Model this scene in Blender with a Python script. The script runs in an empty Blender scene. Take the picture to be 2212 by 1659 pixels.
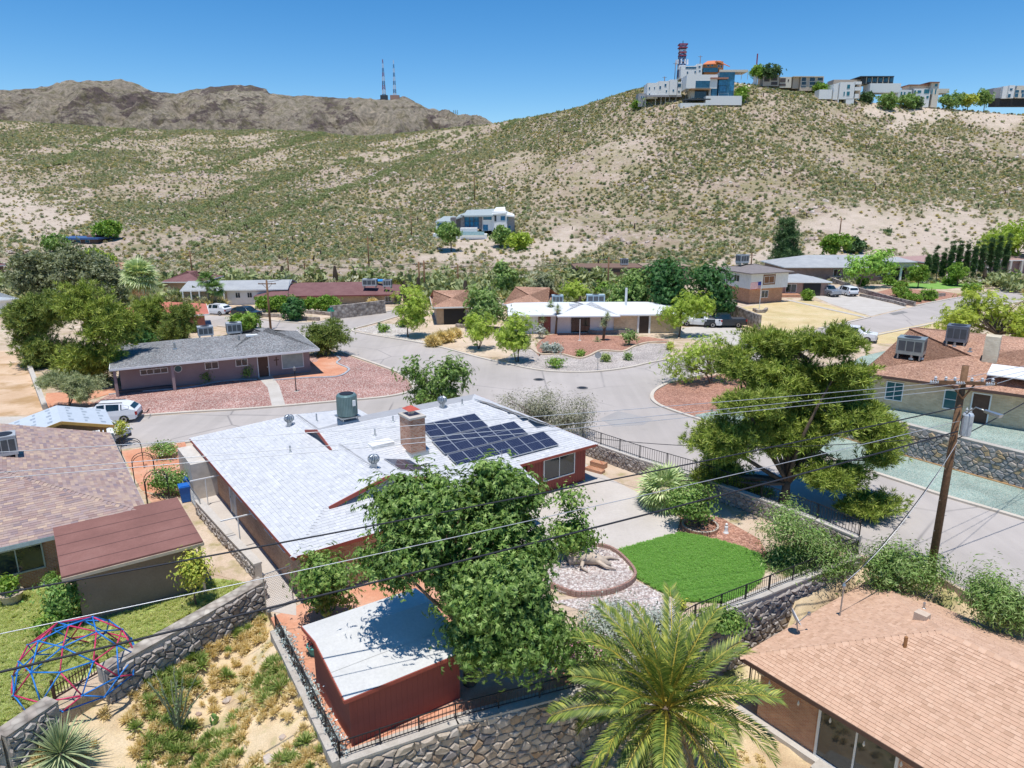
import bpy, math, random
import numpy as np
from mathutils import Vector, Matrix, noise
from mathutils.geometry import tessellate_polygon
R=math.radians
random.seed(7); rng=np.random.default_rng(7)
sc=bpy.context.scene
COL=sc.collection
# ---------------------------------------------------------------- camera, sky, sun, exposure
CAM_H=18.0; TILT=R(15); FPX=1535.; PCX=1106.; PCY=829.5
cam=bpy.data.objects.new('camera',bpy.data.cameras.new('camera')); COL.objects.link(cam)
cam.location=(0,0,CAM_H); cam.rotation_euler=(R(90)-TILT,0,0)
cam.data.sensor_width=36; cam.data.lens=36*FPX/2212; cam.data.clip_start=.5; cam.data.clip_end=9000
sc.camera=cam
SUN_EL=R(78.5); SUN_AZ=R(192)
w=bpy.data.worlds.new('World'); sc.world=w; w.use_nodes=True
nt=w.node_tree; bg=nt.nodes['Background']; sky=nt.nodes.new('ShaderNodeTexSky')
sky.sky_type='NISHITA'; sky.sun_disc=False; sky.sun_elevation=SUN_EL; sky.sun_rotation=SUN_AZ
sky.altitude=1200; sky.air_density=1.0; sky.dust_density=.0; sky.ozone_density=3.5
hs=nt.nodes.new('ShaderNodeHueSaturation'); hs.inputs['Saturation'].default_value=1.35; nt.links.new(sky.outputs[0],hs.inputs['Color']); nt.links.new(hs.outputs[0],bg.inputs[0]); bg.inputs[1].default_value=.13
S=Vector((math.sin(SUN_AZ)*math.cos(SUN_EL),math.cos(SUN_AZ)*math.cos(SUN_EL),math.sin(SUN_EL)))
sun=bpy.data.objects.new('sun',bpy.data.lights.new('sun','SUN')); COL.objects.link(sun)
sun.data.energy=4.4; sun.data.angle=R(.53); sun.data.color=(1,.965,.91)
sun.rotation_euler=(-S).to_track_quat('-Z','Y').to_euler(); sun.location=(0,0,60)
vs=sc.view_settings; vs.view_transform='Standard'; vs.look='None'; vs.exposure=.12; vs.gamma=1
sc.render.engine='CYCLES'; sc.cycles.max_bounces=6; sc.cycles.transparent_max_bounces=6
# ---------------------------------------------------------------- placing: survey points read off the photograph
def ray(dx,dy):
    r=(dx-PCX)/FPX; u=-(dy-PCY)/FPX
    return r, math.cos(TILT)+u*math.sin(TILT), -math.sin(TILT)+u*math.cos(TILT)
def G(dx,dy,z=0.):
    d=ray(dx,dy); t=(z-CAM_H)/d[2]; return Vector((d[0]*t,d[1]*t,z))
def D(dx,dy,Y):
    d=ray(dx,dy); t=Y/d[1]; return Vector((d[0]*t,Y,CAM_H+d[2]*t))
def G2(dx,dy,z=0.):
    p=G(dx,dy,z); return (p.x,p.y)
def ppm(p):
    return FPX/(p[1]*math.cos(TILT)+(CAM_H-p[2])*math.sin(TILT))
# ---------------------------------------------------------------- mesh helpers
def npmesh(name,v,f):
    v=np.asarray(v,dtype=np.float32); f=np.asarray(f,dtype=np.int32)
    me=bpy.data.meshes.new(name); k=f.shape[1]
    me.vertices.add(len(v)); me.vertices.foreach_set('co',v.ravel())
    me.loops.add(f.size); me.loops.foreach_set('vertex_index',f.ravel())
    me.polygons.add(len(f)); me.polygons.foreach_set('loop_start',np.arange(0,f.size,k,dtype=np.int32))
    me.update(calc_edges=True); return me
def tag(o,label=None,cat=None,group=None,kind=None):
    if label: o['label']=label
    if cat: o['category']=cat
    if group: o['group']=group
    if kind: o['kind']=kind
    return o
def link(name,me,mat=None,parent=None):
    o=bpy.data.objects.new(name,me); COL.objects.link(o)
    if mat is not None and len(me.materials)==0: me.materials.append(mat)
    if parent is not None: o.parent=parent
    return o
class MB:
    def __init__(s): s.v=[]; s.f=[]
    def add(s,v,f):
        n=len(s.v); s.v+= [tuple(p) for p in v]; s.f+=[tuple(i+n for i in q) for q in f]; return s
    def box(s,x0,x1,y0,y1,z0,z1):
        return s.add([(x0,y0,z0),(x1,y0,z0),(x1,y1,z0),(x0,y1,z0),(x0,y0,z1),(x1,y0,z1),(x1,y1,z1),(x0,y1,z1)],
          [(0,3,2,1),(4,5,6,7),(0,1,5,4),(1,2,6,5),(2,3,7,6),(3,0,4,7)])
    def bar(s,p,q,w,h=None,up=(0,0,1)):
        h=h or w; p=Vector(p); q=Vector(q); d=(q-p); 
        if d.length<1e-6: return s
        d.normalize(); u=Vector(up)
        if abs(d.dot(u))>.98: u=Vector((1,0,0))
        a=d.cross(u).normalized()*(w/2); b=a.cross(d).normalized()*(h/2)
        return s.add([p-a-b,p+a-b,p+a+b,p-a+b,q-a-b,q+a-b,q+a+b,q-a+b],[(0,3,2,1),(4,5,6,7),(0,1,5,4),(1,2,6,5),(2,3,7,6),(3,0,4,7)])
    def tube(s,path,rad,n=6,cap=True):
        P=[Vector(p) for p in path]; m=len(P)
        if not hasattr(rad,'__len__'): rad=[rad]*m
        rings=[]; V=[]
        ref=None
        for i in range(m):
            d=(P[min(i+1,m-1)]-P[max(i-1,0)])
            if d.length<1e-7: d=Vector((0,0,1))
            d.normalize()
            if ref is None:
                ref=Vector((1,0,0)) if abs(d.x)<.8 else Vector((0,1,0))
            a=(ref-d*ref.dot(d)).normalized(); b=d.cross(a); ref=a
            for k in range(n):
                t=2*math.pi*k/n; V.append(P[i]+(a*math.cos(t)+b*math.sin(t))*rad[i])
        F=[]
        for i in range(m-1):
            for k in range(n):
                F.append((i*n+k,i*n+(k+1)%n,(i+1)*n+(k+1)%n,(i+1)*n+k))
        if cap: F.append(tuple(range(n-1,-1,-1))); F.append(tuple((m-1)*n+k for k in range(n)))
        return s.add(V,F)
    def lathe(s,c,prof,n=12):
        V=[];F=[];m=len(prof)
        for r,z in prof:
            for k in range(n):
                t=2*math.pi*k/n; V.append((c[0]+r*math.cos(t),c[1]+r*math.sin(t),c[2]+z))
        for i in range(m-1):
            for k in range(n): F.append((i*n+k,i*n+(k+1)%n,(i+1)*n+(k+1)%n,(i+1)*n+k))
        F.append(tuple(range(n-1,-1,-1))); F.append(tuple((m-1)*n+k for k in range(n)))
        return s.add(V,F)
    def prism(s,poly,z0,z1):
        a=sum(poly[i][0]*poly[(i+1)%len(poly)][1]-poly[(i+1)%len(poly)][0]*poly[i][1] for i in range(len(poly)))
        if a<0: poly=poly[::-1]
        n=len(poly); tr=tessellate_polygon([[Vector((p[0],p[1],0)) for p in poly]])
        def z(zz,p): return zz(p) if callable(zz) else zz
        V=[(p[0],p[1],z(z0,p)) for p in poly]+[(p[0],p[1],z(z1,p)) for p in poly]; F=[]
        for t in tr:
            A,B,C=[Vector(poly[i]) for i in t]; t=list(t)
            if (B-A).cross(C-A)<0: t=t[::-1]
            F.append((t[2],t[1],t[0])); F.append(tuple(i+n for i in t))
        for i in range(n): F.append((i,(i+1)%n,(i+1)%n+n,i+n))
        return s.add(V,F)
    def extrude(s,poly,axis,c0,c1):      # polygon in (h,z) swept along axis 'x' or 'y'
        n=len(poly)
        mk=(lambda c,p:(c,p[0],p[1])) if axis=='x' else (lambda c,p:(p[0],c,p[1]))
        V=[mk(c0,p) for p in poly]+[mk(c1,p) for p in poly]
        F=[tuple(range(n)),tuple(range(2*n-1,n-1,-1))]+[(i,i+n,(i+1)%n+n,(i+1)%n) for i in range(n)]
        return s.add(V,F)
    def poly(s,pts): return s.add(pts,[tuple(range(len(pts)))])
    def mesh(s,name):
        me=bpy.data.meshes.new(name); me.from_pydata(s.v,[],s.f); me.validate(); 
        return me
    def build(s,name,mat,parent=None,smooth=False,origin=None,fix=True):
        if origin is not None:
            ox,oy,oz=origin; s.v=[(p[0]-ox,p[1]-oy,p[2]-oz) for p in s.v]
        me=s.mesh(name)
        if fix:
            import bmesh
            bm=bmesh.new(); bm.from_mesh(me); bmesh.ops.recalc_face_normals(bm,faces=bm.faces); bm.to_mesh(me); bm.free()
        if smooth: me.polygons.foreach_set('use_smooth',[True]*len(me.polygons))
        o=link(name,me,mat,parent)
        if origin is not None and parent is None: o.location=origin
        return o
def thing(name,label,cat,loc=(0,0,0),rz=0.,group=None):
    o=bpy.data.objects.new(name,None); COL.objects.link(o); o.location=loc; o.rotation_euler=(0,0,rz)
    o.empty_display_size=.3
    return tag(o,label,cat,group)
def copy_tree(o,parent=None):
    c=o.copy(); COL.objects.link(c); c.parent=parent
    for ch in o.children: copy_tree(ch,c)
    return c
def tolocal(root,p):
    p=Vector(p) if len(p)==3 else Vector((p[0],p[1],root.location.z))
    d=p-Vector(root.location); a=-root.rotation_euler.z
    return Vector((d.x*math.cos(a)-d.y*math.sin(a),d.x*math.sin(a)+d.y*math.cos(a),d.z))
# ---------------------------------------------------------------- materials
MATS={}
class NT:
    def __init__(s,name):
        s.m=bpy.data.materials.new(name); s.m.use_nodes=True; s.t=s.m.node_tree; s.b=s.t.nodes['Principled BSDF']; s.out=s.t.nodes['Material Output']
    def n(s,t,**kw):
        q=s.t.nodes.new('ShaderNode'+t)
        for k,v in kw.items():
            if k.startswith('i_'):
                key=k[2:].replace('_',' '); q.inputs[key].default_value=v
            else: setattr(q,k,v)
        return q
    def l(s,a,b): s.t.links.new(a,b)
    def coord(s,kind='Object',scale=None):
        c=s.n('TexCoord').outputs[kind]
        if scale is not None:
            mp=s.n('Mapping'); mp.inputs['Scale'].default_value=scale if hasattr(scale,'__len__') else (scale,)*3
            s.l(c,mp.inputs['Vector']); return mp.outputs[0]
        return c
    def noise(s,vec,scale,detail=4,rough=.6):
        q=s.n('TexNoise'); q.inputs['Scale'].default_value=scale; q.inputs['Detail'].default_value=detail; q.inputs['Roughness'].default_value=rough
        s.l(vec,q.inputs['Vector']); return q.outputs['Fac']
    def ramp(s,fac,stops,interp='LINEAR'):
        q=s.n('ValToRGB'); q.color_ramp.interpolation=interp; e=q.color_ramp.elements
        while len(e)<len(stops): e.new(.5)
        for el,(p,c) in zip(e,stops): el.position=p; el.color=(*c,1) if len(c)==3 else c
        s.l(fac,q.inputs[0]); return q.outputs[0]
    def mix(s,fac,a,b,mode='MIX'):
        q=s.n('MixRGB',blend_type=mode)
        for sock,val in ((0,fac),(1,a),(2,b)):
            if isinstance(val,(int,float)): q.inputs[sock].default_value=val
            elif isinstance(val,tuple): q.inputs[sock].default_value=(*val,1)
            else: s.l(val,q.inputs[sock])
        return q.outputs[0]
    def math(s,op,a,b=None):
        q=s.n('Math',operation=op)
        for i,val in enumerate((a,b)):
            if val is None: continue
            if isinstance(val,(int,float)): q.inputs[i].default_value=val
            else: s.l(val,q.inputs[i])
        return q.outputs[0]
    def bump(s,h,strength=.4,dist=.02):
        q=s.n('Bump'); q.inputs['Strength'].default_value=strength; q.inputs['Distance'].default_value=dist
        s.l(h,q.inputs['Height']); s.l(q.outputs[0],s.b.inputs['Normal'])
    def fin(s,col,rough=.8,metal=0,spec=.3):
        if isinstance(col,tuple): s.b.inputs['Base Color'].default_value=(*col,1)
        else: s.l(col,s.b.inputs['Base Color'])
        s.b.inputs['Roughness'].default_value=rough; s.b.inputs['Metallic'].default_value=metal
        s.b.inputs['Specular IOR Level'].default_value=spec
        return s.m
def mul(c,k): return tuple(min(1,x*k) for x in c)
def plain(name,col,rough=.7,metal=0,var=.18,scale=2.,bump=0,bscale=60,spec=.3):
    if name in MATS: return MATS[name]
    n=NT(name); c=n.coord()
    f=n.noise(c,scale,5,.65)
    cc=n.ramp(f,[(.3,mul(col,1-var)),(.7,mul(col,1+var*.6))])
    if bump: n.bump(n.noise(c,bscale,3),bump,.02)
    MATS[name]=n.fin(cc,rough,metal,spec); return MATS[name]
def rnd_island(n):
    a=n.n('NewGeometry').outputs['Random Per Island']; b=n.n('ObjectInfo').outputs['Random']
    return n.math('FRACT',n.math('ADD',a,b))
def pieces(name,cols,rough=.85,bump=.3,bscale=30,var=.2,vscale=8):
    if name in MATS: return MATS[name]
    n=NT(name); k=len(cols); r=rnd_island(n)
    c=n.ramp(r,[(i/(k-1),q) for i,q in enumerate(cols)])
    co=n.coord(); f=n.noise(co,vscale,5,.7)
    c=n.mix(1,c,n.ramp(f,[(.25,(1-var,)*3),(.75,(1+var*.4,)*3)]),'MULTIPLY')
    if bump: n.bump(n.noise(co,bscale,4,.7),bump,.02)
    MATS[name]=n.fin(c,rough); return MATS[name]
def ground(name,stops,scale=.6,fine=(30,.25),bump=.5,bs=25,rough=.95,patch=None):
    if name in MATS: return MATS[name]
    n=NT(name); c=n.coord()
    f=n.noise(c,scale,6,.65); col=n.ramp(f,stops)
    if patch:
        g=n.noise(c,patch[1],4,.6); col=n.mix(n.ramp(g,[(patch[2],(0,0,0)),(patch[3],(1,1,1))]),col,patch[0])
    ff=n.noise(c,fine[0],4,.75)
    col=n.mix(1,col,n.ramp(ff,[(.25,(1-fine[1],)*3),(.75,(1+fine[1],)*3)]),'MULTIPLY')
    if bump: n.bump(n.noise(c,bs,4,.7),bump,.04)
    MATS[name]=n.fin(col,rough,0,.1); return MATS[name]
def gravel(name,cols,scale=9,bump=.8,rough=.9,big=.25):
    if name in MATS: return MATS[name]
    n=NT(name); c=n.coord()
    v=n.n('TexVoronoi'); v.inputs['Scale'].default_value=scale; n.l(c,v.inputs['Vector'])
    sep=n.n('SeparateColor'); n.l(v.outputs['Color'],sep.inputs[0])
    k=len(cols); col=n.ramp(sep.outputs[0],[(i/(k-1),q) for i,q in enumerate(cols)],'CONSTANT')
    d=n.ramp(v.outputs['Distance'],[(.3,(1,1,1)),(.8,(.55,.53,.52))]); col=n.mix(1,col,d,'MULTIPLY')
    g=n.noise(c,.35,5,.6); col=n.mix(1,col,n.ramp(g,[(.3,(1-big,)*3),(.7,(1+big*.5,)*3)]),'MULTIPLY')
    inv=n.math('SUBTRACT',1,v.outputs['Distance']); n.bump(inv,bump,.05)
    MATS[name]=n.fin(col,rough,0,.15); return MATS[name]
def brickm(name,c1,c2,mortar,bw=.21,bh=.075,rough=.85):
    if name in MATS: return MATS[name]
    n=NT(name); c=n.coord(); sp=n.n('SeparateXYZ'); n.l(c,sp.inputs[0])
    cb=n.n('CombineXYZ'); n.l(n.math('ADD',sp.outputs[0],sp.outputs[1]),cb.inputs[0]); n.l(sp.outputs[2],cb.inputs[1])
    b=n.n('TexBrick'); b.inputs['Scale'].default_value=1; b.inputs['Brick Width'].default_value=bw; b.inputs['Row Height'].default_value=bh
    b.inputs['Mortar Size'].default_value=.008; b.inputs['Color1'].default_value=(*c1,1); b.inputs['Color2'].default_value=(*c2,1); b.inputs['Mortar'].default_value=(*mortar,1)
    b.inputs['Bias'].default_value=0
    n.l(cb.outputs[0],b.inputs['Vector'])
    f=n.noise(c,1.1,5,.7); col=n.mix(1,b.outputs['Color'],n.ramp(f,[(.25,(.75,)*3),(.75,(1.15,)*3)]),'MULTIPLY')
    n.bump(n.math('SUBTRACT',1,b.outputs['Fac']),.5,.012)
    MATS[name]=n.fin(col,rough); return MATS[name]
def glass(name='window_glass',col=(.02,.03,.035),rough=.06):
    if name in MATS: return MATS[name]
    n=NT(name); c=n.coord(); f=n.noise(c,.8,3); 
    MATS[name]=n.fin(n.ramp(f,[(.3,mul(col,.6)),(.7,mul(col,1.5))]),rough,0,.8); return MATS[name]
FB_=1.45
def foliage(name,c1,c2,c3=None,trans=.25,rough=.55,var=.25):
    if name in MATS: return MATS[name]
    n=NT(name); c1,c2=mul(c1,FB_),mul(c2,FB_); c3=mul(c3,FB_) if c3 else None; r=rnd_island(n); st=[(0,c1),(1,c2)] if c3 is None else [(0,c1),(.6,c2),(1,c3)]
    col=n.ramp(r,st); co=n.coord(); f=n.noise(co,.9,3)
    col=n.mix(1,col,n.ramp(f,[(.3,(1-var,)*3),(.7,(1+var*.7,)*3)]),'MULTIPLY')
    n.fin(col,rough,0,.35)
    t=n.n('BsdfTranslucent'); n.l(n.mix(1,col,(1.2,1.25,.7),'MULTIPLY'),t.inputs[0])
    mx=n.n('MixShader'); mx.inputs[0].default_value=trans
    n.l(n.b.outputs[0],mx.inputs[1]); n.l(t.outputs[0],mx.inputs[2]); n.l(mx.outputs[0],n.out.inputs['Surface'])
    MATS[name]=n.m; return n.m
WHITE=plain('white_paint',(.78,.78,.76),.6,var=.08)
METAL=plain('galvanised_metal',(.45,.48,.5),.35,.8,var=.15)
BLACKIRON=plain('black_iron',(.03,.03,.035),.5,.2)
GLASS=glass()
GLASSBLUE=glass('blue_glass',(.02,.09,.15),.05)
WOODPOLE=plain('weathered_pole_wood',(.2,.11,.06),.85,var=.35,scale=6,bump=.3)
BARK=plain('bark',(.16,.115,.085),.9,var=.35,scale=5,bump=.6,bscale=25)
BARKPALE=plain('pale_bark',(.33,.28,.23),.9,var=.3,scale=5,bump=.5)
CONCRETE=ground('concrete',[(.3,(.46,.42,.37)),(.7,(.56,.52,.47))],.5,(8,.1),.15,40)
CONCP=ground('patio_concrete',[(.3,(.47,.42,.37)),(.7,(.56,.51,.46))],.35,(6,.08),.1,40)
KERB=ground('kerb_concrete',[(.3,(.52,.46,.38)),(.7,(.62,.56,.48))],.6,(8,.12),.1,40)
# ================================================================ terrain
def smooth(pts,n=6,closed=False):
    P=[Vector(p) for p in pts]; out=[]; m=len(P)
    rngi=range(m) if closed else range(m-1)
    for i in rngi:
        if closed: p0,p1,p2,p3=P[i-1],P[i],P[(i+1)%m],P[(i+2)%m]
        else: p0,p1,p2,p3=P[max(i-1,0)],P[i],P[i+1],P[min(i+2,m-1)]
        for k in range(n):
            t=k/n; out.append(.5*((2*p1)+(p2-p0)*t+(2*p0-5*p1+4*p2-p3)*t*t+(3*p1-p0-3*p2+p3)*t**3))
    if not closed: out.append(P[-1])
    return out
WALLTOP=[G(0,1585,.6),G(112,1512,.6),G(218,1447,.6),G(400,1345,.7),G(566,1254,.8)]
FB=[(-70,6)]+[(p.x,p.y) for p in WALLTOP]+[G2(590,1335),G2(735,1645),G2(985,1560),G2(1250,1492),G2(1500,1345),G2(1660,1280),G2(1850,1202),G2(2012,1240),G2(2212,1345),(60,12)]
fbx=np.array([p[0] for p in FB]); fby=np.array([p[1] for p in FB])
def yb(x): return np.interp(x,fbx,fby)
DIRT=ground('desert_dirt',[(.3,(.42,.31,.22)),(.5,(.55,.43,.32)),(.7,(.64,.53,.42))],.25,(18,.25),.4,12,patch=((.36,.3,.16),.8,.5,.68))
me=MB(); poly=[(-260,6)]+FB+[(260,12),(260,146),(-260,146)]
me.prism(poly,-.8,0.0); g0=me.build('ground',DIRT); tag(g0,kind='structure')
# low ground in front of the retaining walls
SLOPE=ground('dry_slope',[(.3,(.46,.33,.2)),(.48,(.62,.48,.3)),(.68,(.72,.58,.4))],.5,(20,.25),.6,10,patch=((.3,.3,.11),.45,.52,.66))
def fdist(x,y):
    x=np.asarray(x,float); y=np.asarray(y,float); best=np.full(np.broadcast(x,y).shape,1e9)
    for (x0,y0),(x1,y1) in zip(FB[:-1],FB[1:]):
        L2=(x1-x0)**2+(y1-y0)**2; t=np.clip(((x-x0)*(x1-x0)+(y-y0)*(y1-y0))/L2,0,1); best=np.minimum(best,np.hypot(x-x0-t*(x1-x0),y-y0-t*(y1-y0)))
    return np.where(y<yb(x),best,0)
def zlow(x,y):
    d=fdist(x,y); zl=np.clip(-.7+.5*np.clip((x+11.2)/1.6,0,1)-.42*d,-6,0); zr=np.where(x>13,np.maximum(-3.1,-.3-1.3*d),-3.1-.02*d)
    t=np.clip((x+7.5)/8.5,0,1); t=t*t*(3-2*t); return zl*(1-t)+zr*t
xs=np.arange(-46,60.1,.5); ys=np.arange(2,45,.5); X,Y=np.meshgrid(xs,ys)
Z=zlow(X,Y)+.12*np.sin(X*1.3+Y*.7)*np.cos(Y*1.1)+rng.normal(0,.03,X.shape)
Z=np.minimum(Z,-.15)
V=np.stack([X.ravel(),Y.ravel(),Z.ravel()],1); nx=len(xs); ny=len(ys)
I=np.arange(nx*ny).reshape(ny,nx); Fq=np.stack([I[:-1,:-1].ravel(),I[:-1,1:].ravel(),I[1:,1:].ravel(),I[1:,:-1].ravel()],1)
lm=npmesh('lower_slope',V,Fq); lm.polygons.foreach_set('use_smooth',[True]*len(lm.polygons))
tag(link('lower_slope',lm,SLOPE),kind='structure')
# far hills: profile columns (photo column: list of (photo row, distance))
HILL={
 0:[(655,120),(595,165),(545,200),(505,240),(442,310),(400,390),(335,520),(285,690),(263,780),(320,1000)],
 350:[(655,120),(600,165),(560,200),(510,245),(450,320),(400,400),(345,520),(298,680),(281,770),(320,1000)],
 560:[(655,120),(603,165),(570,200),(515,245),(440,330),(395,410),(350,500),(302,650),(281,750),(320,1000)],
 800:[(655,120),(605,165),(575,195),(520,240),(440,310),(395,360),(355,440),(315,560),(293,660),(330,1000)],
 1000:[(655,120),(607,165),(575,195),(522,235),(450,295),(395,345),(345,410),(300,500),(276,570),(330,1000)],
 1200:[(655,120),(610,160),(580,190),(525,225),(460,268),(390,320),(325,375),(275,430),(244,475),(300,800)],
 1400:[(655,120),(612,155),(582,185),(530,215),(470,250),(385,300),(305,348),(235,390),(188,415),(240,700)],
 1550:[(655,120),(612,155),(585,180),(540,208),(472,245),(380,295),(300,340),(225,385),(172,415),(230,700)],
 1700:[(655,120),(614,150),(588,175),(540,205),(470,245),(380,295),(300,340),(235,380),(196,410),(240,700)],
 1900:[(655,120),(615,150),(590,172),(540,202),(470,245),(385,300),(315,345),(255,385),(222,410),(250,700)],
 2212:[(655,120),(618,145),(592,170),(540,200),(470,245),(390,305),(330,350),(270,400),(248,425),(270,700)]}
ks=sorted(HILL); NT_=len(HILL[0])
cols=np.concatenate([np.arange(-1500,-50,50),np.arange(-50,2260,10),np.arange(2260,3800,50)]).astype(float)
rowsT=np.concatenate([np.linspace(0,8,150),np.linspace(8,9,8)[1:]])
kd=np.array([[HILL[k][i][0] for i in range(NT_)] for k in ks],float); ky=np.array([[HILL[k][i][1] for i in range(NT_)] for k in ks],float)
def cinterp(t,xp,fp):
    i=np.clip(np.searchsorted(xp,t)-1,0,len(xp)-2); h=(t-xp[i])/(xp[i+1]-xp[i])
    m=np.gradient(fp,xp); a=fp[i];b=fp[i+1];d=xp[i+1]-xp[i]
    h2=h*h;h3=h2*h
    return (2*h3-3*h2+1)*a+(h3-2*h2+h)*d*m[i]+(-2*h3+3*h2)*b+(h3-h2)*d*m[i+1]
PT=np.zeros((len(rowsT),len(cols),3))
for j,c in enumerate(cols):
    cc=min(max(c,0),2212)
    dcol=[cinterp(np.array([cc]),np.array(ks,float),kd[:,i])[0] for i in range(NT_)]
    ycol=[np.interp(cc,ks,ky[:,i]) for i in range(NT_)]
    dd=cinterp(rowsT,np.arange(NT_,dtype=float),np.array(dcol)); yy=np.interp(rowsT,np.arange(NT_),ycol)
    r=(c-PCX)/FPX; u=-(dd-PCY)/FPX; dy_=math.cos(TILT)+u*math.sin(TILT); dz_=-math.sin(TILT)+u*math.cos(TILT)
    t=yy/dy_; PT[:,j,0]=r*t; PT[:,j,1]=yy; PT[:,j,2]=CAM_H+dz_*t
for i in range(PT.shape[0]):
    amp=.5+min(3.2,max(0,(rowsT[i]-1)*.7)); 
    for j in range(PT.shape[1]):
        x,y,z=PT[i,j]; 
        n1=noise.fractal(Vector((x*.012,y*.012,3.1)),1.0,2.0,4); n2=noise.fractal(Vector((x*.05,y*.05,9.1)),1.0,2.0,3)
        g=-abs(noise.noise(Vector((x*.018+y*.011,y*.004-x*.003,5.5))))*1.6
        k=1 if rowsT[i]>.4 else rowsT[i]/.4
        edge=1-.75*max(0,1-abs(rowsT[i]-8)/1.0)
        PT[i,j,2]+=k*(n1*amp*1.1*edge+n2*min(amp,1.2)*.5*edge+g*amp*.8*edge)
_k=np.clip((PT[:,:,1]-144)/22,0,1); PT[:,:,2]=np.where(PT[:,:,1]<144,-.3,-.3*(1-_k)+np.maximum(PT[:,:,2],-.2)*_k)
nr,nc=PT.shape[:2]; I=np.arange(nr*nc).reshape(nr,nc)
Fq=np.stack([I[:-1,:-1].ravel(),I[:-1,1:].ravel(),I[1:,1:].ravel(),I[1:,:-1].ravel()],1)
hm=npmesh('hillside',PT.reshape(-1,3),Fq); hm.polygons.foreach_set('use_smooth',[True]*len(hm.polygons))
def hill_mat():
    n=NT('hill_soil'); c=n.coord()
    f=n.noise(c,.03,6,.7); col=n.ramp(f,[(.3,(.36,.27,.2)),(.5,(.47,.37,.29)),(.7,(.54,.44,.35))])
    rk=n.noise(c,.022,7,.75); col=n.mix(n.ramp(rk,[(.6,(0,0,0)),(.66,(.75,.75,.75))]),col,(.27,.18,.15)); r=n.noise(c,.35,5,.75); col=n.mix(n.ramp(r,[(.52,(0,0,0)),(.66,(1,1,1))]),col,(.62,.52,.45))
    gr=n.noise(c,.09,5,.7); col=n.mix(n.ramp(gr,[(.42,(0,0,0)),(.6,(.8,.8,.8))]),col,(.3,.27,.14))
    ff=n.noise(c,1.6,4,.8); col=n.mix(1,col,n.ramp(ff,[(.3,(.72,.72,.72)),(.7,(1.22,1.2,1.18))]),'MULTIPLY')
    ba=n.n('Attribute',attribute_name='bare').outputs['Fac']; bn=n.math('MULTIPLY',ba,n.ramp(n.noise(c,.25,5,.7),[(.25,(.3,.3,.3)),(.6,(1,1,1))])); col=n.mix(bn,col,(.62,.51,.41)); n.bump(n.noise(c,.8,6,.75),.9,.9); return n.fin(col,.95,0,.1)
def bare_at(P):
    f=P[...,1]*math.cos(TILT)-(P[...,2]-CAM_H)*math.sin(TILT); u=P[...,1]*math.sin(TILT)+(P[...,2]-CAM_H)*math.cos(TILT); f=np.maximum(f,1)
    X=PCX+FPX*P[...,0]/f; Y=PCY-FPX*u/f; X0_=X.copy(); X=X+38*np.sin(Y*.11+X*.017)+14*np.sin(X*.09+1.3); Y=Y+13*np.sin(X0_*.031+.7)+7*np.sin(X0_*.083+Y*.05); b=np.zeros(X.shape)
    for x0,y0,x1,y1,s_ in ((1900,228,2500,258,22),(1780,480,2500,545,55),(-300,450,150,510,50),(1560,560,1900,580,40),(1600,170,1760,190,10),(960,515,1250,560,20)):
        dx=np.maximum(np.maximum(x0-X,X-x1),0); dy=np.maximum(np.maximum(y0-Y,Y-y1),0); b=np.maximum(b,1-np.clip(np.hypot(dx,dy)/s_,0,1))
    return b,X0_,PCY-FPX*u/f
_b,_X,_Y=bare_at(PT); at_=hm.attributes.new('bare','FLOAT','POINT'); at_.data.foreach_set('value',_b.astype(np.float32).ravel())
tag(link('hillside',hm,hill_mat()),kind='structure')
def hill_at(dx,t):      # point of the hill for a photo column and profile parameter
    j=np.interp(dx,cols,np.arange(nc)); i=np.interp(t,rowsT,np.arange(nr)); i0=int(i); j0=int(j); i0=min(i0,nr-2); j0=min(j0,nc-2)
    a=i-i0;b=j-j0; return Vector(PT[i0,j0]*(1-a)*(1-b)+PT[i0+1,j0]*a*(1-b)+PT[i0,j0+1]*(1-a)*b+PT[i0+1,j0+1]*a*b)
def hill_px(dx,dy):     # hill point seen at a photo point
    best=None
    for k in range(12,nr-8):
        p=hill_at(dx,rowsT[k]); f=p.y*math.cos(TILT)-(p.z-CAM_H)*math.sin(TILT); u=p.y*math.sin(TILT)+(p.z-CAM_H)*math.cos(TILT)
        if PCY-FPX*u/f<=dy: return p
    return hill_at(dx,8)
# far mountain range
SK=[(-1600,260),(-700,225),(-200,205),(0,200),(50,194),(100,191),(150,182),(185,175),(215,177),(262,171),(300,184),(335,201),(380,203),(410,192),(440,194),(480,188),(520,185),(560,186),(575,192),(582,203),(640,207),(700,212),(760,214),(830,214),(870,211),(895,222),(915,232),(960,243),(985,247),(1000,245),(1050,260),(1085,272),(1200,290),(1500,300),(2212,320),(3800,330)]
mc=np.concatenate([np.arange(-1500,-40,30.),np.arange(-40,1300,5.),np.arange(1300,3600,60.)]); mt=np.linspace(0,1,150)
sk=np.interp(mc,[p[0] for p in SK],[p[1] for p in SK])
MP=np.zeros((len(mt),len(mc),3))
for j,c in enumerate(mc):
    yy=900+mt*800; crest=D(c,sk[j],1700.).z
    zz=20+(crest-20)*(mt**1.25); r=(c-PCX)/FPX
    xk=D(c,sk[j],1700.).x/1700.
    MP[:,j,0]=xk*yy; MP[:,j,1]=yy; MP[:,j,2]=zz
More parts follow.
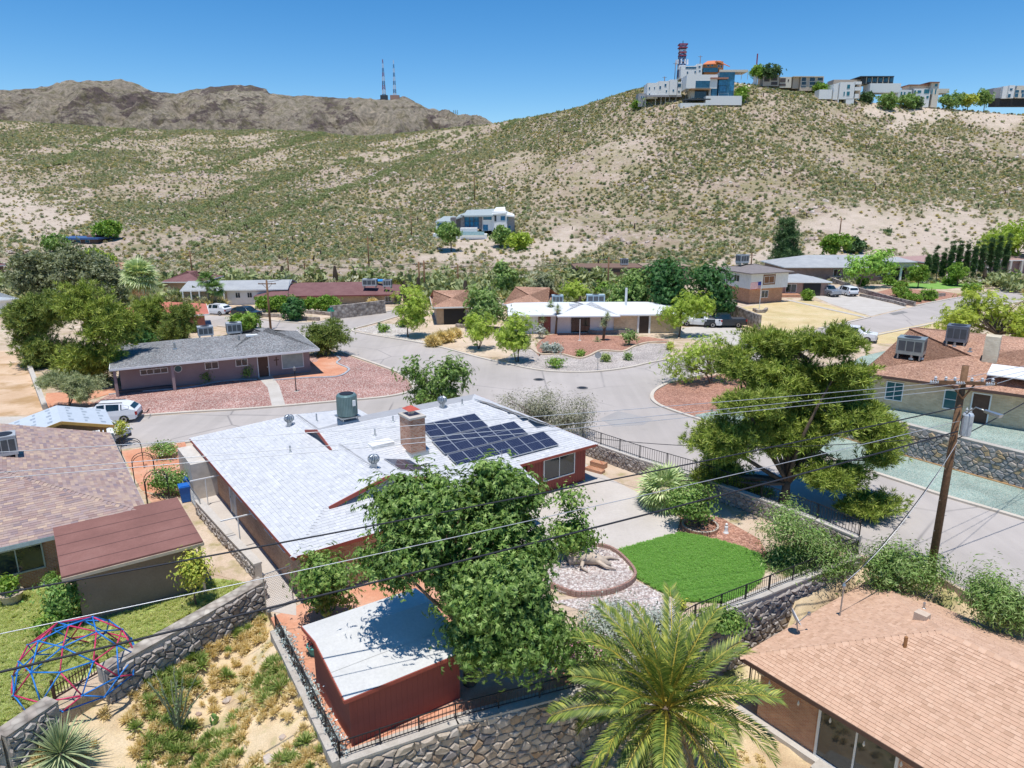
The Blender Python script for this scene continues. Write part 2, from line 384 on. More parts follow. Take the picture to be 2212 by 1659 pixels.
for i,t in enumerate(mt):
    e=math.sin(math.pi*min(1,t*1.0))**.7 if t<1 else 0
    for j in range(len(mc)):
        x,y,z=MP[i,j]
        rid=(1-abs(noise.fractal(Vector((x*.0045+y*.0012,y*.0022-x*.0016,1.7)),1.0,2.1,5)))*1.0-.7
        n2=noise.fractal(Vector((x*.02,y*.02,4.)),1.0,2.,4)
        r3=(1-abs(noise.fractal(Vector((x*.013+y*.003,y*.007-x*.004,6.3)),1.0,2.1,4)))-.6; MP[i,j,2]+=e*(rid*80+r3*48+n2*12); 
        if t>.95: MP[i,j,2]+=n2*4+r3*5
nr2,nc2=MP.shape[:2]; I=np.arange(nr2*nc2).reshape(nr2,nc2)
Fq=np.stack([I[:-1,:-1].ravel(),I[:-1,1:].ravel(),I[1:,1:].ravel(),I[1:,:-1].ravel()],1)
mm=npmesh('mountain_range',MP.reshape(-1,3),Fq)
def mtn_mat():
    n=NT('mountain_rock'); c=n.coord()
    f=n.noise(c,.006,8,.7); col=n.ramp(f,[(.3,(.4,.335,.28)),(.5,(.55,.465,.37)),(.68,(.65,.56,.45))])
    m=n.n('Mapping'); m.inputs['Rotation'].default_value=(0,0,.5); m.inputs['Scale'].default_value=(.014,.004,.02); n.l(n.coord(),m.inputs[0])
    q=n.noise(m.outputs[0],1,8,.75); col=n.mix(n.ramp(q,[(.52,(0,0,0)),(.57,(.9,.9,.9))]),col,(.19,.145,.145))
    g=n.noise(c,.05,5,.8); col=n.mix(n.ramp(g,[(.48,(0,0,0)),(.62,(.7,.7,.7))]),col,(.25,.23,.12))
    w2=n.noise(c,.11,5,.85); col=n.mix(1,col,n.ramp(w2,[(.35,(.55,.56,.55)),(.6,(1.2,1.18,1.12))]),'MULTIPLY'); n.bump(n.noise(c,.03,9,.78),1.,30.); return n.fin(col,.95,0,.05)
tag(link('mountain_range',mm,mtn_mat()),kind='structure')
# ================================================================ roads, kerbs and ground patches
def asphalt():
    n=NT('asphalt'); c=n.coord()
    f=n.noise(c,.12,6,.6); col=n.ramp(f,[(.3,(.40,.36,.325)),(.55,(.45,.405,.37)),(.75,(.5,.45,.41))])
    m=n.n('Mapping'); m.inputs['Rotation'].default_value=(0,0,R(45)); m.inputs['Scale'].default_value=(.9,.05,1); n.l(n.coord(),m.inputs[0])
    st=n.noise(m.outputs[0],1,4,.6); col=n.mix(1,col,n.ramp(st,[(.3,(.92,.92,.92)),(.7,(1.04,1.04,1.04))]),'MULTIPLY')
    v=n.n('TexVoronoi',feature='DISTANCE_TO_EDGE'); v.inputs['Scale'].default_value=.16
    w_=n.mix(.35,n.coord(),n.n('TexNoise',i_Scale=.7).outputs['Color']); 
    n.l(w_,v.inputs['Vector']); 
    mk=n.noise(c,.07,3); crack=n.math('MULTIPLY',n.ramp(v.outputs['Distance'],[(.0,(1,1,1)),(.010,(0,0,0))]),n.ramp(mk,[(.42,(0,0,0)),(.55,(.7,.7,.7))]))
    col=n.mix(crack,col,(.16,.15,.15)); sta=n.noise(c,.5,6,.75); col=n.mix(n.ramp(sta,[(.58,(0,0,0)),(.72,(.35,.35,.35))]),col,(.25,.235,.22))
    ff=n.noise(c,35,3,.8); col=n.mix(1,col,n.ramp(ff,[(.3,(.9,.9,.9)),(.7,(1.08,1.08,1.08))]),'MULTIPLY')
    n.bump(n.noise(c,60,3),.15,.01); return n.fin(col,.9,0,.2)
ASPH=asphalt()
ROAD=[(-160,950),(310,900),(553,884),(728,869),(820,861),(868,853),(889,845),(893,835),(880,819),(853,803),(760,770),(700,750),(600,722),(470,706),(380,700),(380,680),(470,682),(553,690),(640,699),(690,697),(730,687),(828,676),(868,668),(878,678),(843,689),(806,700),(772,709),(762,715),(790,722),(928,745),(1035,773),(1106,789),(1156,799),(1206,804),(1281,804),(1356,795),(1426,780),(1600,750),(1769,711),(1879,686),(1979,661),(2060,645),(2330,598),(2330,622),(2130,668),(2009,700),(1884,726),(1700,768),(1560,800),(1476,819),(1440,829),(1415,843),(1408,856),(1414,868),(1440,882),(1531,912),(1700,961),(1951,1042),(2034,1070),(2212,1122),(2420,1190)]
rw=[G2(*p) for p in ROAD]+[(62,18),(45,22)]+[G2(2212,1340),G2(2012,1236),G2(1850,1196),G2(1640,1114),G2(1265,982)]+[(0.5,53.3),(-3,57.5),(-8,57.5),G2(400,955),G2(0,1000),G2(-200,1020)]
mb=MB(); mb.prism(rw,-.2,.004); tag(mb.build('road',ASPH),kind='structure')
def ribbon(name,pts,wd,h,mat,closed=False,zf=None,z0=-.05,cat=None,label=None,kind='structure'):
    P=[Vector((p[0],p[1],0)) for p in pts]; mb=MB(); m=len(P); L=[];Rr=[]
    for i in range(m):
        d=(P[(i+1)%m if closed else min(i+1,m-1)]-P[i-1 if (closed or i>0) else 0]).normalized(); nn=Vector((-d.y,d.x,0))*wd/2
        L.append(P[i]+nn); Rr.append(P[i]-nn)
    V=[];F=[]
    for i in range(m):
        zz=zf(P[i]) if zf else 0
        V+=[(L[i].x,L[i].y,z0+zz),(Rr[i].x,Rr[i].y,z0+zz),(Rr[i].x,Rr[i].y,h+zz),(L[i].x,L[i].y,h+zz)]
    for i in range(m if closed else m-1):
        a=i*4; b=((i+1)%m)*4
        F+=[(a,a+1,b+1,b),(a+1,a+2,b+2,b+1),(a+2,a+3,b+3,b+2),(a+3,a,b,b+3)]
    if not closed: F+=[(0,3,2,1),((m-1)*4,(m-1)*4+1,(m-1)*4+2,(m-1)*4+3)]
    mb.add(V,F); o=mb.build(name,mat)
    return tag(o,label,cat,kind=kind) if kind else tag(o,label,cat)
def kerb(pts,closed=False): return ribbon('kerb',smooth([G2(*p) for p in pts],5),.32,.13,KERB)
kerb([(-160,949),(310,899),(553,883),(728,868),(820,860),(868,852),(890,843),(893,834),(880,818),(853,802),(760,769),(700,749),(600,721),(470,705)])
kerb([(878,679),(843,689),(806,700),(772,709),(762,715),(790,722),(928,745),(1035,773),(1106,789),(1156,799),(1206,804),(1281,804),(1356,795),(1426,780),(1600,750),(1640,741)])
kerb([(1769,711),(1879,686)]); kerb([(1979,661),(2060,645),(2330,598)])
kerb([(2330,623),(2130,669),(2009,701),(1884,727),(1700,769),(1560,801),(1476,820),(1440,830),(1415,844),(1408,857),(1414,869),(1440,883),(1531,913),(1700,962),(1951,1043),(2034,1071),(2212,1123),(2420,1191)])
kerb([(380,679),(470,681),(553,689),(640,698),(690,696),(730,686),(828,675),(868,667)])
# concrete gutter pan at the rounded corner and kerb edge behind the white house
ribbon('kerb',smooth([(0.8,53.0),(-3,57.1),(-9,57.0),G2(400,957)],6),.32,.13,KERB)
_pz=[0.0]
def patch(name,pts,mat,z=.012,sm=False,world=False,t=.1):
    pts=[p if world else G2(*p) for p in pts]
    if sm: pts=[(q.x,q.y) for q in smooth(pts,5,True)]
    mb=MB(); _pz[0]+=.0003; mb.prism(pts,-t,z+_pz[0]); return tag(mb.build(name,mat),kind='structure')
GPINK=gravel('pink_gravel',[(.36,.17,.14),(.56,.33,.27),(.72,.56,.5),(.42,.2,.17),(.62,.42,.36),(.3,.16,.14)],13,.6)
GGREY=gravel('grey_gravel',[(.5,.44,.4),(.62,.55,.5),(.4,.36,.34),(.7,.64,.58),(.52,.42,.36)],12,.5)
GRED=gravel('red_gravel',[(.5,.26,.18),(.6,.34,.25),(.42,.22,.16),(.64,.42,.33)],9,.6)
GTAN=gravel('pale_gravel',[(.66,.6,.53),(.75,.7,.64),(.56,.5,.44),(.8,.76,.7)],8,.6)
GGREEN=gravel('green_gravel',[(.33,.45,.39),(.42,.53,.46),(.5,.56,.47),(.36,.46,.41),(.54,.55,.45)],16,.4,big=.3)
GLIGHT=gravel('mixed_pebbles',[(.6,.5,.45),(.7,.62,.57),(.5,.4,.37),(.76,.7,.66),(.56,.42,.36)],10,.6)
TERRA=ground('terracotta_concrete',[(.3,(.52,.22,.13)),(.5,(.6,.3,.19)),(.72,(.64,.42,.31))],.4,(6,.15),.15,30)
DRYLAWN=ground('dry_lawn',[(.3,(.46,.36,.17)),(.5,(.6,.47,.26)),(.7,(.68,.55,.36))],.3,(22,.3),.5,25,patch=((.4,.38,.14),.6,.55,.75))
LAWN=ground('green_lawn',[(.3,(.15,.3,.06)),(.5,(.2,.37,.085)),(.7,(.27,.43,.12))],.8,(30,.3),.3,40)
PATCHYLAWN=ground('patchy_lawn',[(.3,(.24,.36,.08)),(.5,(.36,.42,.14)),(.7,(.58,.48,.27))],.7,(25,.3),.3,30,patch=((.55,.42,.26),.45,.55,.68))
PATCHASPH=ground('dark_asphalt_patch',[(.3,(.2,.19,.18)),(.7,(.26,.25,.24))],.6,(20,.2),.2,40)
# main lot
HO=(-9.6,28.1); HA=R(36); ha=(math.cos(HA),math.sin(HA)); hb=(-math.sin(HA),math.cos(HA))
def H(a,b): return (HO[0]+ha[0]*a+hb[0]*b, HO[1]+ha[1]*a+hb[1]*b)
patch('patio',[H(-1.5,21),H(-1.5,19),H(11,1),G2(1180,1215),G2(1262,1180),G2(1330,1193),G2(1400,1172),G2(1462,1152),G2(1470,1120),G2(1420,1085),G2(1310,1030),G2(1262,1000),H(21,14),H(4,24)],CONCP,.010,world=True)
patch('side_path',[G2(410,985),G2(436,985),H(.3,1.0),G2(640,1330),G2(578,1320),G2(560,1250),G2(440,1105),G2(405,1080)],CONCP,.016,world=True)
patch('terracotta_patio',[G2(585,1335),G2(650,1305),G2(900,1235),G2(1000,1250),G2(1020,1330),G2(1180,1420),G2(1250,1480),G2(980,1548),G2(737,1630)],TERRA,.014,world=True)
patch('lawn',[(1330,1194),(1400,1174),(1466,1155),(1490,1157),(1550,1171),(1600,1186),(1640,1200),(1652,1225),(1640,1260),(1600,1292),(1560,1303),(1475,1300),(1420,1275),(1373,1249),(1360,1222)],LAWN,.03)
patch('gravel_bed',[(1262,1184),(1310,1188),(1345,1210),(1372,1250),(1330,1280),(1250,1290),(1190,1270),(1180,1230)],GLIGHT,.12,True)
patch('gravel_path',[(1372,1254),(1420,1278),(1478,1304),(1450,1330),(1350,1330),(1260,1320),(1190,1300),(1250,1292),(1330,1284)],GLIGHT,.02)
patch('red_gravel_bed',[(1470,1120),(1500,1110),(1560,1120),(1640,1165),(1660,1200),(1655,1222),(1641,1198),(1600,1184),(1550,1169),(1490,1155),(1462,1150)],GRED,.022)
patch('planting_bed',[(1460,1328),(1480,1306),(1570,1306),(1640,1262),(1655,1240),(1680,1265),(1500,1340)],DIRT,.02)
# left neighbour
patch('neighbour_lawn',[(-120,1660),(-120,1290),(60,1270),(470,1250),(545,1262),(400,1342),(218,1442),(112,1508),(0,1580)],PATCHYLAWN,.012)
patch('rose_garden',[(262,975),(400,955),(412,1000),(405,1075),(330,1090),(300,1050)],TERRA,.014)
patch('side_yard',[(300,1060),(404,1078),(435,1110),(500,1190),(556,1246),(530,1260),(440,1235),(420,1170),(360,1080)],DIRT,.02)
# lot with the grey house
patch('gravel_yard',[(185,880),(310,896),(553,880),(728,865),(820,857),(868,849),(888,840),(889,834),(876,819),(849,803),(757,771),(715,757),(640,770),(500,790),(360,820),(250,845)],GPINK,.02)
patch('terracotta_path',[(100,850),(235,842),(400,822),(480,812),(520,806),(555,804),(600,790),(685,782),(690,770),(720,768),(735,775),(727,785),(750,795),(748,803),(727,812),(660,815),(590,820),(555,818),(480,822),(420,834),(350,841),(290,845),(240,851),(190,865),(215,880),(120,888),(95,880)],TERRA,.035)
patch('garden_path',[(553,812),(586,811),(603,833),(617,877),(588,880),(578,838)],CONCRETE,.045)
ribbon('garden_edging',smooth([G2(*p) for p in [(235,853),(290,847),(350,843),(420,836),(480,824),(555,820)]],5),.22,.1,plain('grey_edging',(.42,.44,.46)))
ribbon('garden_edging',smooth([G2(*p) for p in [(590,822),(660,817),(727,814),(750,804),(752,796),(728,785),(735,776),(722,768)]],5),.22,.1,MATS['grey_edging'])
patch('dirt_lot',[(-200,760),(45,757),(62,790),(98,885),(60,897),(-200,905)],ground('bare_lot',[(.3,(.5,.33,.2)),(.55,(.62,.45,.31)),(.75,(.7,.56,.42))],.2,(12,.15),.3,15,patch=((.42,.27,.14),.25,.5,.62)),.012)
patch('driveway',[(-200,908),(45,900),(60,903),(30,955),(-200,975)],CONCRETE,.012)
# island lot
patch('red_gravel_yard',[(1165,770),(1157,745),(1180,725),(1240,715),(1300,725),(1400,728),(1445,735),(1440,741),(1400,740),(1370,748),(1345,759),(1300,757),(1272,769),(1252,774),(1232,770),(1210,765),(1170,765),(1150,755)],GRED,.022)
patch('grey_gravel_yard',[(1106,787),(1090,775),(1120,752),(1145,754),(1168,766),(1210,766),(1232,772),(1252,776),(1272,771),(1300,759),(1345,761),(1370,750),(1400,742),(1440,743),(1450,765),(1424,778),(1356,793),(1281,802),(1206,802),(1156,797)],GGREY,.016)
ribbon('stone_edging',smooth([G2(*p) for p in [(1130,752),(1150,755),(1168,766),(1210,766),(1232,771),(1252,775),(1272,770),(1300,758),(1345,760),(1370,749),(1400,741),(1445,739)]],5),.3,.16,plain('tan_edging',(.6,.48,.35)))
patch('white_gravel_yard',[(762,713),(820,700),(850,700),(890,712),(1000,715),(1000,722),(935,741),(925,742),(792,719)],GTAN,.016)
patch('dry_yard',[(880,728),(900,696),(985,690),(1060,690),(1090,715),(1120,752),(1095,774),(1040,770),(935,742)],ground('dry_yard',[(.3,(.5,.38,.26)),(.6,(.62,.5,.38))],.3,(15,.2),.4,20),.02)
patch('driveway',[(1440,712),(1560,700),(1600,712),(1640,740),(1590,748),(1475,730)],CONCRETE,.02)
# two-storey lot and right hand lots
patch('dry_lawn',[(1600,664),(1700,650),(1760,650),(1800,662),(1874,683),(1760,709),(1660,728),(1620,720)],DRYLAWN,.016)
patch('driveway',[(1757,640),(1800,632),(1870,642),(1960,664),(1882,683),(1830,668),(1790,655)],CONCRETE,.02)
patch('dark_patch',[(1920,677),(1950,672),(1962,675),(1930,681)],PATCHASPH,.008)
patch('red_slope',[(1860,640),(1930,622),(2040,630),(2100,640),(2055,643),(1985,657),(1960,660)],GRED,.014)
patch('topiary_lawn',[(1900,612),(2000,606),(2120,605),(2130,615),(2040,625),(1940,622)],LAWN,.02)
patch('drive_path',[(2096,606),(2240,624),(2330,632),(2330,622),(2240,612),(2110,598)],CONCRETE,.02)
patch('pink_corner_bed',[(1433,877),(1416,866),(1411,857),(1417,845),(1442,831),(1480,821),(1580,805),(1640,830),(1580,880),(1500,900)],GRED,.02)
patch('dry_verge',[(1884,723),(2010,697),(2060,688),(2080,720),(1990,745),(1890,742)],DRYLAWN,.016)
# intersection details
patch('road_repair',[(1295,905),(1335,888),(1410,905),(1390,918),(1325,922)],ground('asphalt_patch',[(.3,(.33,.31,.3)),(.7,(.39,.37,.35))],.5,(20,.15),.15,40),.001,t=.01)
for dx,dy in ((1164,820),(1258,838)):
    p=G(dx,dy); mb=MB(); mb.lathe((p.x,p.y,.006),[(.55,0),(.55,.012),(.38,.016)],20); o=mb.build('manhole_ring',plain('cast_iron',(.16,.15,.14),.6,.3))
    mb=MB(); mb.lathe((p.x,p.y,.02),[(.36,0),(.36,.012),(.1,.014)],20); mb.build('cover',BLACKIRON,o)
    tag(o,'round cast iron manhole cover '+('near the green bush, left of the pair' if dx<1200 else 'in the middle of the road, right of the pair'),'manhole')
# ================================================================ building blocks
def win(root,axis,c,u0,u1,z0,z1,out,nm=1,frame=None,pane=None,fw=.07,hm=0,name='window',label=None):
    frame=frame or WHITE; pane=pane or GLASS
    def bx(mb,a,b,z_a,z_b,d0,d1):
        q0,q1=sorted((c+out*d0,c+out*d1))
        if axis=='y': mb.box(a,b,q0,q1,z_a,z_b)
        else: mb.box(q0,q1,a,b,z_a,z_b)
    m=MB(); bx(m,u0-fw,u0,z0-fw,z1+fw,-.02,.07); bx(m,u1,u1+fw,z0-fw,z1+fw,-.02,.07); bx(m,u0,u1,z1,z1+fw,-.02,.068); bx(m,u0,u1,z0-fw,z0,-.02,.085)
    for i in range(nm): 
        x=u0+(u1-u0)*(i+1)/(nm+1); bx(m,x-fw*.35,x+fw*.35,z0,z1,.0,.062)
    for i in range(hm):
        z=z0+(z1-z0)*(i+1)/(hm+1); bx(m,u0,u1,z-fw*.3,z+fw*.3,.0,.058)
    o=m.build(name,frame,root)
    if label: o['label']=label
    p=MB(); bx(p,u0-.01,u1+.01,z0-.01,z1+.01,-.01,.03); p.build('pane',pane,o)
    return o
def door(root,axis,c,u0,u1,z0,z1,out,mat,trim=None):
    def bx(mb,a,b,z_a,z_b,d0,d1):
        q0,q1=sorted((c+out*d0,c+out*d1))
        if axis=='y': mb.box(a,b,q0,q1,z_a,z_b)
        else: mb.box(q0,q1,a,b,z_a,z_b)
    m=MB(); bx(m,u0,u1,z0,z1,-.02,.04)
    w_=(u1-u0)
    for zz in ((.12,.42),(.5,.92)):
        for k in (0,1): bx(m,u0+w_*(.12+.42*k),u0+w_*(.46+.42*k),z0+(z1-z0)*zz[0],z0+(z1-z0)*zz[1],.03,.055)
    o=m.build('door',mat,root)
    t=MB(); bx(t,u0-.09,u0,z0,z1+.09,-.02,.07); bx(t,u1,u1+.09,z0,z1+.09,-.02,.07); bx(t,u0,u1,z1,z1+.09,-.02,.068); t.build('door_frame',trim or WHITE,o)
    h=MB(); bx(h,u0+w_*.86,u0+w_*.92,z0+.95,z0+1.07,.05,.1); h.build('handle',METAL,o)
    return o
def hip(x0,x1,y0,y1,z,k,axis='x',h0=True,h1=True,r0=None,r1=None):
    """faces of a hip or gable roof; ridge along axis; returns list of (pts, eave from pts0 to pts1)"""
    if axis=='x':
        w=(y1-y0)/2; ym=(y0+y1)/2; zr=z+w*k
        a=(x0+(w if h0 else 0)) if r0 is None else r0; b=(x1-(w if h1 else 0)) if r1 is None else r1
        F=[[(x0,y0,z),(x1,y0,z),(b,ym,zr),(a,ym,zr)],[(x1,y1,z),(x0,y1,z),(a,ym,zr),(b,ym,zr)]]
        F.append([(x0,y1,z),(x0,y0,z),(a,ym,zr)]); F.append([(x1,y0,z),(x1,y1,z),(b,ym,zr)])
        gab=[not h0,not h1]
    else:
        w=(x1-x0)/2; xm=(x0+x1)/2; zr=z+w*k
        a=(y0+(w if h0 else 0)) if r0 is None else r0; b=(y1-(w if h1 else 0)) if r1 is None else r1
        F=[[(x1,y0,z),(x1,y1,z),(xm,b,zr),(xm,a,zr)],[(x0,y1,z),(x0,y0,z),(xm,a,zr),(xm,b,zr)]]
        F.append([(x0,y0,z),(x1,y0,z),(xm,a,zr)]); F.append([(x1,y1,z),(x0,y1,z),(xm,b,zr)])
        gab=[not h0,not h1]
    return F,gab,zr
def roof_mesh(F,t=.16):
    mb=MB()
    for f in F:
        n=len(f); top=[tuple(p) for p in f]; bot=[(p[0],p[1],p[2]-t) for p in f]
        mb.add(top+bot,[tuple(range(n)),tuple(range(2*n-1,n-1,-1))]+[(i,i+n,(i+1)%n+n,(i+1)%n) for i in range(n)])
    return mb
def clip_poly(P,C):
    out=P
    m=len(C)
    for i in range(m):
        ax,ay=C[i]; bx,by=C[(i+1)%m]; inp=out; out=[]
        if not inp: return []
        def side(p): return (bx-ax)*(p[1]-ay)-(by-ay)*(p[0]-ax)
        for j in range(len(inp)):
            p=inp[j]; q=inp[(j+1)%len(inp)]; sp=side(p); sq=side(q)
            if sp>=0: out.append(p)
            if (sp>=0)!=(sq>=0):
                t=sp/(sp-sq); out.append((p[0]+(q[0]-p[0])*t,p[1]+(q[1]-p[1])*t))
    return out
def shingles(face,expo=.15,tab=.3,th=.014,origin=None,udir=None,jit=.25,gap=.008):
    """list of (verts,faces) shingle tabs covering a convex roof face"""
    P=[Vector(p) for p in face]; u=(Vector(udir) if udir else (P[1]-P[0])).normalized()
    n=Vector((0,0,0))
    for i in range(len(P)): n+=P[i].cross(P[(i+1)%len(P)])
    n.normalize()
    if n.z<0: n=-n
    v=n.cross(u)
    O=Vector(origin) if origin else P[0]
    C=[((p-O).dot(u),(p-O).dot(v)) for p in P]
    ar=sum(C[i][0]*C[(i+1)%len(C)][1]-C[(i+1)%len(C)][0]*C[i][1] for i in range(len(C)))
    if ar<0: C=C[::-1]
    if sum(c[1] for c in C)<0 : pass
    v0=min(c[1] for c in C); v1=max(c[1] for c in C); u0=min(c[0] for c in C); u1=max(c[0] for c in C)
    res=[]
    for i in range(int(math.floor(v0/expo)),int(math.ceil(v1/expo))):
        off=(i%2)*tab*.5+random.uniform(-jit,jit)*tab; x=u0-tab+(off%tab)
        while x<u1:
            wdt=tab*random.uniform(1-jit,1+jit)
            q=clip_poly([(x+gap/2,i*expo),(x+wdt-gap/2,i*expo),(x+wdt-gap/2,(i+1)*expo),(x+gap/2,(i+1)*expo)],C); x+=wdt
            if len(q)<3: continue
            a=abs(sum(q[k][0]*q[(k+1)%len(q)][1]-q[(k+1)%len(q)][0]*q[k][1] for k in range(len(q))))/2
            if a<expo*tab*.06: continue
            tt=th*random.uniform(.7,1.3); m=len(q)
            top=[O+u*s+v*t_+n*(.003+tt*(1-(t_-i*expo)/expo)) for s,t_ in q]; bot=[O+u*s+v*t_-n*.012 for s,t_ in q]
            res.append((top+bot,[tuple(range(m))]+[(k,k+m,(k+1)%m+m,(k+1)%m) for k in range(m)]))
    return res
def place_pieces(name,res,mat,parent,nind,world=None,stuffname=None):
    """nearest nind pieces as own objects, the rest joined"""
    if nind:
        M=Matrix.Translation(parent.location)@Matrix.Rotation(parent.rotation_euler.z,4,'Z')
        def dist(r):
            p=M@Vector(r[0][0]); f=p.y*math.cos(TILT)-(p.z-CAM_H)*math.sin(TILT); u=p.y*math.sin(TILT)+(p.z-CAM_H)*math.cos(TILT)
            if f<1: return 1e6
            X=FPX*p.x/f; Y=-FPX*u/f
            return p.length+(0 if (abs(X)<1106 and abs(Y)<829) else 1e4)
        res=sorted(res,key=dist)
    for V,F in res[:nind]:
        c=sum((Vector(p) for p in V),Vector())/len(V)
        me=bpy.data.meshes.new(name); me.from_pydata([tuple(Vector(p)-c) for p in V],[],F)
        o=link(name,me,mat,parent); o.location=c
    if len(res)>nind:
        mb=MB()
        for V,F in res[nind:]: mb.add(V,F)
        me=mb.mesh(stuffname or name+'_field'); o=link(stuffname or name+'_field',me,mat,parent); o['kind']='stuff'
def stone_face(p0,p1,zb0,zb1,zt0,zt1,out,s=.42,depth=.1,asp=.72,seed=0):
    """irregular stones on a vertical face from p0 to p1; out = outward unit vector (xy)"""
    rr=random.Random(seed); p0=Vector((p0[0],p0[1],0)); p1=Vector((p1[0],p1[1],0)); L=(p1-p0).length; u=(p1-p0)/L; n=Vector((out[0],out[1],0)).normalized()
    hmax=max(zt0-zb0,zt1-zb1); res=[]; J={}
    def jv(x,y):
        k=(round(x/s*100),round(y/s*100))
        if k not in J: J[k]=(x+rr.uniform(-.34,.34)*s,y+rr.uniform(-.3,.3)*s*asp)
        return J[k]
    zbm=min(zb0,zb1); rows=int((max(zt0,zt1)-zbm)/(s*asp*.866))+2
    for r in range(rows):
        for c in range(int(L/s)+2):
            cx=c*s+(r%2)*s/2; cy=r*s*.866*asp
            t=min(max(cx/L,0),1); lo=zb0+(zb1-zb0)*t-zbm; hi=zt0+(zt1-zt0)*t-zbm
            if cy<lo-s*.3 or cy>hi-s*.25 or cx>L+.01: continue
            hv=[jv(cx+s*.577*math.cos(R(30+60*k)),cy+s*.577*math.sin(R(30+60*k))*asp) for k in range(6)]
            hv=[(min(max(a,0),L),min(max(b,lo),hi)) for a,b in hv]
            mx=sum(a for a,b in hv)/6; my=sum(b for a,b in hv)/6
            d=depth*rr.uniform(.5,1.2); V=[]
            q_=rr.uniform(.84,1.0)
            for sc_,dd in ((.95*q_,-.04),(.91*q_,d*.55),(rr.uniform(.5,.75),d)):
                for a,b in hv:
                    V.append(p0+u*(mx+(a-mx)*sc_)+Vector((0,0,zbm+my+(b-my)*sc_))+n*(dd+(rr.uniform(-.012,.012) if dd>0 else 0)))
            F=[tuple(12+k for k in range(6))]
            for l in (0,6):
                F+=[(l+k,l+(k+1)%6,l+6+(k+1)%6,l+6+k) for k in range(6)]
            res.append((V,F))
    return res
STONE=pieces('field_stone',[(.34,.28,.22),(.5,.42,.33),(.42,.36,.32),(.56,.5,.43),(.4,.28,.18),(.3,.27,.26)],.9,.6,12,.3,5)
STONEG=pieces('grey_stone',[(.3,.26,.24),(.42,.37,.33),(.36,.33,.31),(.5,.45,.4),(.28,.23,.2)],.9,.6,12,.3,5)
MORTAR=ground('mortar',[(.3,(.4,.36,.31)),(.7,(.52,.48,.43))],1.5,(14,.15),.4,25)
FLAG=gravel('flagstone',[(.4,.36,.31),(.52,.47,.4),(.46,.4,.34),(.58,.52,.45)],3,.8)
def stone_wall(label,pts,th=.4,s=.4,depth=.1,nind=300,side=-1,mat=None,both=False,coping=.1,seed=1,name='stone_wall',capmat=None):
    """pts: list of (x,y,zbottom,ztop); side=-1 -> stones on the right-hand side of the walking direction"""
    root=thing(name,label,'wall',(pts[0][0],pts[0][1],pts[0][2])); ox=Vector(root.location)
    core=MB(); cap=MB(); res=[]
    for i in range(len(pts)-1):
        a=pts[i]; b=pts[i+1]; d=Vector((b[0]-a[0],b[1]-a[1],0)).normalized(); nn=Vector((-d.y,d.x,0))
        A=Vector((a[0],a[1],0))-ox.xy.to_3d(); B=Vector((b[0],b[1],0))-ox.xy.to_3d(); e=d*.02
        for mbx,w_,zf in ((core,th/2-.01,lambda q,t:(q[2],q[3])),(cap,th/2+.03,lambda q,t:(q[3],q[3]+coping))):
            za=zf(a,0); zb=zf(b,0)
            V=[A-e-nn*w_,B+e-nn*w_,B+e+nn*w_,A-e+nn*w_]
            z=[(za[0],za[1]),(zb[0],zb[1]),(zb[0],zb[1]),(za[0],za[1])]
            mbx.add([(V[k].x,V[k].y,z[k][0]-ox.z) for k in range(4)]+[(V[k].x,V[k].y,z[k][1]-ox.z) for k in range(4)],[(0,3,2,1),(4,5,6,7),(0,1,5,4),(1,2,6,5),(2,3,7,6),(3,0,4,7)])
        for sd in ((-1,1) if both else (side,)):
            o_=nn*sd
            q0=A+o_*(th/2-.01); q1=B+o_*(th/2-.01)
            res+=stone_face(q0,q1,a[2]-ox.z,b[2]-ox.z,a[3]-ox.z,b[3]-ox.z,(o_.x,o_.y),s,depth,seed=seed*31+i)
    core.build('mortar_core',MORTAR,root)
    if coping: cap.build('coping',capmat or MORTAR,root)
    place_pieces('stone',res,mat or STONE,root,nind,stuffname='stone_infill')
    return root
def railing(label,pts,h=.9,sp=.13,post=1.8,mat=None,name='iron_railing',scroll=0,pk=.016):
    """pts (x,y,z)"""
    mat=mat or BLACKIRON; root=thing(name,label,'railing',pts[0]); O=Vector(pts[0])
    pm=MB().box(-pk/2,pk/2,-pk/2,pk/2,.08,h-.03).mesh('picket'); pm.materials.append(mat)
    qm=MB().box(-.025,.025,-.025,.025,-.02,h+.03).mesh('post'); qm.materials.append(mat)
    for i in range(len(pts)-1):
        a=Vector(pts[i])-O; b=Vector(pts[i+1])-O; L=(b-a).length
        for z,nm,tk in ((h,'top_rail',.04),(.1,'bottom_rail',.03)):
            MB().bar(a+Vector((0,0,z)),b+Vector((0,0,z)),tk,tk*.8).build(nm,mat,root)
        n=max(1,int(L/sp)); npst=max(1,round(L/post)); 
        for k in range(n):
            o=link('picket',pm,None,root); o.location=a+(b-a)*((k+.5)/n)
        for k in range(npst+(1 if i==len(pts)-2 else 0)):
            o=link('post',qm,None,root); o.location=a+(b-a)*(k/npst)
        if scroll:
            for k in range(scroll):
                c=a+(b-a)*((k+.8)/(scroll+.6)); d=(b-a).normalized(); mb=MB()
                for j in range(6):
                    t0=j*math.pi/3; path=[c+Vector((0,0,h*.5))+d*(math.cos(t0)*.05+.07*math.cos(t0+s_*.9))*(1) + Vector((0,0,1))*(math.sin(t0)*.09+.07*math.sin(t0+s_*.9)) for s_ in range(8)]
                    mb.tube(path,.007,4)
                mb.build('scroll_ornament',mat,root)
    return root
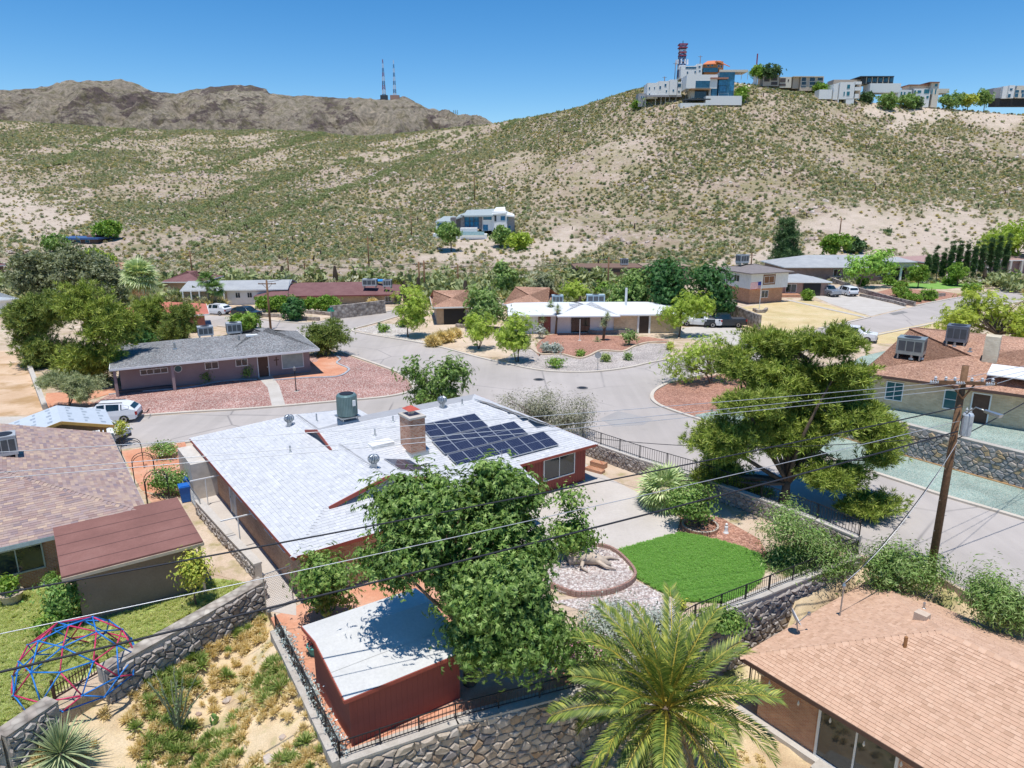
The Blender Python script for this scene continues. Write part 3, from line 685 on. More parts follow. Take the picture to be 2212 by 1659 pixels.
def turbine(root,p,s=1.):
    mb=MB(); mb.lathe(p,[(.13*s,-.15),(.13*s,.12*s),(.16*s,.14*s)],12); o=mb.build('turbine_vent',METAL,root)
    f=MB()
    for k in range(14):
        t=2*math.pi*k/14; c=Vector(p)
        path=[c+Vector((math.cos(t+j*.12)*r_,math.sin(t+j*.12)*r_,z_*s)) for j,(r_,z_) in enumerate(((.15*s,.15),(.23*s,.24),(.24*s,.34),(.18*s,.44),(.05*s,.49)))]
        f.tube(path,.022*s,4)
    f.lathe(Vector(p)+Vector((0,0,.15*s)),[(.12*s,0),(.17*s,.12*s),(.13*s,.28*s),(.03*s,.34*s)],12); f.build('fins',METAL,o)
    return o
def pipe(root,p,h=.35,r=.05,mat=None,name='vent_pipe'):
    mb=MB(); mb.lathe(p,[(r*2.2,-.1),(r*2,.02),(r,.05),(r,h),(r*.6,h)],10); return mb.build(name,mat or METAL,root)
# ================================================================ front retaining walls and rails
W1=[G2(735,1645),G2(985,1560),G2(1250,1492)]
W2=[G2(1250,1492),G2(1500,1345),G2(1660,1280),G2(1850,1202)]
def wl(pts,zb,zt): return [(p[0],p[1],zb(p) if callable(zb) else zb,zt) for p in pts]
stone_wall('tall tan stone retaining wall under the red shed and the date palm',wl(W1,lambda p:min(-1.2,float(zlow(np.array(p[0]),np.array(p[1]-.4)))-.4),.05),.5,.46,.12,300,-1,coping=.09,seed=2)
stone_wall('shaded stone retaining wall behind the brown roofed house and its satellite dish',wl(W2,-3.4,.05),.5,.46,.12,300,-1,STONEG,coping=.09,seed=3)
railing('black iron railing with scroll ornaments on the wall in front of the red shed',[(p[0],p[1],.14) for p in W1],.62,.14,1.5,scroll=2)
railing('black iron railing on the stone wall below the green lawn',[(p[0],p[1],.14) for p in W2],.75,.14,1.6)
W3=[G2(735,1645),G2(655,1480),G2(597,1362)]
ribbon('ledge',[(W3[0][0]-.1,W3[0][1]),(W3[1][0]-.1,W3[1][1]),(W3[2][0]-.1,W3[2][1])],.34,.03,MORTAR,z0=-.9)
railing('black iron railing overgrown with silvery vine beside the dry slope',[(p[0],p[1],.03) for p in W3],.75,.13,1.3)
# wall and rail along the street
W4=[G2(1258,978),G2(1380,1022),G2(1500,1060),G2(1640,1112),G2(1760,1160),G2(1850,1200)]
stone_wall('long low stone wall with iron rail along the street beside the patio',wl(W4,-.1,1.0),.4,.38,.09,300,-1,STONEG,coping=.09,seed=4,capmat=CONCRETE)
railing('black iron railing on the pale coping of the street wall',[(p[0],p[1],1.09) for p in W4],.85,.17,2.0,pk=.02)
# left neighbour's sloping wall
WL=[(p.x,p.y,-1.6,z) for p,z in zip(WALLTOP,(.55,.6,.62,.7,.85))]
stone_wall('rough stone garden wall climbing from the dome climber to the chain link gate',[WL[2],WL[3],WL[4]],.55,.4,.14,300,-1,STONEG,coping=.05,seed=5,capmat=FLAG)
stone_wall('stone garden wall end in the lower left corner beside the yucca',[(WL[0][0]-3,WL[0][1]-2.1,-2,.5),WL[0],WL[1]],.6,.4,.14,150,-1,STONEG,coping=.05,seed=6,capmat=FLAG)
# gate between them
ga=Vector(G(118,1510,.0)); gb=Vector(G(214,1453,.0)); groot=thing('iron_gate','rusty iron picket gate standing between the two stone garden walls','gate',(ga.x,ga.y,-.7))
RUST=plain('rusty_iron',(.13,.07,.05),.7,.2,var=.4)
gd=(gb-ga); gd.z=0; gl=gd.length
pm=MB().box(-.012,.012,-.012,.012,0,1.35).mesh('bar'); pm.materials.append(RUST)
for k in range(15):
    o=link('bar',pm,None,groot); o.location=gd*((k+.5)/15)
for z in (.15,.75,1.2): MB().bar(Vector((0,0,z)),gd+Vector((0,0,z)),.03).build('rail',RUST,groot)
for q in (Vector((0,0,0)),gd): MB().box(q.x-.04,q.x+.04,q.y-.04,q.y+.04,-.2,1.5).build('gate_post',RUST,groot)
# side yard wall with chain link
WS=[G2(432,1108),G2(500,1185),G2(560,1250)]
stone_wall('narrow stone wall with white coping between the two side yards',wl(WS,-.1,.75),.35,.34,.1,220,-1,STONEG,coping=.1,seed=7,capmat=CONCRETE)
def chainlink(name,label,a,b,h,gate=False):
    root=thing(name,label,'gate' if gate else 'fence',(a[0],a[1],0)); d=Vector((b[0]-a[0],b[1]-a[1],0)); L=d.length; u=d/L
    for k in range(max(2,int(L/2)+1)):
        n_=max(2,int(L/2)+1); q=d*(k/(n_-1)); MB().tube([q+Vector((0,0,-.05)),q+Vector((0,0,h+.05))],.03,8).build('post',METAL,root)
    for z in (.08,h): MB().tube([Vector((0,0,z)),d+Vector((0,0,z))],.02,6).build('rail',METAL,root)
    mb=MB(); s=.13; t=-h
    while t<L:
        for sg in (1,-1):
            x0,x1=t,t+h; z0,z1=(.08,h) if sg>0 else (h,.08)
            if x0<0: z0=z0+(z1-z0)*(-x0)/(x1-x0); x0=0
            if x1>L: z1=z0+(z1-z0)*(L-x0)/(x1-x0); x1=L
            if x1>x0: mb.bar(u*x0+Vector((0,0,z0)),u*x1+Vector((0,0,z1)),.007)
        t+=s
    mb.build('wire_mesh',METAL,root)
    return root
chainlink('chain_link_gate','tall chain link gate closing the side path at the lower left house corner',G2(576,1325),G2(634,1303),1.9,True)
chainlink('chain_link_fence','chain link fence along the side path beside the maroon patio roof',G2(395,1055),G2(436,1118),1.1)
# ================================================================ MAIN HOUSE
SHW=pieces('white_shingle',[(.52,.525,.54),(.59,.595,.605),(.555,.56,.575),(.63,.63,.635),(.48,.49,.51)],.8,.15,40,.08,1.2)
BRICKR=brickm('red_brick',(.42,.17,.09),(.56,.29,.16),(.5,.43,.36))
BRICKM=brickm('main_house_brick',(.42,.2,.11),(.58,.33,.19),(.52,.45,.38))
REDP=plain('barn_red_paint',(.29,.075,.06),.65,var=.15,scale=1.5)
REDTRIM=plain('red_trim',(.36,.085,.06),.6,var=.1)
house=thing('white_roof_house','white shingled house with solar panels, red wing and brick side wall','house',(HO[0],HO[1],0),HA)
kA=.267; zA=2.6+5.8*kA; kB=.28; bR=10.2; zB=2.6+7.2*kB
mb=MB(); mb.prism([(.5,.5),(11,.5),(11,18.8),(.5,18.8)],-.1,2.5); mb.build('brick_wall',BRICKM,house)
mb=MB(); mb.prism([(11.01,5.2),(15.6,5.2),(15.6,16.6),(11.01,16.6)],-.1,2.5); mb.build('porch_wall',REDP,house)
mb=MB(); mb.prism([(15.6,3.6),(20.3,3.6),(20.3,16.6),(15.62,16.6)],-.1,2.52); red=mb.build('red_wing_wall',REDP,house)
bmesh_=MB().box(-.1,.1,-.012,.012,0,2.45).mesh('siding_board'); bmesh_.materials.append(REDP)
for k in range(22):
    o=link('siding_board',bmesh_,None,red); o.location=(15.72+k*.214,3.59,.02)
bm2=MB().box(-.012,.012,-.1,.1,0,2.45).mesh('siding_board'); bm2.materials.append(REDP)
for k in range(20):
    o=link('siding_board',bm2,None,red); o.location=(20.31,3.75+k*.214,.02)
fl=[(0,0),(2.7,2.7)]
def zAl(a,b): return (a,b,2.6+a*kA)
def zAr(a,b): return (a,b,2.6+(11.6-a)*kA)
def zAf(a,b): return (a,b,2.6+b*kA)
FA=[[zAl(0,19.4),zAl(0,0),zAl(2.7,2.7),zAl(2.7,17.5)],[zAl(2.7,17.5),zAl(2.7,2.45),zAl(5.8,2.45),zAl(5.8,15.5)],
    [zAr(11.6,0),zAr(11.6,19.4),zAr(8.9,17.5),zAr(8.9,2.7)],[zAr(8.9,2.45),zAr(8.9,17.5),zAr(5.8,15.5),zAr(5.8,2.45)],
    [(0,0,2.6),(13.8,0,2.6),(13.8,3.2,2.6+3.2*kA),(3.2,3.2,2.6+3.2*kA)],[(11.6,19.4,2.6),(0,19.4,2.6),(5.8,15.5,zA)]]
def zBf(a,b): return (a,b,2.6+(b-3)*kB)
def zBb(a,b): return (a,b,2.6+(17.4-b)*kB)
FBf=[[zBf(5.2,3.0),zBf(20.8,3.0),zBf(15.9,bR),zBf(5.2,bR)],[zBb(20.8,17.4),zBb(5.2,17.4),zBb(5.2,bR),zBb(15.9,bR)],[(20.8,3,2.6),(20.8,17.4,2.6),(15.9,bR,zB)]]
rf=roof_mesh(FA+FBf,.14).build('roof',plain('white_roof_deck',(.4,.4,.41),.8),house)
res=[]
res+=shingles(FA[0],.2,.3,.022,origin=(0,0,2.6),udir=(0,-1,0)); res+=shingles(FA[1],.2,.3,origin=(0,0,2.6),udir=(0,-1,0))
res+=shingles(FA[2],.2,.3,origin=(11.6,0,2.6),udir=(0,1,0)); res+=shingles(FA[3],.2,.3,origin=(11.6,0,2.6),udir=(0,1,0)); res+=shingles(FA[4],.2,.3)
res+=shingles(FBf[0],.2,.3); res+=shingles(FBf[2],.2,.3); res+=shingles(FA[5],.2,.3)
def hidden(r):       # drop tabs buried under another roof plane
    c=sum((Vector(p) for p in r[0]),Vector())/len(r[0]); a,b,z=c
    hs=[]
    if 0<a<11.6 and 0<b<19.4: hs.append(2.6+min(a,11.6-a)*kA if b>2.7 or min(a,11.6-a)<b else 2.6+b*kA)
    if 5.2<a<20.8 and 3<b<17.4: hs.append(min(2.6+min(b-3,17.4-b)*kB,2.6+(20.8-a)*.41))
    if a<13.8 and b<3.2: hs.append(2.6+b*kA if b<min(a,20) else 0)
    return any(h>z+.06 for h in hs)
res=[r for r in res if not hidden(r)]
place_pieces('shingle',res,SHW,rf,0,stuffname='shingle_field')
# ridge caps
cap=MB()
def capline(p,q,mb,st=.22,w=.3):
    p=Vector(p);q=Vector(q);n=max(1,int((q-p).length/st)); d=(q-p)/n; up=Vector((0,0,1)); s=d.normalized().cross(up).normalized()*w/2
    for k in range(n):
        a=p+d*k;b=p+d*(k+1.05); dn=Vector((0,0,-.045))
        mb.add([a-s+dn+up*.03,a+up*.045,a+s+dn+up*.03,b-s+dn+up*.012,b+up*.02,b+s+dn+up*.012],[(0,1,4,3),(1,2,5,4)])
for p,q in (((5.8,2.45,zA),(5.8,15.5,zA)),((0,0,2.6),(2.7,2.7,2.6+2.7*kA)),((0,19.4,2.6),(5.8,15.5,zA)),((5.2,bR,zB),(15.9,bR,zB)),((20.8,3,2.6),(15.9,bR,zB))): capline(p,q,cap)
cap.build('ridge_cap',SHW,rf,fix=False)
# fascia along the eaves
fa=MB()
for p,q in (((0,19.4),(0,0)),((0,0),(13.8,0)),((13.8,0),(13.8,3)),((13.8,3),(20.8,3)),((20.8,3),(20.8,17.4))):
    fa.bar((p[0],p[1],2.53),(q[0],q[1],2.53),.04,.17)
fa.build('fascia',REDTRIM,house)
# dutch gables
g=MB(); g.poly([(2.9,2.75,2.6+2.75*kA),(8.7,2.75,2.6+2.75*kA),(5.8,2.75,zA-.04)]); g.build('gable_vent',plain('gable_grey',(.35,.36,.38)),house)
t=MB(); t.bar((2.7,2.42,2.6+2.7*kA-.03),(5.8,2.42,zA-.02),.05,.2); t.bar((5.8,2.42,zA-.02),(8.9,2.42,2.6+2.7*kA-.03),.05,.2); t.build('gable_trim',REDTRIM,house)
g=MB(); g.poly([(5.28,bR-1.9,zB-1.9*kB-.1),(5.28,bR+1.9,zB-1.9*kB-.1),(5.28,bR,zB-.12)]); g.build('gable_vent',plain('gable_dark',(.08,.1,.12)),house)
t=MB(); t.bar((5.18,bR-2.1,zB-2.1*kB-.02),(5.18,bR,zB-.03),.05,.2); t.bar((5.18,bR,zB-.03),(5.18,bR+2.0,zB-2.0*kB-.02),.05,.2); t.build('gable_trim',REDTRIM,house)
# openings
win(house,'y',3.58,16.9,19.3,.85,2.15,-1,1)
win(house,'y',5.2,12.6,14.2,1.0,2.1,-1,1); door(house,'y',5.2,14.5,15.4,.02,2.05,-1,plain('pale_door',(.55,.5,.45)))
for b in (2.6,4.4,7.0,9.6): 
    win(house,'x',.5,b,b+1.2,1.6,2.15,-1,5,fw=.04)
door(house,'x',.5,11.2,12.1,.02,2.05,-1,plain('beige_door',(.6,.54,.46)))
win(house,'y',.5,5.2,7.2,.9,2.1,-1,7,frame=plain('pink_bars',(.55,.4,.36)),fw=.05)
win(house,'y',.5,1.6,2.6,.2,1.0,-1,1)
g=MB(); g.box(-.9,.5,15.2,18.8,-.05,2.3); g.build('side_gate_panel',plain('beige_panel',(.6,.55,.48)),house)
# chimney
c=tolocal(house,(*H(9.7,6.6),0)); ch=MB(); ch.box(9.1,10.05,6.0,7.3,3.2,5.6); cho=ch.build('chimney',brickm('chimney_brick',(.45,.16,.07),(.6,.34,.22),(.55,.5,.45),.2,.085),house)
m=MB(); m.box(9.04,10.11,5.94,7.36,5.6,5.72); m.build('chimney_crown',CONCRETE,cho)
m=MB(); m.lathe((9.57,6.75,5.72),[(.2,0),(.2,.22)],10); m.build('flue',METAL,cho)
m=MB(); m.add([(9.2,6.3,6.02),(9.95,6.3,6.02),(9.95,7.2,6.02),(9.2,7.2,6.02),(9.57,6.75,6.25)],[(0,3,2,1),(0,1,4),(1,2,4),(2,3,4),(3,0,4)]); m.build('chimney_cap',plain('red_cap',(.5,.1,.07)),cho)
m=MB(); m.box(9.0,10.15,5.8,7.4,3.3,3.62); m.build('flashing',METAL,cho)
def onslope(a,b): return 2.6+(b-3)*kB if a>11 else max(2.6+min(a,11.6-a)*kA,2.6+min(b-3,17.4-b)*kB if a>5.2 else 0)
for a,b in ((4.9,14.2),(5.9,4.1),(13.6,10.1)): turbine(house,(a,b,onslope(a,b)+.1),1.25)
for a,b,h in ((3.6,10.4,.4),(6.6,14.0,.5),(9.8,9.6,.35),(15.0,9.9,.4),(8.9,3.6,.5),(8.1,8.6,.4)): pipe(house,(a,b,onslope(a,b)),h)
m=MB(); m.box(7.3,8.7,7.3,8.2,onslope(8,7.7)-.12,onslope(8,7.7)+.13); m.build('roof_hatch',plain('white_hatch',(.75,.75,.72)),house)
# rooftop condenser on a stand
ac=thing('rooftop_condenser','round green air conditioner condenser on a steel stand on the white roof','air conditioner',(*H(7.5,11.1),onslope(7.5,11.1)-.05),HA)
ACG=plain('condenser_green',(.16,.25,.25),.45,.3)
m=MB(); m.lathe((0,0,.62),[(.56,0),(.6,.03),(.6,1.25),(.54,1.33),(.3,1.36)],20); bd=m.build('casing',ACG,ac)
m=MB()
for k in range(40):
    t=2*math.pi*k/40; m.bar((math.cos(t)*.61,math.sin(t)*.61,.7),(math.cos(t)*.61,math.sin(t)*.61,1.85),.02)
m.build('louvre_bars',plain('condenser_light',(.3,.38,.36),.4,.3),bd)
m=MB(); m.lathe((0,0,1.98),[(.42,0),(.42,.02),(.05,.03)],16); m.build('fan_grille',BLACKIRON,bd)
for x,y in ((-.5,-.45),(.5,-.45),(-.5,.45),(.5,.45)): MB().bar((x,y,-.25),(x*.9,y*.9,.6),.05).build('leg',METAL,ac)
m=MB(); m.box(-.62,.62,-.55,.55,.52,.6); m.build('platform',METAL,ac); m=MB(); m.box(-.5,.5,-.5,.5,-.1,.35); m.build('curb',plain('curb_blue',(.25,.33,.4)),ac)
m=MB(); m.box(.1,.3,-.64,-.58,1.3,1.65); m.build('rating_label',WHITE,bd)
# solar arrays
def cells():
    n=NT('solar_cell'); c=n.coord(); sp=n.n('SeparateXYZ'); n.l(c,sp.inputs[0])
    def line(o,per,w_):
        return n.math('LESS_THAN',n.math('FRACT',n.math('DIVIDE',o,per)),w_)
    g_=n.math('MAXIMUM',line(sp.outputs[0],.165,.05),line(sp.outputs[1],.0835,.06))
    return n.fin(n.mix(g_,(.012,.016,.045),(.2,.22,.27)),.12,0,.6)
CELL=cells(); ALU=plain('aluminium_frame',(.6,.6,.6),.4,.7,var=.05)
def panel(root,w_,h_,M,cellmat=None):
    if 'pm' not in root_cache: 
        m=MB(); m.box(0,w_,0,.03,-.04,.005); m.box(0,w_,h_-.03,h_,-.04,.005); m.box(0,.03,.03,h_-.03,-.04,.004); m.box(w_-.03,w_,.03,h_-.03,-.04,.004); m.box(.03,w_-.03,h_/2-.012,h_/2+.012,-.03,.003)
        fr=m.mesh('solar_panel'); fr.materials.append(ALU); root_cache['pm']=fr
        q=MB(); q.box(.03,w_-.03,.03,h_-.03,-.03,0); ce=q.mesh('cell_sheet'); ce.materials.append(CELL); root_cache['ce']=ce
    o=link('solar_panel',root_cache['pm'],None,root); o.matrix_local=M
    link('cell_sheet',root_cache['ce'],None,o); return o
root_cache={}
PW,PH=1.005,1.62
arr=thing('solar_array','dark blue solar array in three stepped rows on the white roof','solar array',(*H(11,3.7),2.8),HA,)
sl=math.atan(kB)
for b0,a0,n_ in ((3.65,11.0,7),(5.3,10.9,6),(6.95,11.0,4)):
    for k in range(n_):
        a=a0+k*1.02; z=2.6+(b0-3)*kB+.15; M=Matrix.Translation((a-11,b0-3.7,z-2.8))@Matrix.Rotation(sl,4,'X'); panel(arr,PW,PH,M)
    m=MB()
    for t_ in (.3,1.3): m.bar((a0-11.05,b0-3.7+t_*math.cos(sl),2.6+(b0-3)*kB+.09-2.8+t_*math.sin(sl)),(a0-11+n_*1.02+.05,b0-3.7+t_*math.cos(sl),2.6+(b0-3)*kB+.09-2.8+t_*math.sin(sl)),.04)
    m.build('mounting_rail',ALU,arr)
arr=thing('solar_array','pair of solar panels on the far slope behind the front gable','solar array',(*H(7.2,3.6),3.85),HA)
for k in range(2):
    M=Matrix.Translation((0,.0+k*1.03,0))@Matrix.Rotation(math.atan(kA),4,'Y')@Matrix.Rotation(R(90),4,'Z')@Matrix.Translation((0,-PH,0)); panel(arr,PW,PH,M)
arr=thing('solar_array','row of solar panels seen edge-on over the right hip of the white roof','solar array',(*H(16.4,9.6),4.6),HA)
e1=Vector((0,-1,0)); sd=Vector((20.8-15.9,0,2.6-zB)).normalized()
for k in range(5):
    p=Vector((16.6+.36*k,10.6-k*1.03+.3,0)); z=2.6+(20.8-p.x)*((zB-2.6)/4.9)+.14
    X=Vector((0,1,0)); Y=-sd; Zv=X.cross(Y)
    if Zv.z<0: Zv=-Zv; 
    M=Matrix(((X.x,Y.x,Zv.x,p.x+1.5-16.4),(X.y,Y.y,Zv.y,p.y-1.0-9.6),(X.z,Y.z,Zv.z,z-.63-4.6),(0,0,0,1))); panel(arr,PW,PH,M)
m=thing('tv_antenna','small grey tv antenna mast on the porch roof edge','antenna',(*H(12.9,2.4),3.2)); MB().tube([(0,0,0),(0,0,.9)],.02,6).build('mast',METAL,m); q=MB()
for k in range(4): q.bar((-.02+.06*k,-.12,.9),(-.02+.06*k,.12,.9),.015)
q.build('elements',METAL,m)
# steps by the red wing
for lab,(dx,dy),sz,zz in (('small brick garden step nearest the patio beside the red wing',(1285,1018),(1.3,.5),.18),('small brick garden step higher up against the street wall',(1293,1008),(1.1,.5),.34)):
    p=G(dx,dy); m=MB(); m.box(-sz[0]/2,sz[0]/2,-sz[1]/2,sz[1]/2,0,zz); o=m.build('brick_step',BRICKR); o.location=(p.x,p.y,.01); o.rotation_euler=(0,0,R(-38)); tag(o,lab,'step')
# ================================================================ SHED
sa=R(34.5); shed=thing('garden_shed','dark red wooden shed with pale grey felt roof in the corner of the patio','shed',(-5.35,19.95,0),sa)
SW,SD=4.1,3.5
m=MB(); m.extrude([(0,0.02),(SD,0.02),(SD,2.55),(SD*.66,2.72),(0,2.12)],'x',0.02,SW); m.build('wall',REDP,shed)
b1=MB().box(-.1,.1,-.012,.012,.06,2.1).mesh('siding_board'); b1.materials.append(REDP)
for k in range(20):
    o=link('siding_board',b1,None,shed); o.location=(.12+k*.204,-.006,0)
for k in range(17):
    y=.12+k*.204; zt=2.12+(2.72-2.12)*min(1,y/(SD*.66))-.06 if y<SD*.66 else 2.58
    o=MB().box(-.012,.012,-.1,.1,.06,zt).build('siding_board',REDP,shed,fix=False); o.location=(.01,y,0)
FELT=ground('grey_felt',[(.3,(.54,.53,.5)),(.7,(.63,.62,.59))],.8,(10,.1),.1,40)
m=MB(); prof=[(-.3,2.1),(SD*.66,2.78),(SD+.25,2.6),(SD+.25,2.67),(SD*.66,2.85),(-.3,2.17)]; m.extrude(prof,'x',-.28,SW+.25); ro=m.build('roof',FELT,shed)
for a,b in ((-.3,.85),(.87,2.0)):
    z=lambda y:2.17+(y+.3)/(SD*.66+.3)*.68+.004
    q=MB(); q.add([(-.27,a,z(a)+.01),(SW+.24,a,z(a)+.01),(SW+.24,b,z(b)+.003),(-.27,b,z(b)+.003)],[(0,1,2,3)]); q.build('felt_strip',FELT,ro,fix=False)
m=MB(); m.bar((-.3,-.31,2.11),(SW+.26,-.31,2.11),.05,.13); m.bar((-.29,-.3,2.1),(-.29,SD*.66,2.78),.05,.13); m.bar((-.29,SD*.66,2.78),(-.29,SD+.25,2.6),.05,.13); m.build('fascia',REDTRIM,shed)
m=MB(); m.box(-.1,SW+.1,-.12,SD+.1,-.02,.06); m.build('base',TERRA,shed)
for x in (0,SW): MB().box(x-.05,x+.05,-.04,.03,.05,2.12).build('corner_board',REDP,shed)
# ================================================================ LEFT NEIGHBOUR
C3=(-18.07,32.47); lh=thing('brown_roof_brick_house','brick house with mottled purple-brown shingle roof and maroon flat patio roof on the left','house',(*C3,0),R(35))
SHB=pieces('brown_shingle',[(.3,.2,.18),(.44,.32,.26),(.36,.27,.26),(.52,.38,.28),(.26,.2,.21),(.4,.27,.23)],.9,.25,30,.12,2)
kL=.3; zL=2.6+7*kL
m=MB(); m.prism([(-13.4,.6),(-.6,.6),(-.6,14.6),(-13.4,14.6)],-.1,2.5); m.build('wall',BRICKR,lh)
FL_=[[(0,0,2.6),(0,15.2,2.6),(-7,15.2,zL),(-7,7,zL)],[(-14,15.2,2.6),(-14,0,2.6),(-7,7,zL),(-7,15.2,zL)],[(-14,0,2.6),(0,0,2.6),(-7,7,zL)]]
lr=roof_mesh(FL_,.14).build('roof',plain('brown_roof_deck',(.28,.2,.18)),lh)
place_pieces('shingle',shingles(FL_[0],.18,.34)+shingles(FL_[2],.18,.34),SHB,lr,300,stuffname='shingle_field')
cap=MB(); capline((0,0,2.6),(-7,7,zL),cap); capline((-7,7,zL),(-7,15.2,zL),cap); cap.build('ridge_cap',SHB,lr,fix=False)
m=MB(); m.bar((-14,0,2.5),(0,0,2.5),.04,.2); m.bar((0,0,2.5),(0,15.2,2.5),.04,.2); m.build('fascia',plain('teal_grey_trim',(.42,.5,.5)),lh)
win(lh,'y',.6,-6.6,-4.6,.95,2.1,-1,1,frame=plain('sage_frame',(.45,.48,.42)))
MARO=ground('maroon_roll_roof',[(.3,(.2,.1,.085)),(.55,(.25,.125,.105)),(.75,(.29,.155,.13))],.5,(12,.12),.2,30)
m=MB(); m.prism([(-4,-4.9),(1.5,-4.9),(1.5,.95),(-4,.95)],2.62,2.78); pr_=m.build('patio_roof',MARO,lh)
for y in (-3.9,-2.8,-1.7,-.6): 
    q=MB(); q.box(-3.98,1.48,y-.03,y+.03,2.78,2.788); q.build('roof_seam',plain('dark_seam',(.15,.075,.065)),pr_)
m=MB(); m.bar((-4,-4.92,2.62),(1.5,-4.92,2.62),.04,.14); m.bar((1.52,-4.9,2.62),(1.52,.9,2.62),.04,.14); m.build('patio_fascia',plain('tan_trim',(.5,.42,.32)),lh)
m=MB(); m.prism([(-3.5,-4.3),(1.1,-4.3),(1.1,.5),(-3.5,.5)],-.1,2.62); m.build('stucco_wall',ground('brown_stucco',[(.3,(.27,.19,.14)),(.7,(.36,.26,.2))],.7,(10,.15),.3,30),lh)
for x,y in ((1.35,-4.7),(1.35,.7)): MB().box(x-.06,x+.06,y-.06,y+.06,-.1,2.6).build('post',plain('tan_trim',(.5,.42,.32)),lh)
# new unfinished gable
ng=thing('unfinished_porch_roof','new gable roof in pale printed underlayment with yellow wooden edge boards','porch roof',(C3[0]+.819*-2.6-.574*15.9,C3[1]+.574*-2.6+.819*15.9,0),R(35))
UND=plain('roof_underlayment',(.5,.55,.6),.6,var=.06); YEL=plain('yellow_timber',(.62,.38,.1),.7,var=.15)
for sx in (-1,1):
    m=MB(); m.add([(0,-.2,3.75),(sx*2.9,-.2,2.95),(sx*2.9,4.2,2.95),(0,4.2,3.75),(0,-.2,3.68),(sx*2.9,-.2,2.88),(sx*2.9,4.2,2.88),(0,4.2,3.68)],[(0,1,2,3),(4,7,6,5),(0,4,5,1),(1,5,6,2),(2,6,7,3),(3,7,4,0)])
    sl_=m.build('roof_sheet',UND,ng); DK=plain('print_grey',(.28,.33,.38),.6)
    for r_ in range(3):
        for k in range(5):
            for j in range(2):
                y=.35+k*.8+j*.22; x=.45+r_*.9; q=MB(); zz=lambda x:3.75-.8*x/2.9+.006
                w2=.16 if (k+r_)%2 else .3
                q.add([(sx*x,y,zz(x)),(sx*(x+w2),y,zz(x+w2)),(sx*(x+w2),y+.13,zz(x+w2)),(sx*x,y+.13,zz(x))],[(0,1,2,3)]); q.build('printed_mark',DK,sl_)
    MB().bar((0,-.24,3.66),(sx*2.95,-.24,2.85),.05,.2).build('barge_board',YEL,ng)
m=MB(); m.poly([(-2.5,.05,2.7),(2.5,.05,2.7),(2.5,.05,2.9),(0,.05,3.6),(-2.5,.05,2.9)]); m.build('gable_sheathing',plain('plywood',(.42,.27,.12)),ng)
for x,y in ((-2.4,.2),(2.4,.2),(-2.4,3.9),(2.4,3.9)): MB().box(x-.08,x+.08,y-.08,y+.08,0,2.85).build('post',YEL,ng)
# ac on the left roof
def acbox(name,label,p,rz,s=(1,1,1),h=1.,mat=None):
    r_=thing(name,label,'air conditioner',p,rz); x,y=s[0]/2,s[1]/2; mat=mat or plain('condenser_grey',(.45,.47,.48),.5,.2)
    m=MB(); m.box(-x,x,-y,y,.12,h); bd=m.build('casing',mat,r_); 
    m=MB(); m.box(-x-.015,x+.015,-y-.015,y+.015,h,h+.05); m.build('lid',mat,r_)
    m=MB(); m.lathe((0,0,h+.05),[(min(x,y)*.8,0),(min(x,y)*.8,.02),(.06,.03)],18); m.build('fan_grille',BLACKIRON,r_)
    m=MB()
    for sx,sy,dx_,dy_ in ((0,-1,1,0),(0,1,1,0),(-1,0,0,1),(1,0,0,1)):
        for k in range(3):
            t=(k-1)*.6; cx=sx*(x+.006)+dx_*t*x; cy=sy*(y+.006)+dy_*t*y; a=.26*x if dx_ else .004; b=.26*y if dy_ else .004
            m.box(cx-a,cx+a,cy-b,cy+b,.3*h,.88*h)
    m.build('coil_panel',plain('coil_dark',(.1,.11,.12),.5,.3),bd)
    for sx in (-1,1): MB().box(sx*x*.8-.05,sx*x*.8+.05,-y,y,-.25,.12).build('curb_rail',METAL,r_)
    return r_
p=D(15,985,36.5); acbox('roof_condenser','square grey air conditioner standing on the purple-brown roof at the left edge','air conditioner' and (p.x,p.y,4.2),R(35),(1.1,1.1),1.15)
# ================================================================ LOWER RIGHT HOUSE
rh=thing('tan_roof_brick_house','brick house with tan shingle hip roof and sliding glass door in the lower right corner','house',(9.43,25.5,-3.1),R(-54))
SHT=pieces('tan_shingle',[(.53,.33,.22),(.62,.4,.275),(.57,.36,.245),(.65,.43,.3),(.5,.31,.205)],.9,.25,30,.1,2)
m=MB(); m.prism([(.8,.4),(19,.4),(19,9.9),(.8,9.9)],-.1,2.5); wr=m.build('wall',BRICKR,rh)
FR_,_,zR=hip(0,20,0,10.6,2.6,.375,'x')
rr_=roof_mesh(FR_,.14).build('roof',plain('tan_roof_deck',(.45,.32,.23)),rh)
place_pieces('shingle',[r for f in FR_[:3] for r in shingles(f,.16,.26,.02)],SHT,rr_,300,stuffname='shingle_field')
pc=[]
def caps(p,q,st=.26,w=.34):
    p=Vector(p);q=Vector(q);n=max(1,int((q-p).length/st)); d=(q-p)/n; up=Vector((0,0,1)); s=d.normalized().cross(up).normalized()*w/2
    for k in range(n):
        a=p+d*k;b=p+d*(k+1.1); dn=Vector((0,0,-.07)); pc.append(([a-s+dn+up*.04,a+up*.06,a+s+dn+up*.04,b-s+dn+up*.015,b+up*.03,b+s+dn+up*.015],[(0,1,4,3),(1,2,5,4),(0,3,2) if False else (2,1,0),(3,4,5)]))
caps((0,0,2.6),(5.3,5.3,zR)); caps((0,10.6,2.6),(5.3,5.3,zR)); caps((5.3,5.3,zR),(14.7,5.3,zR))
place_pieces('ridge_cap',pc,SHT,rr_,200,stuffname='ridge_cap_field')
m=MB(); m.bar((0,0,2.5),(20,0,2.5),.04,.18); m.bar((0,0,2.5),(0,10.6,2.5),.04,.18); m.build('fascia',plain('dark_brown_trim',(.12,.07,.055)),rh)
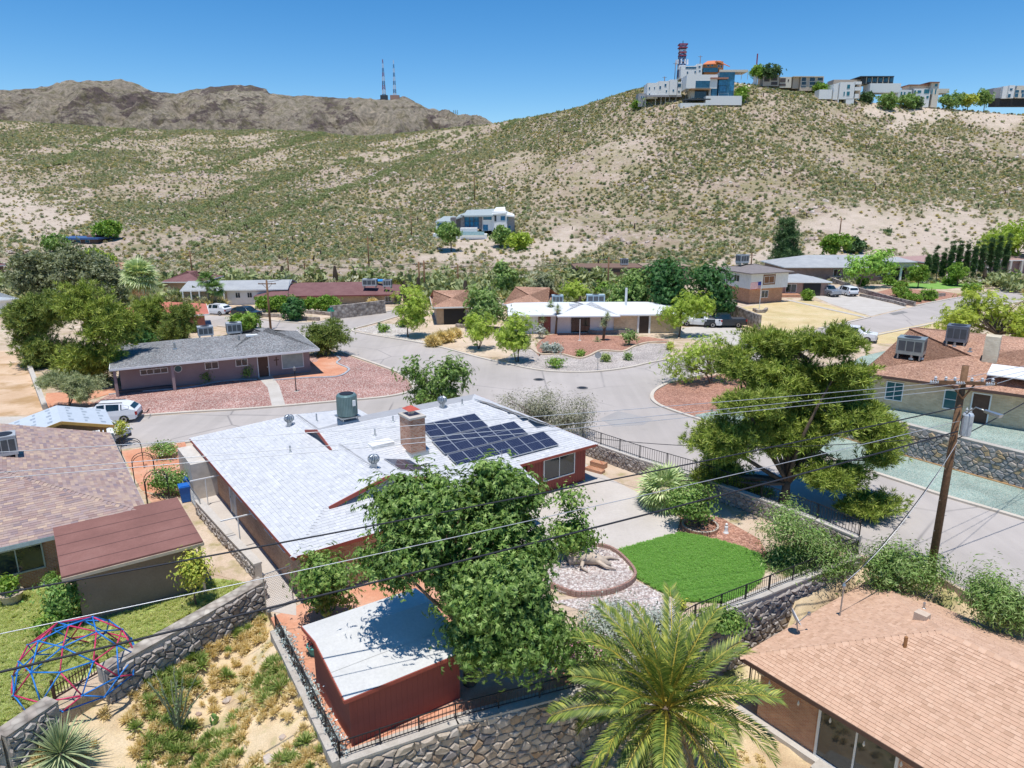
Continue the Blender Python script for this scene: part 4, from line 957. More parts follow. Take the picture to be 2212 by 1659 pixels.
win(rh,'y',.4,3.5,6.3,.12,2.12,-1,1,fw=.1,name='sliding_door')
m=MB(); m.box(-.0,19,.05,.42,-.2,.06); m.build('footing',CONCRETE,rh)
pipe(rh,(4.6,3.9,4.0),.5,.07,plain('rust_pipe',(.35,.17,.07))); pipe(rh,(3.4,8.2,3.5),.3,.05)
m=MB(); m.box(3.9,4.4,6.0,6.4,4.1,4.45); m.build('box_vent',plain('tan_vent',(.6,.47,.36)),rh)
pipe(rh,(10.5,1.3,3.0),.8,.12,METAL,'flue_pipe')
mast=MB(); mast.tube([(1.2,5.4,2.8),(1.2,5.4,4.5)],.035,8); mo=mast.build('service_mast',METAL,rh); q=MB(); q.lathe((1.2,5.4,4.45),[(.07,0),(.09,.12),(.05,.22)],8); q.build('weatherhead',METAL,mo)
m=MB(); m.box(.7,1.05,.22,.4,2.15,2.35); m.build('floodlight',METAL,rh)
for k in range(7):
    m=MB(); x=1.4+k*1.3; m.lathe((x,.08,2.05-.1*(k%2)),[(.015,.22),(.02,.2),(.05,.08),(.02,0)],8); m.build('festoon_bulb',plain('bulb_glass',(.75,.7,.6),.2),rh)
# dish
dp=tolocal(rh,(0,0,0)); M_=Matrix.Translation(rh.location)@Matrix.Rotation(R(-54),4,'Z')
dw=M_@Vector((.7,3.0,2.85)); dish=thing('satellite_dish','white satellite dish on the roof corner beside the stone wall','satellite dish',dw)
MB().tube([(0,0,-.05),(-.05,.1,.55)],.03,8).build('mast',METAL,dish)
m=MB(); c=Vector((-.1,.12,.75)); nrm=Vector((.75,-.1,.45)).normalized(); a=nrm.orthogonal().normalized(); b=nrm.cross(a); V=[c-nrm*.1]; F=[]
for r_ in range(1,5):
    for k in range(20):
        t=2*math.pi*k/20; rr=r_/4; V.append(c+(a*math.cos(t)*.42+b*math.sin(t)*.42)*rr+nrm*(rr*rr*.12-.1))
for k in range(20): F.append((0,1+k,1+(k+1)%20))
for r_ in range(3):
    for k in range(20): F.append((1+r_*20+k,1+(r_+1)*20+k,1+(r_+1)*20+(k+1)%20,1+r_*20+(k+1)%20))
m.add(V,F); m.build('reflector',plain('dish_white',(.72,.74,.76),.4),dish,True)
m=MB(); m.bar(c-Vector((0,0,.4)),c+nrm*.6-Vector((0,0,.1)),.03); m.box(c.x+nrm.x*.6-.05,c.x+nrm.x*.6+.05,c.y+nrm.y*.6-.05,c.y+nrm.y*.6+.05,c.z+.12,c.z+.26); m.build('feed_arm',METAL,dish)
railing('dark iron fence panel under the eave of the lower right brick house',[(*G2(1618,1478,-3.1),-3.1),(*G2(1698,1500,-3.1),-3.1)],1.3,.13,1.0,pk=.025)
patch_=MB(); patch_.prism([G2(1750,1659,-3.1),G2(1830,1590,-3.1),G2(2000,1720,-3.1),G2(1900,1800,-3.1)],-3.4,-3.02); tag(patch_.build('walkway',CONCRETE),kind='structure')
# ================================================================ vegetation
def quads(*leaves): 
    V=[];F=[]
    for l in leaves:
        n=len(V); V+=l; F.append((n,n+1,n+2,n+3))
    return np.array(V,float),np.array(F,int)
def lf(o,d,l,w_,droop=0.,up=(0,0,1)):
    o=Vector(o); d=Vector(d).normalized(); s=d.cross(Vector(up))
    s=s.normalized()*w_ if s.length>1e-4 else Vector((w_,0,0))
    return [tuple(o),tuple(o+d*l*.45+s+Vector((0,0,.03*l))),tuple(o+d*l+Vector((0,0,-droop*l))),tuple(o+d*l*.45-s+Vector((0,0,.03*l)))]
T_LEAF=quads(lf((0,0,0),(0,1,0),1,.24,.1))
T_LONG=quads(lf((0,0,0),(0,1,0),1,.12,.15))
T_SPRAY=quads(*[lf((0,.1*i,0),(math.sin(a),math.cos(a),-.15),.75,.13,.15) for i,a in enumerate((-1.2,-.6,0,.6,1.2))])
T_TUFT=quads(*[lf((0,0,0),(math.cos(k*2.4)*math.sin(e),math.sin(k*2.4)*math.sin(e),math.cos(e)),1,.07) for k,e in enumerate((.15,.45,.6,.75,.9,1.05,1.2,1.35,.5,.85))])
T_FEATH=quads(*([lf((0,.12*i,-.03*i*i*.3),(1,.5,-.1),.42,.07) for i in range(1,6)]+[lf((0,.12*i,-.03*i*i*.3),(-1,.5,-.1),.42,.07) for i in range(1,6)]))
T_CLUMP=quads(*[lf((random.uniform(-.4,.4),random.uniform(-.4,.4),random.uniform(-.2,.2)),(random.uniform(-1,1),random.uniform(-1,1),random.uniform(-.2,.8)),random.uniform(.5,.9),.22) for k in range(7)])
def leafcloud(C,Nn,size,tmpl):
    """C centres (N,3), Nn normals, size (N,)"""
    N=len(C); V,F=tmpl; Nn=Nn/np.maximum(1e-6,np.linalg.norm(Nn,axis=1,keepdims=True))
    t=rng.normal(size=(N,3)); x=t-Nn*(t*Nn).sum(1,keepdims=True); x/=np.maximum(1e-6,np.linalg.norm(x,axis=1,keepdims=True)); y=np.cross(Nn,x)
    P=(V[None,:,0,None]*x[:,None]+V[None,:,1,None]*y[:,None]+V[None,:,2,None]*Nn[:,None])*size[:,None,None]+C[:,None]
    Fa=(F[None]+ (np.arange(N)*len(V))[:,None,None]).reshape(-1,4)
    return P.reshape(-1,3),Fa
def ebox(Y,x0,y0,x1,y1,w_=1.,dy=0.,fat=.85):
    c=D((x0+x1)/2,(y0+y1)/2,Y+dy); s=ppm(c); rx=(x1-x0)/2/s; h=(y1-y0)/2/s; ry=rx*fat
    el=math.atan2(CAM_H-c.z,c.y); rz=math.sqrt(max(h*h-(ry*math.sin(el))**2,(h*.45)**2))/max(.6,math.cos(el))
    return (c.x,c.y,c.z,rx,ry,rz,w_*rx*rx*rz)
def limb(mb,p,q,r0,r1,n=5,bend=.15,seg=5):
    p=Vector(p);q=Vector(q);d=q-p; o=Vector((random.uniform(-1,1),random.uniform(-1,1),random.uniform(-.2,.9)))*d.length*bend
    pts=[p+d*(i/seg)+o*math.sin(math.pi*i/seg) for i in range(seg+1)]
    mb.tube(pts,[r0+(r1-r0)*i/seg for i in range(seg+1)],n); return pts
def crown_points(ells,clumps,outer=.45):
    w_=np.array([e[6] for e in ells],float); w_/=w_.sum(); idx=rng.choice(len(ells),clumps,p=w_)
    d=rng.normal(size=(clumps,3)); d/=np.linalg.norm(d,axis=1,keepdims=True); rad=rng.random(clumps)**outer*.86
    E=np.array([e[:6] for e in ells])[idx]; return E[:,:3]+d*rad[:,None]*E[:,3:6], d, E
def tree(name,label,base,ells,n,size,tmpl,mat,tr=.15,bark=None,clumps=60,clr=.35,limbs=8,cat='tree',group=None,fork=.45,up=.5,flat=.7,twigs=True,outer=.45,crownname='crown',multi=1):
    base=Vector(base); root=thing(name,label,cat,base,0,group); bark=bark or BARK
    cc,d,E=crown_points(ells,clumps,outer)
    meanr=np.mean(E[:,3]); 
    per=rng.integers(0,clumps,n); off=rng.normal(size=(n,3))*np.array([1,1,flat]); 
    cs=clr*(.6+.8*rng.random(clumps))
    P=cc[per]+off*cs[per][:,None]
    ctr=np.average(np.array([e[:3] for e in ells]),axis=0,weights=[e[6] for e in ells])
    outw=cc[per]-ctr; outw/=np.maximum(.2,np.linalg.norm(outw,axis=1,keepdims=True))
    Nn=off*.5+outw*.5+rng.normal(size=(n,3))*.45; Nn[:,2]+=up
    P[:,2]=np.maximum(P[:,2],base.z+.05)
    V,F=leafcloud(P-np.array(base),Nn,size*(.65+.7*rng.random(n)),tmpl)
    me=npmesh(crownname,V,F); link(crownname,me,mat,root)
    if tr>0:
        mb=MB(); lowz=min(e[2]-e[5] for e in ells)-base.z; c0=Vector(ctr)-base
        for m_ in range(multi):
            bo=Vector((random.uniform(-1,1),random.uniform(-1,1),0))*tr*1.2*(multi>1)
            fk=Vector((c0.x*.35+random.uniform(-1,1)*meanr*.25*(multi>1),c0.y*.35+random.uniform(-1,1)*meanr*.25*(multi>1),max(.3,lowz+(c0.z-lowz)*fork)))
            pts=limb(mb,bo+Vector((0,0,-.15)),fk,tr*(1 if multi==1 else .7),tr*.62,7,.08,5)
            order=rng.permutation(clumps)[:limbs]
            LP=[]
            for o_ in order: 
                LP+=limb(mb,fk-Vector((0,0,random.uniform(0,.2)*max(.1,fk.z))),Vector(cc[o_])-base,tr*.45,tr*.1,5,.14,5)
            if twigs and m_==0:
                A=np.array([tuple(p) for p in LP])
                for k in range(clumps):
                    q=cc[k]-np.array(base); j=np.argmin(((A-q)**2).sum(1)); mb.tube([tuple(A[j]),tuple(q)],[tr*.12,tr*.05],3,False)
        mb.build('trunk',bark,root,True,fix=False)
    return root
F_ASH=foliage('ash_leaf',(.05,.1,.02),(.13,.22,.045),(.31,.4,.13),.3)
F_PINE=foliage('pine_needle',(.1,.15,.02),(.19,.24,.035),(.33,.36,.08),.15)
F_PINE2=foliage('dark_pine_needle',(.075,.12,.025),(.145,.19,.04),(.27,.3,.07),.18)
F_MESQ=foliage('mesquite_leaf',(.18,.26,.03),(.3,.38,.055),(.4,.46,.1),.35)
F_CITR=foliage('citrus_leaf',(.055,.12,.02),(.13,.22,.04),(.27,.34,.09))
F_DARK=foliage('dark_leaf',(.02,.075,.02),(.045,.125,.03),(.09,.19,.05))
F_OLIV=foliage('olive_leaf',(.1,.12,.06),(.18,.2,.11),(.27,.28,.17))
F_GREY=foliage('grey_olive_leaf',(.14,.15,.1),(.24,.24,.17),(.33,.32,.22))
F_OLEA=foliage('oleander_leaf',(.08,.16,.03),(.18,.27,.07),(.32,.38,.16))
F_SAGE=foliage('sage_leaf',(.26,.29,.26),(.36,.39,.36),(.46,.48,.45))
F_PINK=foliage('pink_flower',(.5,.14,.28),(.66,.3,.42),(.74,.5,.55))
F_YELL=foliage('yellow_green_leaf',(.2,.26,.03),(.36,.38,.06),(.5,.45,.1))
F_ROSE=foliage('rose_leaf',(.07,.16,.03),(.16,.27,.06),(.26,.34,.1))
F_CREAM=foliage('cream_flower',(.7,.6,.5),(.75,.68,.6))
F_CYP=foliage('cypress_leaf',(.03,.07,.025),(.065,.12,.04),(.12,.18,.06),.1)
F_HEDGE=foliage('hedge_leaf',(.08,.17,.02),(.16,.27,.035),(.28,.36,.07))
F_AGAV=foliage('agave_leaf',(.16,.22,.12),(.26,.31,.17),(.36,.37,.2),.1)
F_DRYG=foliage('dry_grass',(.44,.34,.15),(.58,.46,.24),(.66,.56,.34),.3)
F_GRN=foliage('weed_green',(.12,.19,.04),(.24,.3,.08),(.36,.38,.14),.25)
F_LILA=foliage('silver_vine_leaf',(.22,.27,.26),(.36,.41,.4),(.5,.54,.52),.1)
def T(name,label,bp,boxes,n,size,tmpl,mat,z0=0.,dys=None,**kw):
    b=G(*bp,z0); 
    return tree(name,label,b,[ebox(b.y,*bx,dy=(dys[i] if dys else 0)) for i,bx in enumerate(boxes)],n,size,tmpl,mat,**kw)
# --- big near trees
T('ash_tree','large bright green ash tree over the red shed and patio',(1015,1478),[(790,1010,1010,1190),(960,995,1180,1190),(770,1110,960,1270),(900,1150,1210,1370),(960,1270,1240,1460),(1090,1130,1200,1290)],30000,.235,T_SPRAY,F_ASH,tr=.26,clumps=230,clr=.36,limbs=18,fork=.3,dys=[0,1.2,-.5,-.4,-.7,.8])
T('patio_tree','small green tree with pale twigs on the terracotta patio by the house corner',(698,1338),[(636,1178,765,1335)],2600,.2,T_SPRAY,F_CITR,tr=.07,bark=BARKPALE,clumps=45,clr=.28,limbs=10)
T('bay_tree','pointed green tree beside the gravel bed and patio',(1235,1205),[(1170,1100,1300,1200),(1195,1050,1275,1130)],3200,.22,T_LEAF,F_CITR,tr=.1,clumps=60,clr=.3,limbs=8)
T('citrus_tree','round citrus tree in a brick ring by the lawn',(1512,1140),[(1436,1042,1555,1128)],3600,.17,T_LEAF,F_CITR,tr=.09,clumps=60,clr=.26,limbs=8,multi=2)
pts=[(1600,705,1760,790),(1740,702,1860,790),(1536,755,1660,835),(1790,765,1895,840),(1560,830,1690,915),(1690,790,1800,880),(1490,905,1640,1000),(1640,880,1770,960),(1770,850,1930,945),(1830,900,1960,985),(1505,975,1620,1060),(1860,955,1962,1025),(1740,985,1880,1065),(1800,1060,1962,1125),(1700,960,1790,1010),(1570,1035,1660,1085),(1620,770,1770,880),(1600,870,1790,980),(1680,800,1860,900)]
T('pine_tree','tall spreading pine with olive needle tufts beside the street',(1690,1088),pts,36000,.33,T_TUFT,F_PINE,tr=.33,clumps=360,clr=.36,limbs=22,fork=.35,flat=.5,up=.9,dys=[1.5,0,.5,-1,-1.5,1,-1,.6,-.5,-2,1.8,.3,-1.8,-2,1.5,2.2,1,.8,1.2],outer=.6)
T('oleander','leafy oleander thicket with rusty flowers under the pine by the wall',(1745,1215),[(1640,1065,1770,1190),(1700,1130,1850,1260),(1630,1170,1760,1290),(1660,1215,1800,1330)],17000,.2,T_LONG,F_OLEA,tr=.07,clumps=150,clr=.42,limbs=14,cat='shrub',multi=3)
T('oleander','oleander bush at the foot of the utility pole behind the tan roof',(1930,1262),[(1860,1170,2000,1290),(1950,1190,2055,1290)],9000,.2,T_LONG,F_OLEA,tr=.06,clumps=80,clr=.36,limbs=12,cat='shrub',multi=3)
T('oleander','oleander bush at the right edge above the tan roof ridge',(2170,1345),[(2085,1225,2230,1345),(2150,1290,2260,1380)],8000,.2,T_LONG,F_OLEA,tr=.06,clumps=70,clr=.36,limbs=10,cat='shrub',multi=3)
T('grey_green_bush','wide grey green bush with twiggy stems behind the solar roof',(1180,945),[(1070,840,1170,920),(1120,835,1235,925),(1190,850,1300,955),(1110,880,1240,960)],11000,.2,T_LONG,F_GREY,tr=.09,clumps=110,clr=.42,limbs=18,cat='bush',multi=3)
T('street_tree','green broadleaf tree in front of the pink gravel corner',(945,893),[(850,770,945,840),(905,760,1030,850),(870,815,1000,880)],2600,.3,T_SPRAY,F_ASH,tr=.12,clumps=75,clr=.42,limbs=12,bark=BARK)
T('mesquite_tree','feathery yellow green mesquite on the pink corner bed',(1535,828),[(1425,740,1545,830),(1480,715,1600,800),(1540,770,1620,815)],1500,.42,T_FEATH,F_MESQ,tr=.11,clumps=120,clr=.42,limbs=14,multi=2)
T('palo_verde','bright green palo verde on the left of the island yard',(1118,782),[(1062,690,1165,765),(1090,672,1160,720)],1300,.5,T_FEATH,F_MESQ,tr=.09,clumps=55,clr=.42,limbs=12,multi=3)
T('palo_verde','smaller palo verde between the gravel yard and the dry yard',(1033,755),[(992,668,1080,745)],900,.5,T_FEATH,F_MESQ,tr=.08,clumps=40,clr=.4,limbs=10,multi=3)
T('mesquite_tree','light green mesquite beside the white roofed house driveway',(1466,728),[(1412,645,1500,705),(1455,628,1545,690)],1500,.5,T_FEATH,F_MESQ,tr=.12,clumps=60,clr=.45,limbs=10)
T('mesquite_tree','tall loose green tree at the street corner by the stone wall',(882,728),[(835,610,925,690),(850,640,940,720)],1700,.5,T_FEATH,F_MESQ,tr=.1,clumps=60,clr=.5,limbs=10)
T('juniper','rounded olive juniper at the right end of the grey house',(712,768),[(645,700,735,765),(690,678,752,755)],2200,.35,T_TUFT,F_PINE2,tr=.13,clumps=60,clr=.4,limbs=8)
# --- left group
T('pine_tree','dense olive pine at the left edge behind the dirt lot',(95,790),[(5,640,110,740),(60,625,150,720),(30,700,150,800)],3800,.5,T_TUFT,F_PINE2,tr=.2,clumps=90,clr=.5,limbs=10)
T('pine_tree','tall yellow olive pine left of the grey house roof',(205,835),[(135,610,235,720),(180,640,300,760),(120,730,240,850),(190,740,280,800)],4200,.5,T_TUFT,F_PINE,tr=.2,clumps=100,clr=.5,limbs=10)
T('pine_tree','slim pine standing behind the middle of the grey roof',(325,742),[(290,625,350,720),(300,690,350,745)],1500,.45,T_TUFT,F_PINE,tr=.12,clumps=40,clr=.4,limbs=6)
T('pine_tree','dark pine at the right of the left hand pines behind the rooftop unit',(390,745),[(350,655,430,730),(335,700,410,752)],1900,.45,T_TUFT,F_PINE2,tr=.14,clumps=45,clr=.42,limbs=6)
T('cedar_tree','deep green drooping tree between the left hand pines',(292,752),[(258,690,328,755)],1300,.45,T_SPRAY,F_DARK,tr=.1,clumps=35,clr=.4,limbs=6)
T('olive_tree','large grey green olive tree behind the left hand pines',(150,668),[(20,540,150,640),(110,525,230,620),(180,560,290,650),(60,590,200,660)],3600,.6,T_CLUMP,F_OLIV,tr=.35,clumps=110,clr=.8,limbs=12)
T('umbrella_juniper','flat topped pale juniper with bare trunks beside the dirt lot',(145,885),[(68,808,150,838),(110,808,225,850),(150,830,225,868)],1800,.3,T_TUFT,foliage('pale_juniper',(.17,.2,.09),(.28,.3,.15),(.36,.37,.2),.15),tr=.1,clumps=50,clr=.3,limbs=10,multi=2,flat=.5)
# --- middle distance
for i,(bp,bx,lab) in enumerate([((1360,690),[(1315,610,1400,690),(1340,580,1420,650)],'dark green tree left in the dense clump behind the white roof'),((1430,695),[(1390,555,1500,640),(1400,600,1490,690)],'tallest dark green tree in the dense clump behind the white roof'),((1540,690),[(1480,570,1590,640),(1500,610,1592,690)],'dark blue green tree beside the two storey house')]):
    T('dark_tree',lab,bp,bx,2600,.55,T_SPRAY,F_DARK if i else F_ASH,tr=.25,clumps=70,clr=.7,limbs=8)
T('conifer','tall dark conifer standing alone at the foot of the hill',(1700,585),[(1668,520,1735,580),(1675,490,1728,545),(1685,468,1718,510)],2200,.8,T_TUFT,F_CYP,tr=.3,clumps=60,clr=.7,limbs=6)
T('conifer','small conifer right of the grey roofed brick ranch',(1912,545),[(1888,510,1935,550),(1900,486,1925,525)],1100,.7,T_TUFT,F_CYP,tr=.2,clumps=35,clr=.6,limbs=5)
T('front_tree','bright green tree in front of the portico house',(1855,622),[(1812,545,1890,605),(1850,525,1930,600),(1880,560,1950,605)],1900,.5,T_SPRAY,foliage('bright_leaf',(.14,.28,.04),(.25,.42,.07),(.36,.5,.12)),tr=.15,clumps=60,clr=.6,limbs=10)
T('mesquite_tree','large yellow green mesquite on the right above the tan roof',(2135,738),[(2010,650,2120,720),(2060,620,2180,700),(2130,640,2290,745),(2040,680,2140,740)],3600,.6,T_FEATH,foliage('mesquite_gold',(.2,.26,.03),(.33,.38,.05),(.43,.46,.09),.3),tr=.25,clumps=120,clr=.6,limbs=14,multi=2)
T('magnolia','dark glossy tree at the corner of the right hand brick house',(2190,893),[(2125,790,2230,880),(2170,770,2290,870)],2200,.4,T_LEAF,F_DARK,tr=.16,clumps=60,clr=.5,limbs=8)
T('hillside_tree','broad green tree at the right edge behind the cypress row',(2190,585),[(2115,500,2212,560),(2160,475,2290,550)],2600,.6,T_CLUMP,F_MESQ,tr=.3,clumps=80,clr=.8,limbs=6)
T('yard_tree','grey green tree by the tan roofed house in the middle',(1040,715),[(998,612,1080,680),(1010,650,1105,700)],1700,.5,T_SPRAY,F_OLEA,tr=.15,clumps=50,clr=.6,limbs=8)
for i,(bp,bx,lab,mt) in enumerate([((1088,640),[(1060,560,1120,640)],'thin green tree above the tan roofed house',F_OLEA),((1170,650),[(1140,590,1195,650)],'olive bush tree behind the white roofed house',F_OLIV),((1245,660),[(1215,605,1280,660)],'light green tree in front of the brown flat roofed house',F_MESQ),((1300,655),[(1285,610,1330,655)],'small green tree right of the brown flat roofed house',F_HEDGE),((1490,680),[(1470,640,1500,680)],'low shrub tree behind the white house chimney',F_MESQ),((632,692),[(610,640,655,690)],'small dark tree on the stone terraces by the maroon house',F_DARK),((528,712),[(497,672,560,715)],'round green bush tree by the parked cars on the left',F_HEDGE),((975,545),[(940,486,995,518)],'leafy tree left of the modern house on the knoll',F_OLEA),((1080,535),[(1062,488,1105,530)],'green tree right of the modern house on the knoll',F_OLEA),((1125,540),[(1100,505,1145,538)],'smaller tree right of the modern house terrace',F_MESQ),((228,520),[(205,475,255,515)],'dark green tree by the far left blue roofed house',F_HEDGE),((120,545),[(90,510,150,540)],'wide bush left of the far left blue roofed house',F_OLEA),((185,570),[(150,540,250,580)],'bright green bushes below the far left blue roofed house',F_MESQ),((1800,560),[(1775,505,1835,545)],'dark tree behind the grey roof of the brick ranch',F_HEDGE),((1850,545),[(1825,515,1870,545)],'second dark tree behind the grey roof of the brick ranch',F_CYP)]):
    Y0=None
    b=G(*bp) if bp[1]>600 else hill_px(*bp)
    tree('yard_tree',lab,b,[ebox(b.y,*q) for q in bx],900 if b.y<180 else 700,.0055*b.y*(1 if b.y<180 else .8),T_CLUMP if b.y>150 else T_SPRAY,mt,tr=.001*b.y,clumps=40,clr=.004*b.y*(1 if b.y<180 else .7),limbs=7)
# --- cypress row
for i in range(11):
    dx=2004+i*17; top=(540,522,530,512,505,515,508,498,502,490,495,486)[i]; bot=608-(i%3)*1.5
    b=G(dx,bot+4); tree('cypress_tree','%s cypress in the dark row on the right, counted from the left'%('first second third fourth fifth sixth seventh eighth ninth tenth eleventh twelfth'.split()[i]),b,[ebox(b.y,dx-4.4,top,dx+4.4,bot,fat=1)],900,.4,T_TUFT,F_CYP,tr=.12,clumps=60,clr=.16,limbs=3,group='cypress trees in the dark row',twigs=False,outer=.8)
# --- shrubs, topiary, hedges
def bush(name,label,box,bp,n,size,tmpl,mat,z0=0.,group=None,cat='shrub',clumps=24,clr=.22,tr=.03,**kw):
    b=G(*bp,z0) if bp[1]>600 else hill_px(*bp); return tree(name,label,b,[ebox(b.y,*box)],n,size,tmpl,mat,tr=tr,clumps=clumps,clr=clr,limbs=5,cat=cat,group=group,**kw)
bush('topiary_ball','round clipped topiary ball left of the portico path',(1959,570,2006,612),(1982,622),1500,.3,T_CLUMP,F_HEDGE,clumps=70,clr=.3,cat='topiary',tr=.12)
bush('topiary_ball','round clipped topiary ball in front of the cypress row',(2048,568,2088,606),(2068,618),1300,.3,T_CLUMP,F_HEDGE,clumps=60,clr=.3,cat='topiary',tr=.12)
for box,lab in (((1909,600,1935,616),'small round clipped shrub below the bright tree'),((1930,610,1960,625),'clipped dome shrub left of the topiary ball'),((1925,622,1968,640),'wide light green dome shrub on the red slope'),((1945,635,1992,650),'darker dome shrub above the right driveway'),((1990,625,2025,648),'clipped shrub under the topiary balls'),((2035,600,2070,615),'low clipped shrub left of the cypress path'),((2078,612,2120,635),'low spreading shrub beside the white drive'),((1731,626,1757,648),'round shrub by the two storey house porch'),((1850,600,1875,617),'green shrub at the ranch wall'),((2170,590,2205,607),'clipped shrub on the far right lawn')):
    bush('clipped_shrub',lab,box,((box[0]+box[2])/2,box[3]+1),420,.32,T_CLUMP,F_HEDGE,clumps=30,clr=.22)
for box,lab,mt,sz in (((432,795,459,826),'round shrub against the grey house wall, left of the two',F_CITR,.2),((521,780,543,817),'narrow shrub against the grey house wall, right of the two',F_ROSE,.2),((1166,735,1195,762),'silver grey bush at the left of the red gravel',F_SAGE,.28),((1188,740,1217,763),'silver grey bush touching its twin on the red gravel',F_SAGE,.28),((1179,772,1222,793),'bright green bush near the kerb of the island yard',F_HEDGE,.25),((1338,705,1380,745),'round leafy bush under the white house windows',F_OLEA,.28),((1440,738,1455,755),'small yellow bush at the end of the stone edging',F_YELL,.2),((1244,755,1263,768),'small dark green plant on the red gravel',F_HEDGE,.2),((1300,762,1318,780),'wispy green tuft plant on the grey gravel',F_GRN,.22),((1349,762,1362,777),'spiky small plant on the grey gravel, right one',F_OLEA,.2),((812,698,843,717),'clipped green hedge block on the white gravel',F_HEDGE,.25),((858,690,880,706),'dark shrub under the corner tree',F_DARK,.25),((1155,700,1180,730),'grey shrub by the white house entrance',F_SAGE,.25)):
    bush('yard_shrub',lab,box,((box[0]+box[2])/2,box[3]+1),520,sz,T_LEAF,mt,clumps=28,clr=.2)
for box,lab in (((925,730,945,748),'first golden grass clump along the far kerb'),((943,725,960,742),'second golden grass clump along the far kerb'),((957,722,978,738),'third golden grass clump along the far kerb'),((976,715,990,730),'small golden grass clump by the dry yard'),((796,648,813,660),'yellow shrub by the maroon house wall'),((1068,640,1082,650),'yellow green clump on the left terraces')):
    bush('grass_clump',lab,box,((box[0]+box[2])/2,box[3]),260,.7,T_TUFT,F_DRYG,clumps=10,clr=.15,tr=0,cat='grass clump',up=1.5)
# long hedge in front of the maroon house
for x0,x1,lab in ((553,632,'left length of clipped hedge before the maroon roofed house'),(652,733,'right length of clipped hedge before the maroon roofed house')):
    b=G((x0+x1)/2,673); q=[ebox(b.y,x,643,x+26,667,fat=.8) for x in np.linspace(x0,x1-26,5)]
    tree('hedge',lab,b,q,1700,.42,T_CLUMP,F_HEDGE,tr=0,clumps=90,clr=.3,cat='hedge')
# --- near garden shrubs
bush('oleander','pink flowering oleander beside the big palm',(1190,1350,1340,1470),(1265,1462),2600,.22,T_LONG,F_OLEA,clumps=60,clr=.32,crownname='crown')
ob=[o for o in COL.objects if o.get('label')=='pink flowering oleander beside the big palm'][0]
b=ob.location; e=ebox(b.y,1200,1345,1345,1440); cc,d,E=crown_points([e],40,.3); P=cc[rng.integers(0,40,420)]+rng.normal(size=(420,3))*.12
V,F=leafcloud(P-np.array(b),rng.normal(size=(420,3))+np.array([0,-.5,1]),np.full(420,.1),T_LEAF); link('blossom',npmesh('blossom',V,F),F_PINK,ob)
bush('texas_sage','silvery sage bush between the gravel path and the palm',(1240,1290,1400,1390),(1330,1375),4200,.13,T_LEAF,F_SAGE,clumps=80,clr=.3)
bush('texas_sage','grey sage sprawling behind the palm crown',(1370,1310,1470,1390),(1420,1375),2000,.13,T_LEAF,F_SAGE,clumps=50,clr=.28)
bush('lantana','green shrub with yellow flowers against the railing below the lawn',(1510,1305,1610,1385),(1555,1345),2600,.16,T_LEAF,F_CITR,clumps=60,clr=.26)
bush('flower_plant','small yellow flowering plant at the corner of the lawn',(1462,1296,1482,1318),(1472,1318),260,.12,T_LEAF,F_YELL,clumps=14,clr=.12)
# vine on the side railing
p0=Vector((*W3[0],0)); p1=Vector((*W3[1],0)); p2=Vector((*W3[2],0)); vr=thing('vine','silvery climbing vine along the railing beside the dry slope','vine',p0)
C=[]
for k in range(1500):
    t=random.random(); q=p0.lerp(p1,t*2) if t<.5 else p1.lerp(p2,t*2-1); wv=.5+.5*math.sin(t*31)*math.sin(t*13+1)
    C.append((q.x+random.gauss(.12,.1),q.y+random.gauss(.05,.1),.1+random.random()*.75*wv+.05))
C=np.array(C); V,F=leafcloud(C-np.array(p0),rng.normal(size=(len(C),3))+np.array([0,-.3,.6]),.11*(.6+.8*rng.random(len(C))),T_LEAF); link('leaves',npmesh('leaves',V,F),F_LILA,vr)
mb=MB(); 
for k in range(8): mb.tube([(p0.lerp(p2,(k+j*.3)/9)-p0)+Vector((random.uniform(0,.2),random.uniform(-.1,.1),.1+.5*((j+k)%3)/2)) for j in range(4)],.012,4)
mb.build('stem',BARK,vr)
# left garden
bush('rose_bush','rose bush with cream flowers by the street end of the side garden',(315,952,392,985),(352,988),1300,.16,T_LEAF,F_ROSE,clumps=40,clr=.22)
bush('rose_bush','large rose bush in front of the blue bins',(318,1005,408,1065),(362,1068),2600,.16,T_LEAF,F_ROSE,clumps=60,clr=.26)
for lab,box in (('rose bush with cream flowers by the street end of the side garden',(318,952,390,985)),('large rose bush in front of the blue bins',(320,1005,408,1062))):
    ob=[o for o in COL.objects if o.get('label')==lab][0]; b=ob.location; e=ebox(b.y,*box); cc,d,E=crown_points([e],30,.2); P=cc[rng.integers(0,30,160)]+rng.normal(size=(160,3))*.1
    V,F=leafcloud(P-np.array(b),rng.normal(size=(160,3))+np.array([0,-.5,1]),np.full(160,.12),T_LEAF); link('blossom',npmesh('blossom',V,F),F_CREAM,ob)
T('garden_tree','young tree beside the new unfinished porch roof',(258,962),[(244,908,277,940)],600,.17,T_LEAF,F_YELL,tr=.03,clumps=24,clr=.18,limbs=5)
T('garden_tree','small yellow leaved tree beside the stucco patio wall',(427,1310),[(385,1185,452,1285)],1500,.17,T_LEAF,F_YELL,tr=.045,clumps=40,clr=.22,limbs=6)
bush('garden_shrub','leafy green shrub at the left end of the stucco wall',(95,1240,178,1345),(140,1350),2400,.17,T_LEAF,F_ROSE,clumps=50,clr=.25)
bush('garden_shrub','low flowering shrub on the neighbour lawn under the leafy shrub',(70,1320,140,1375),(105,1375),800,.14,T_LEAF,F_HEDGE,clumps=30,clr=.2)
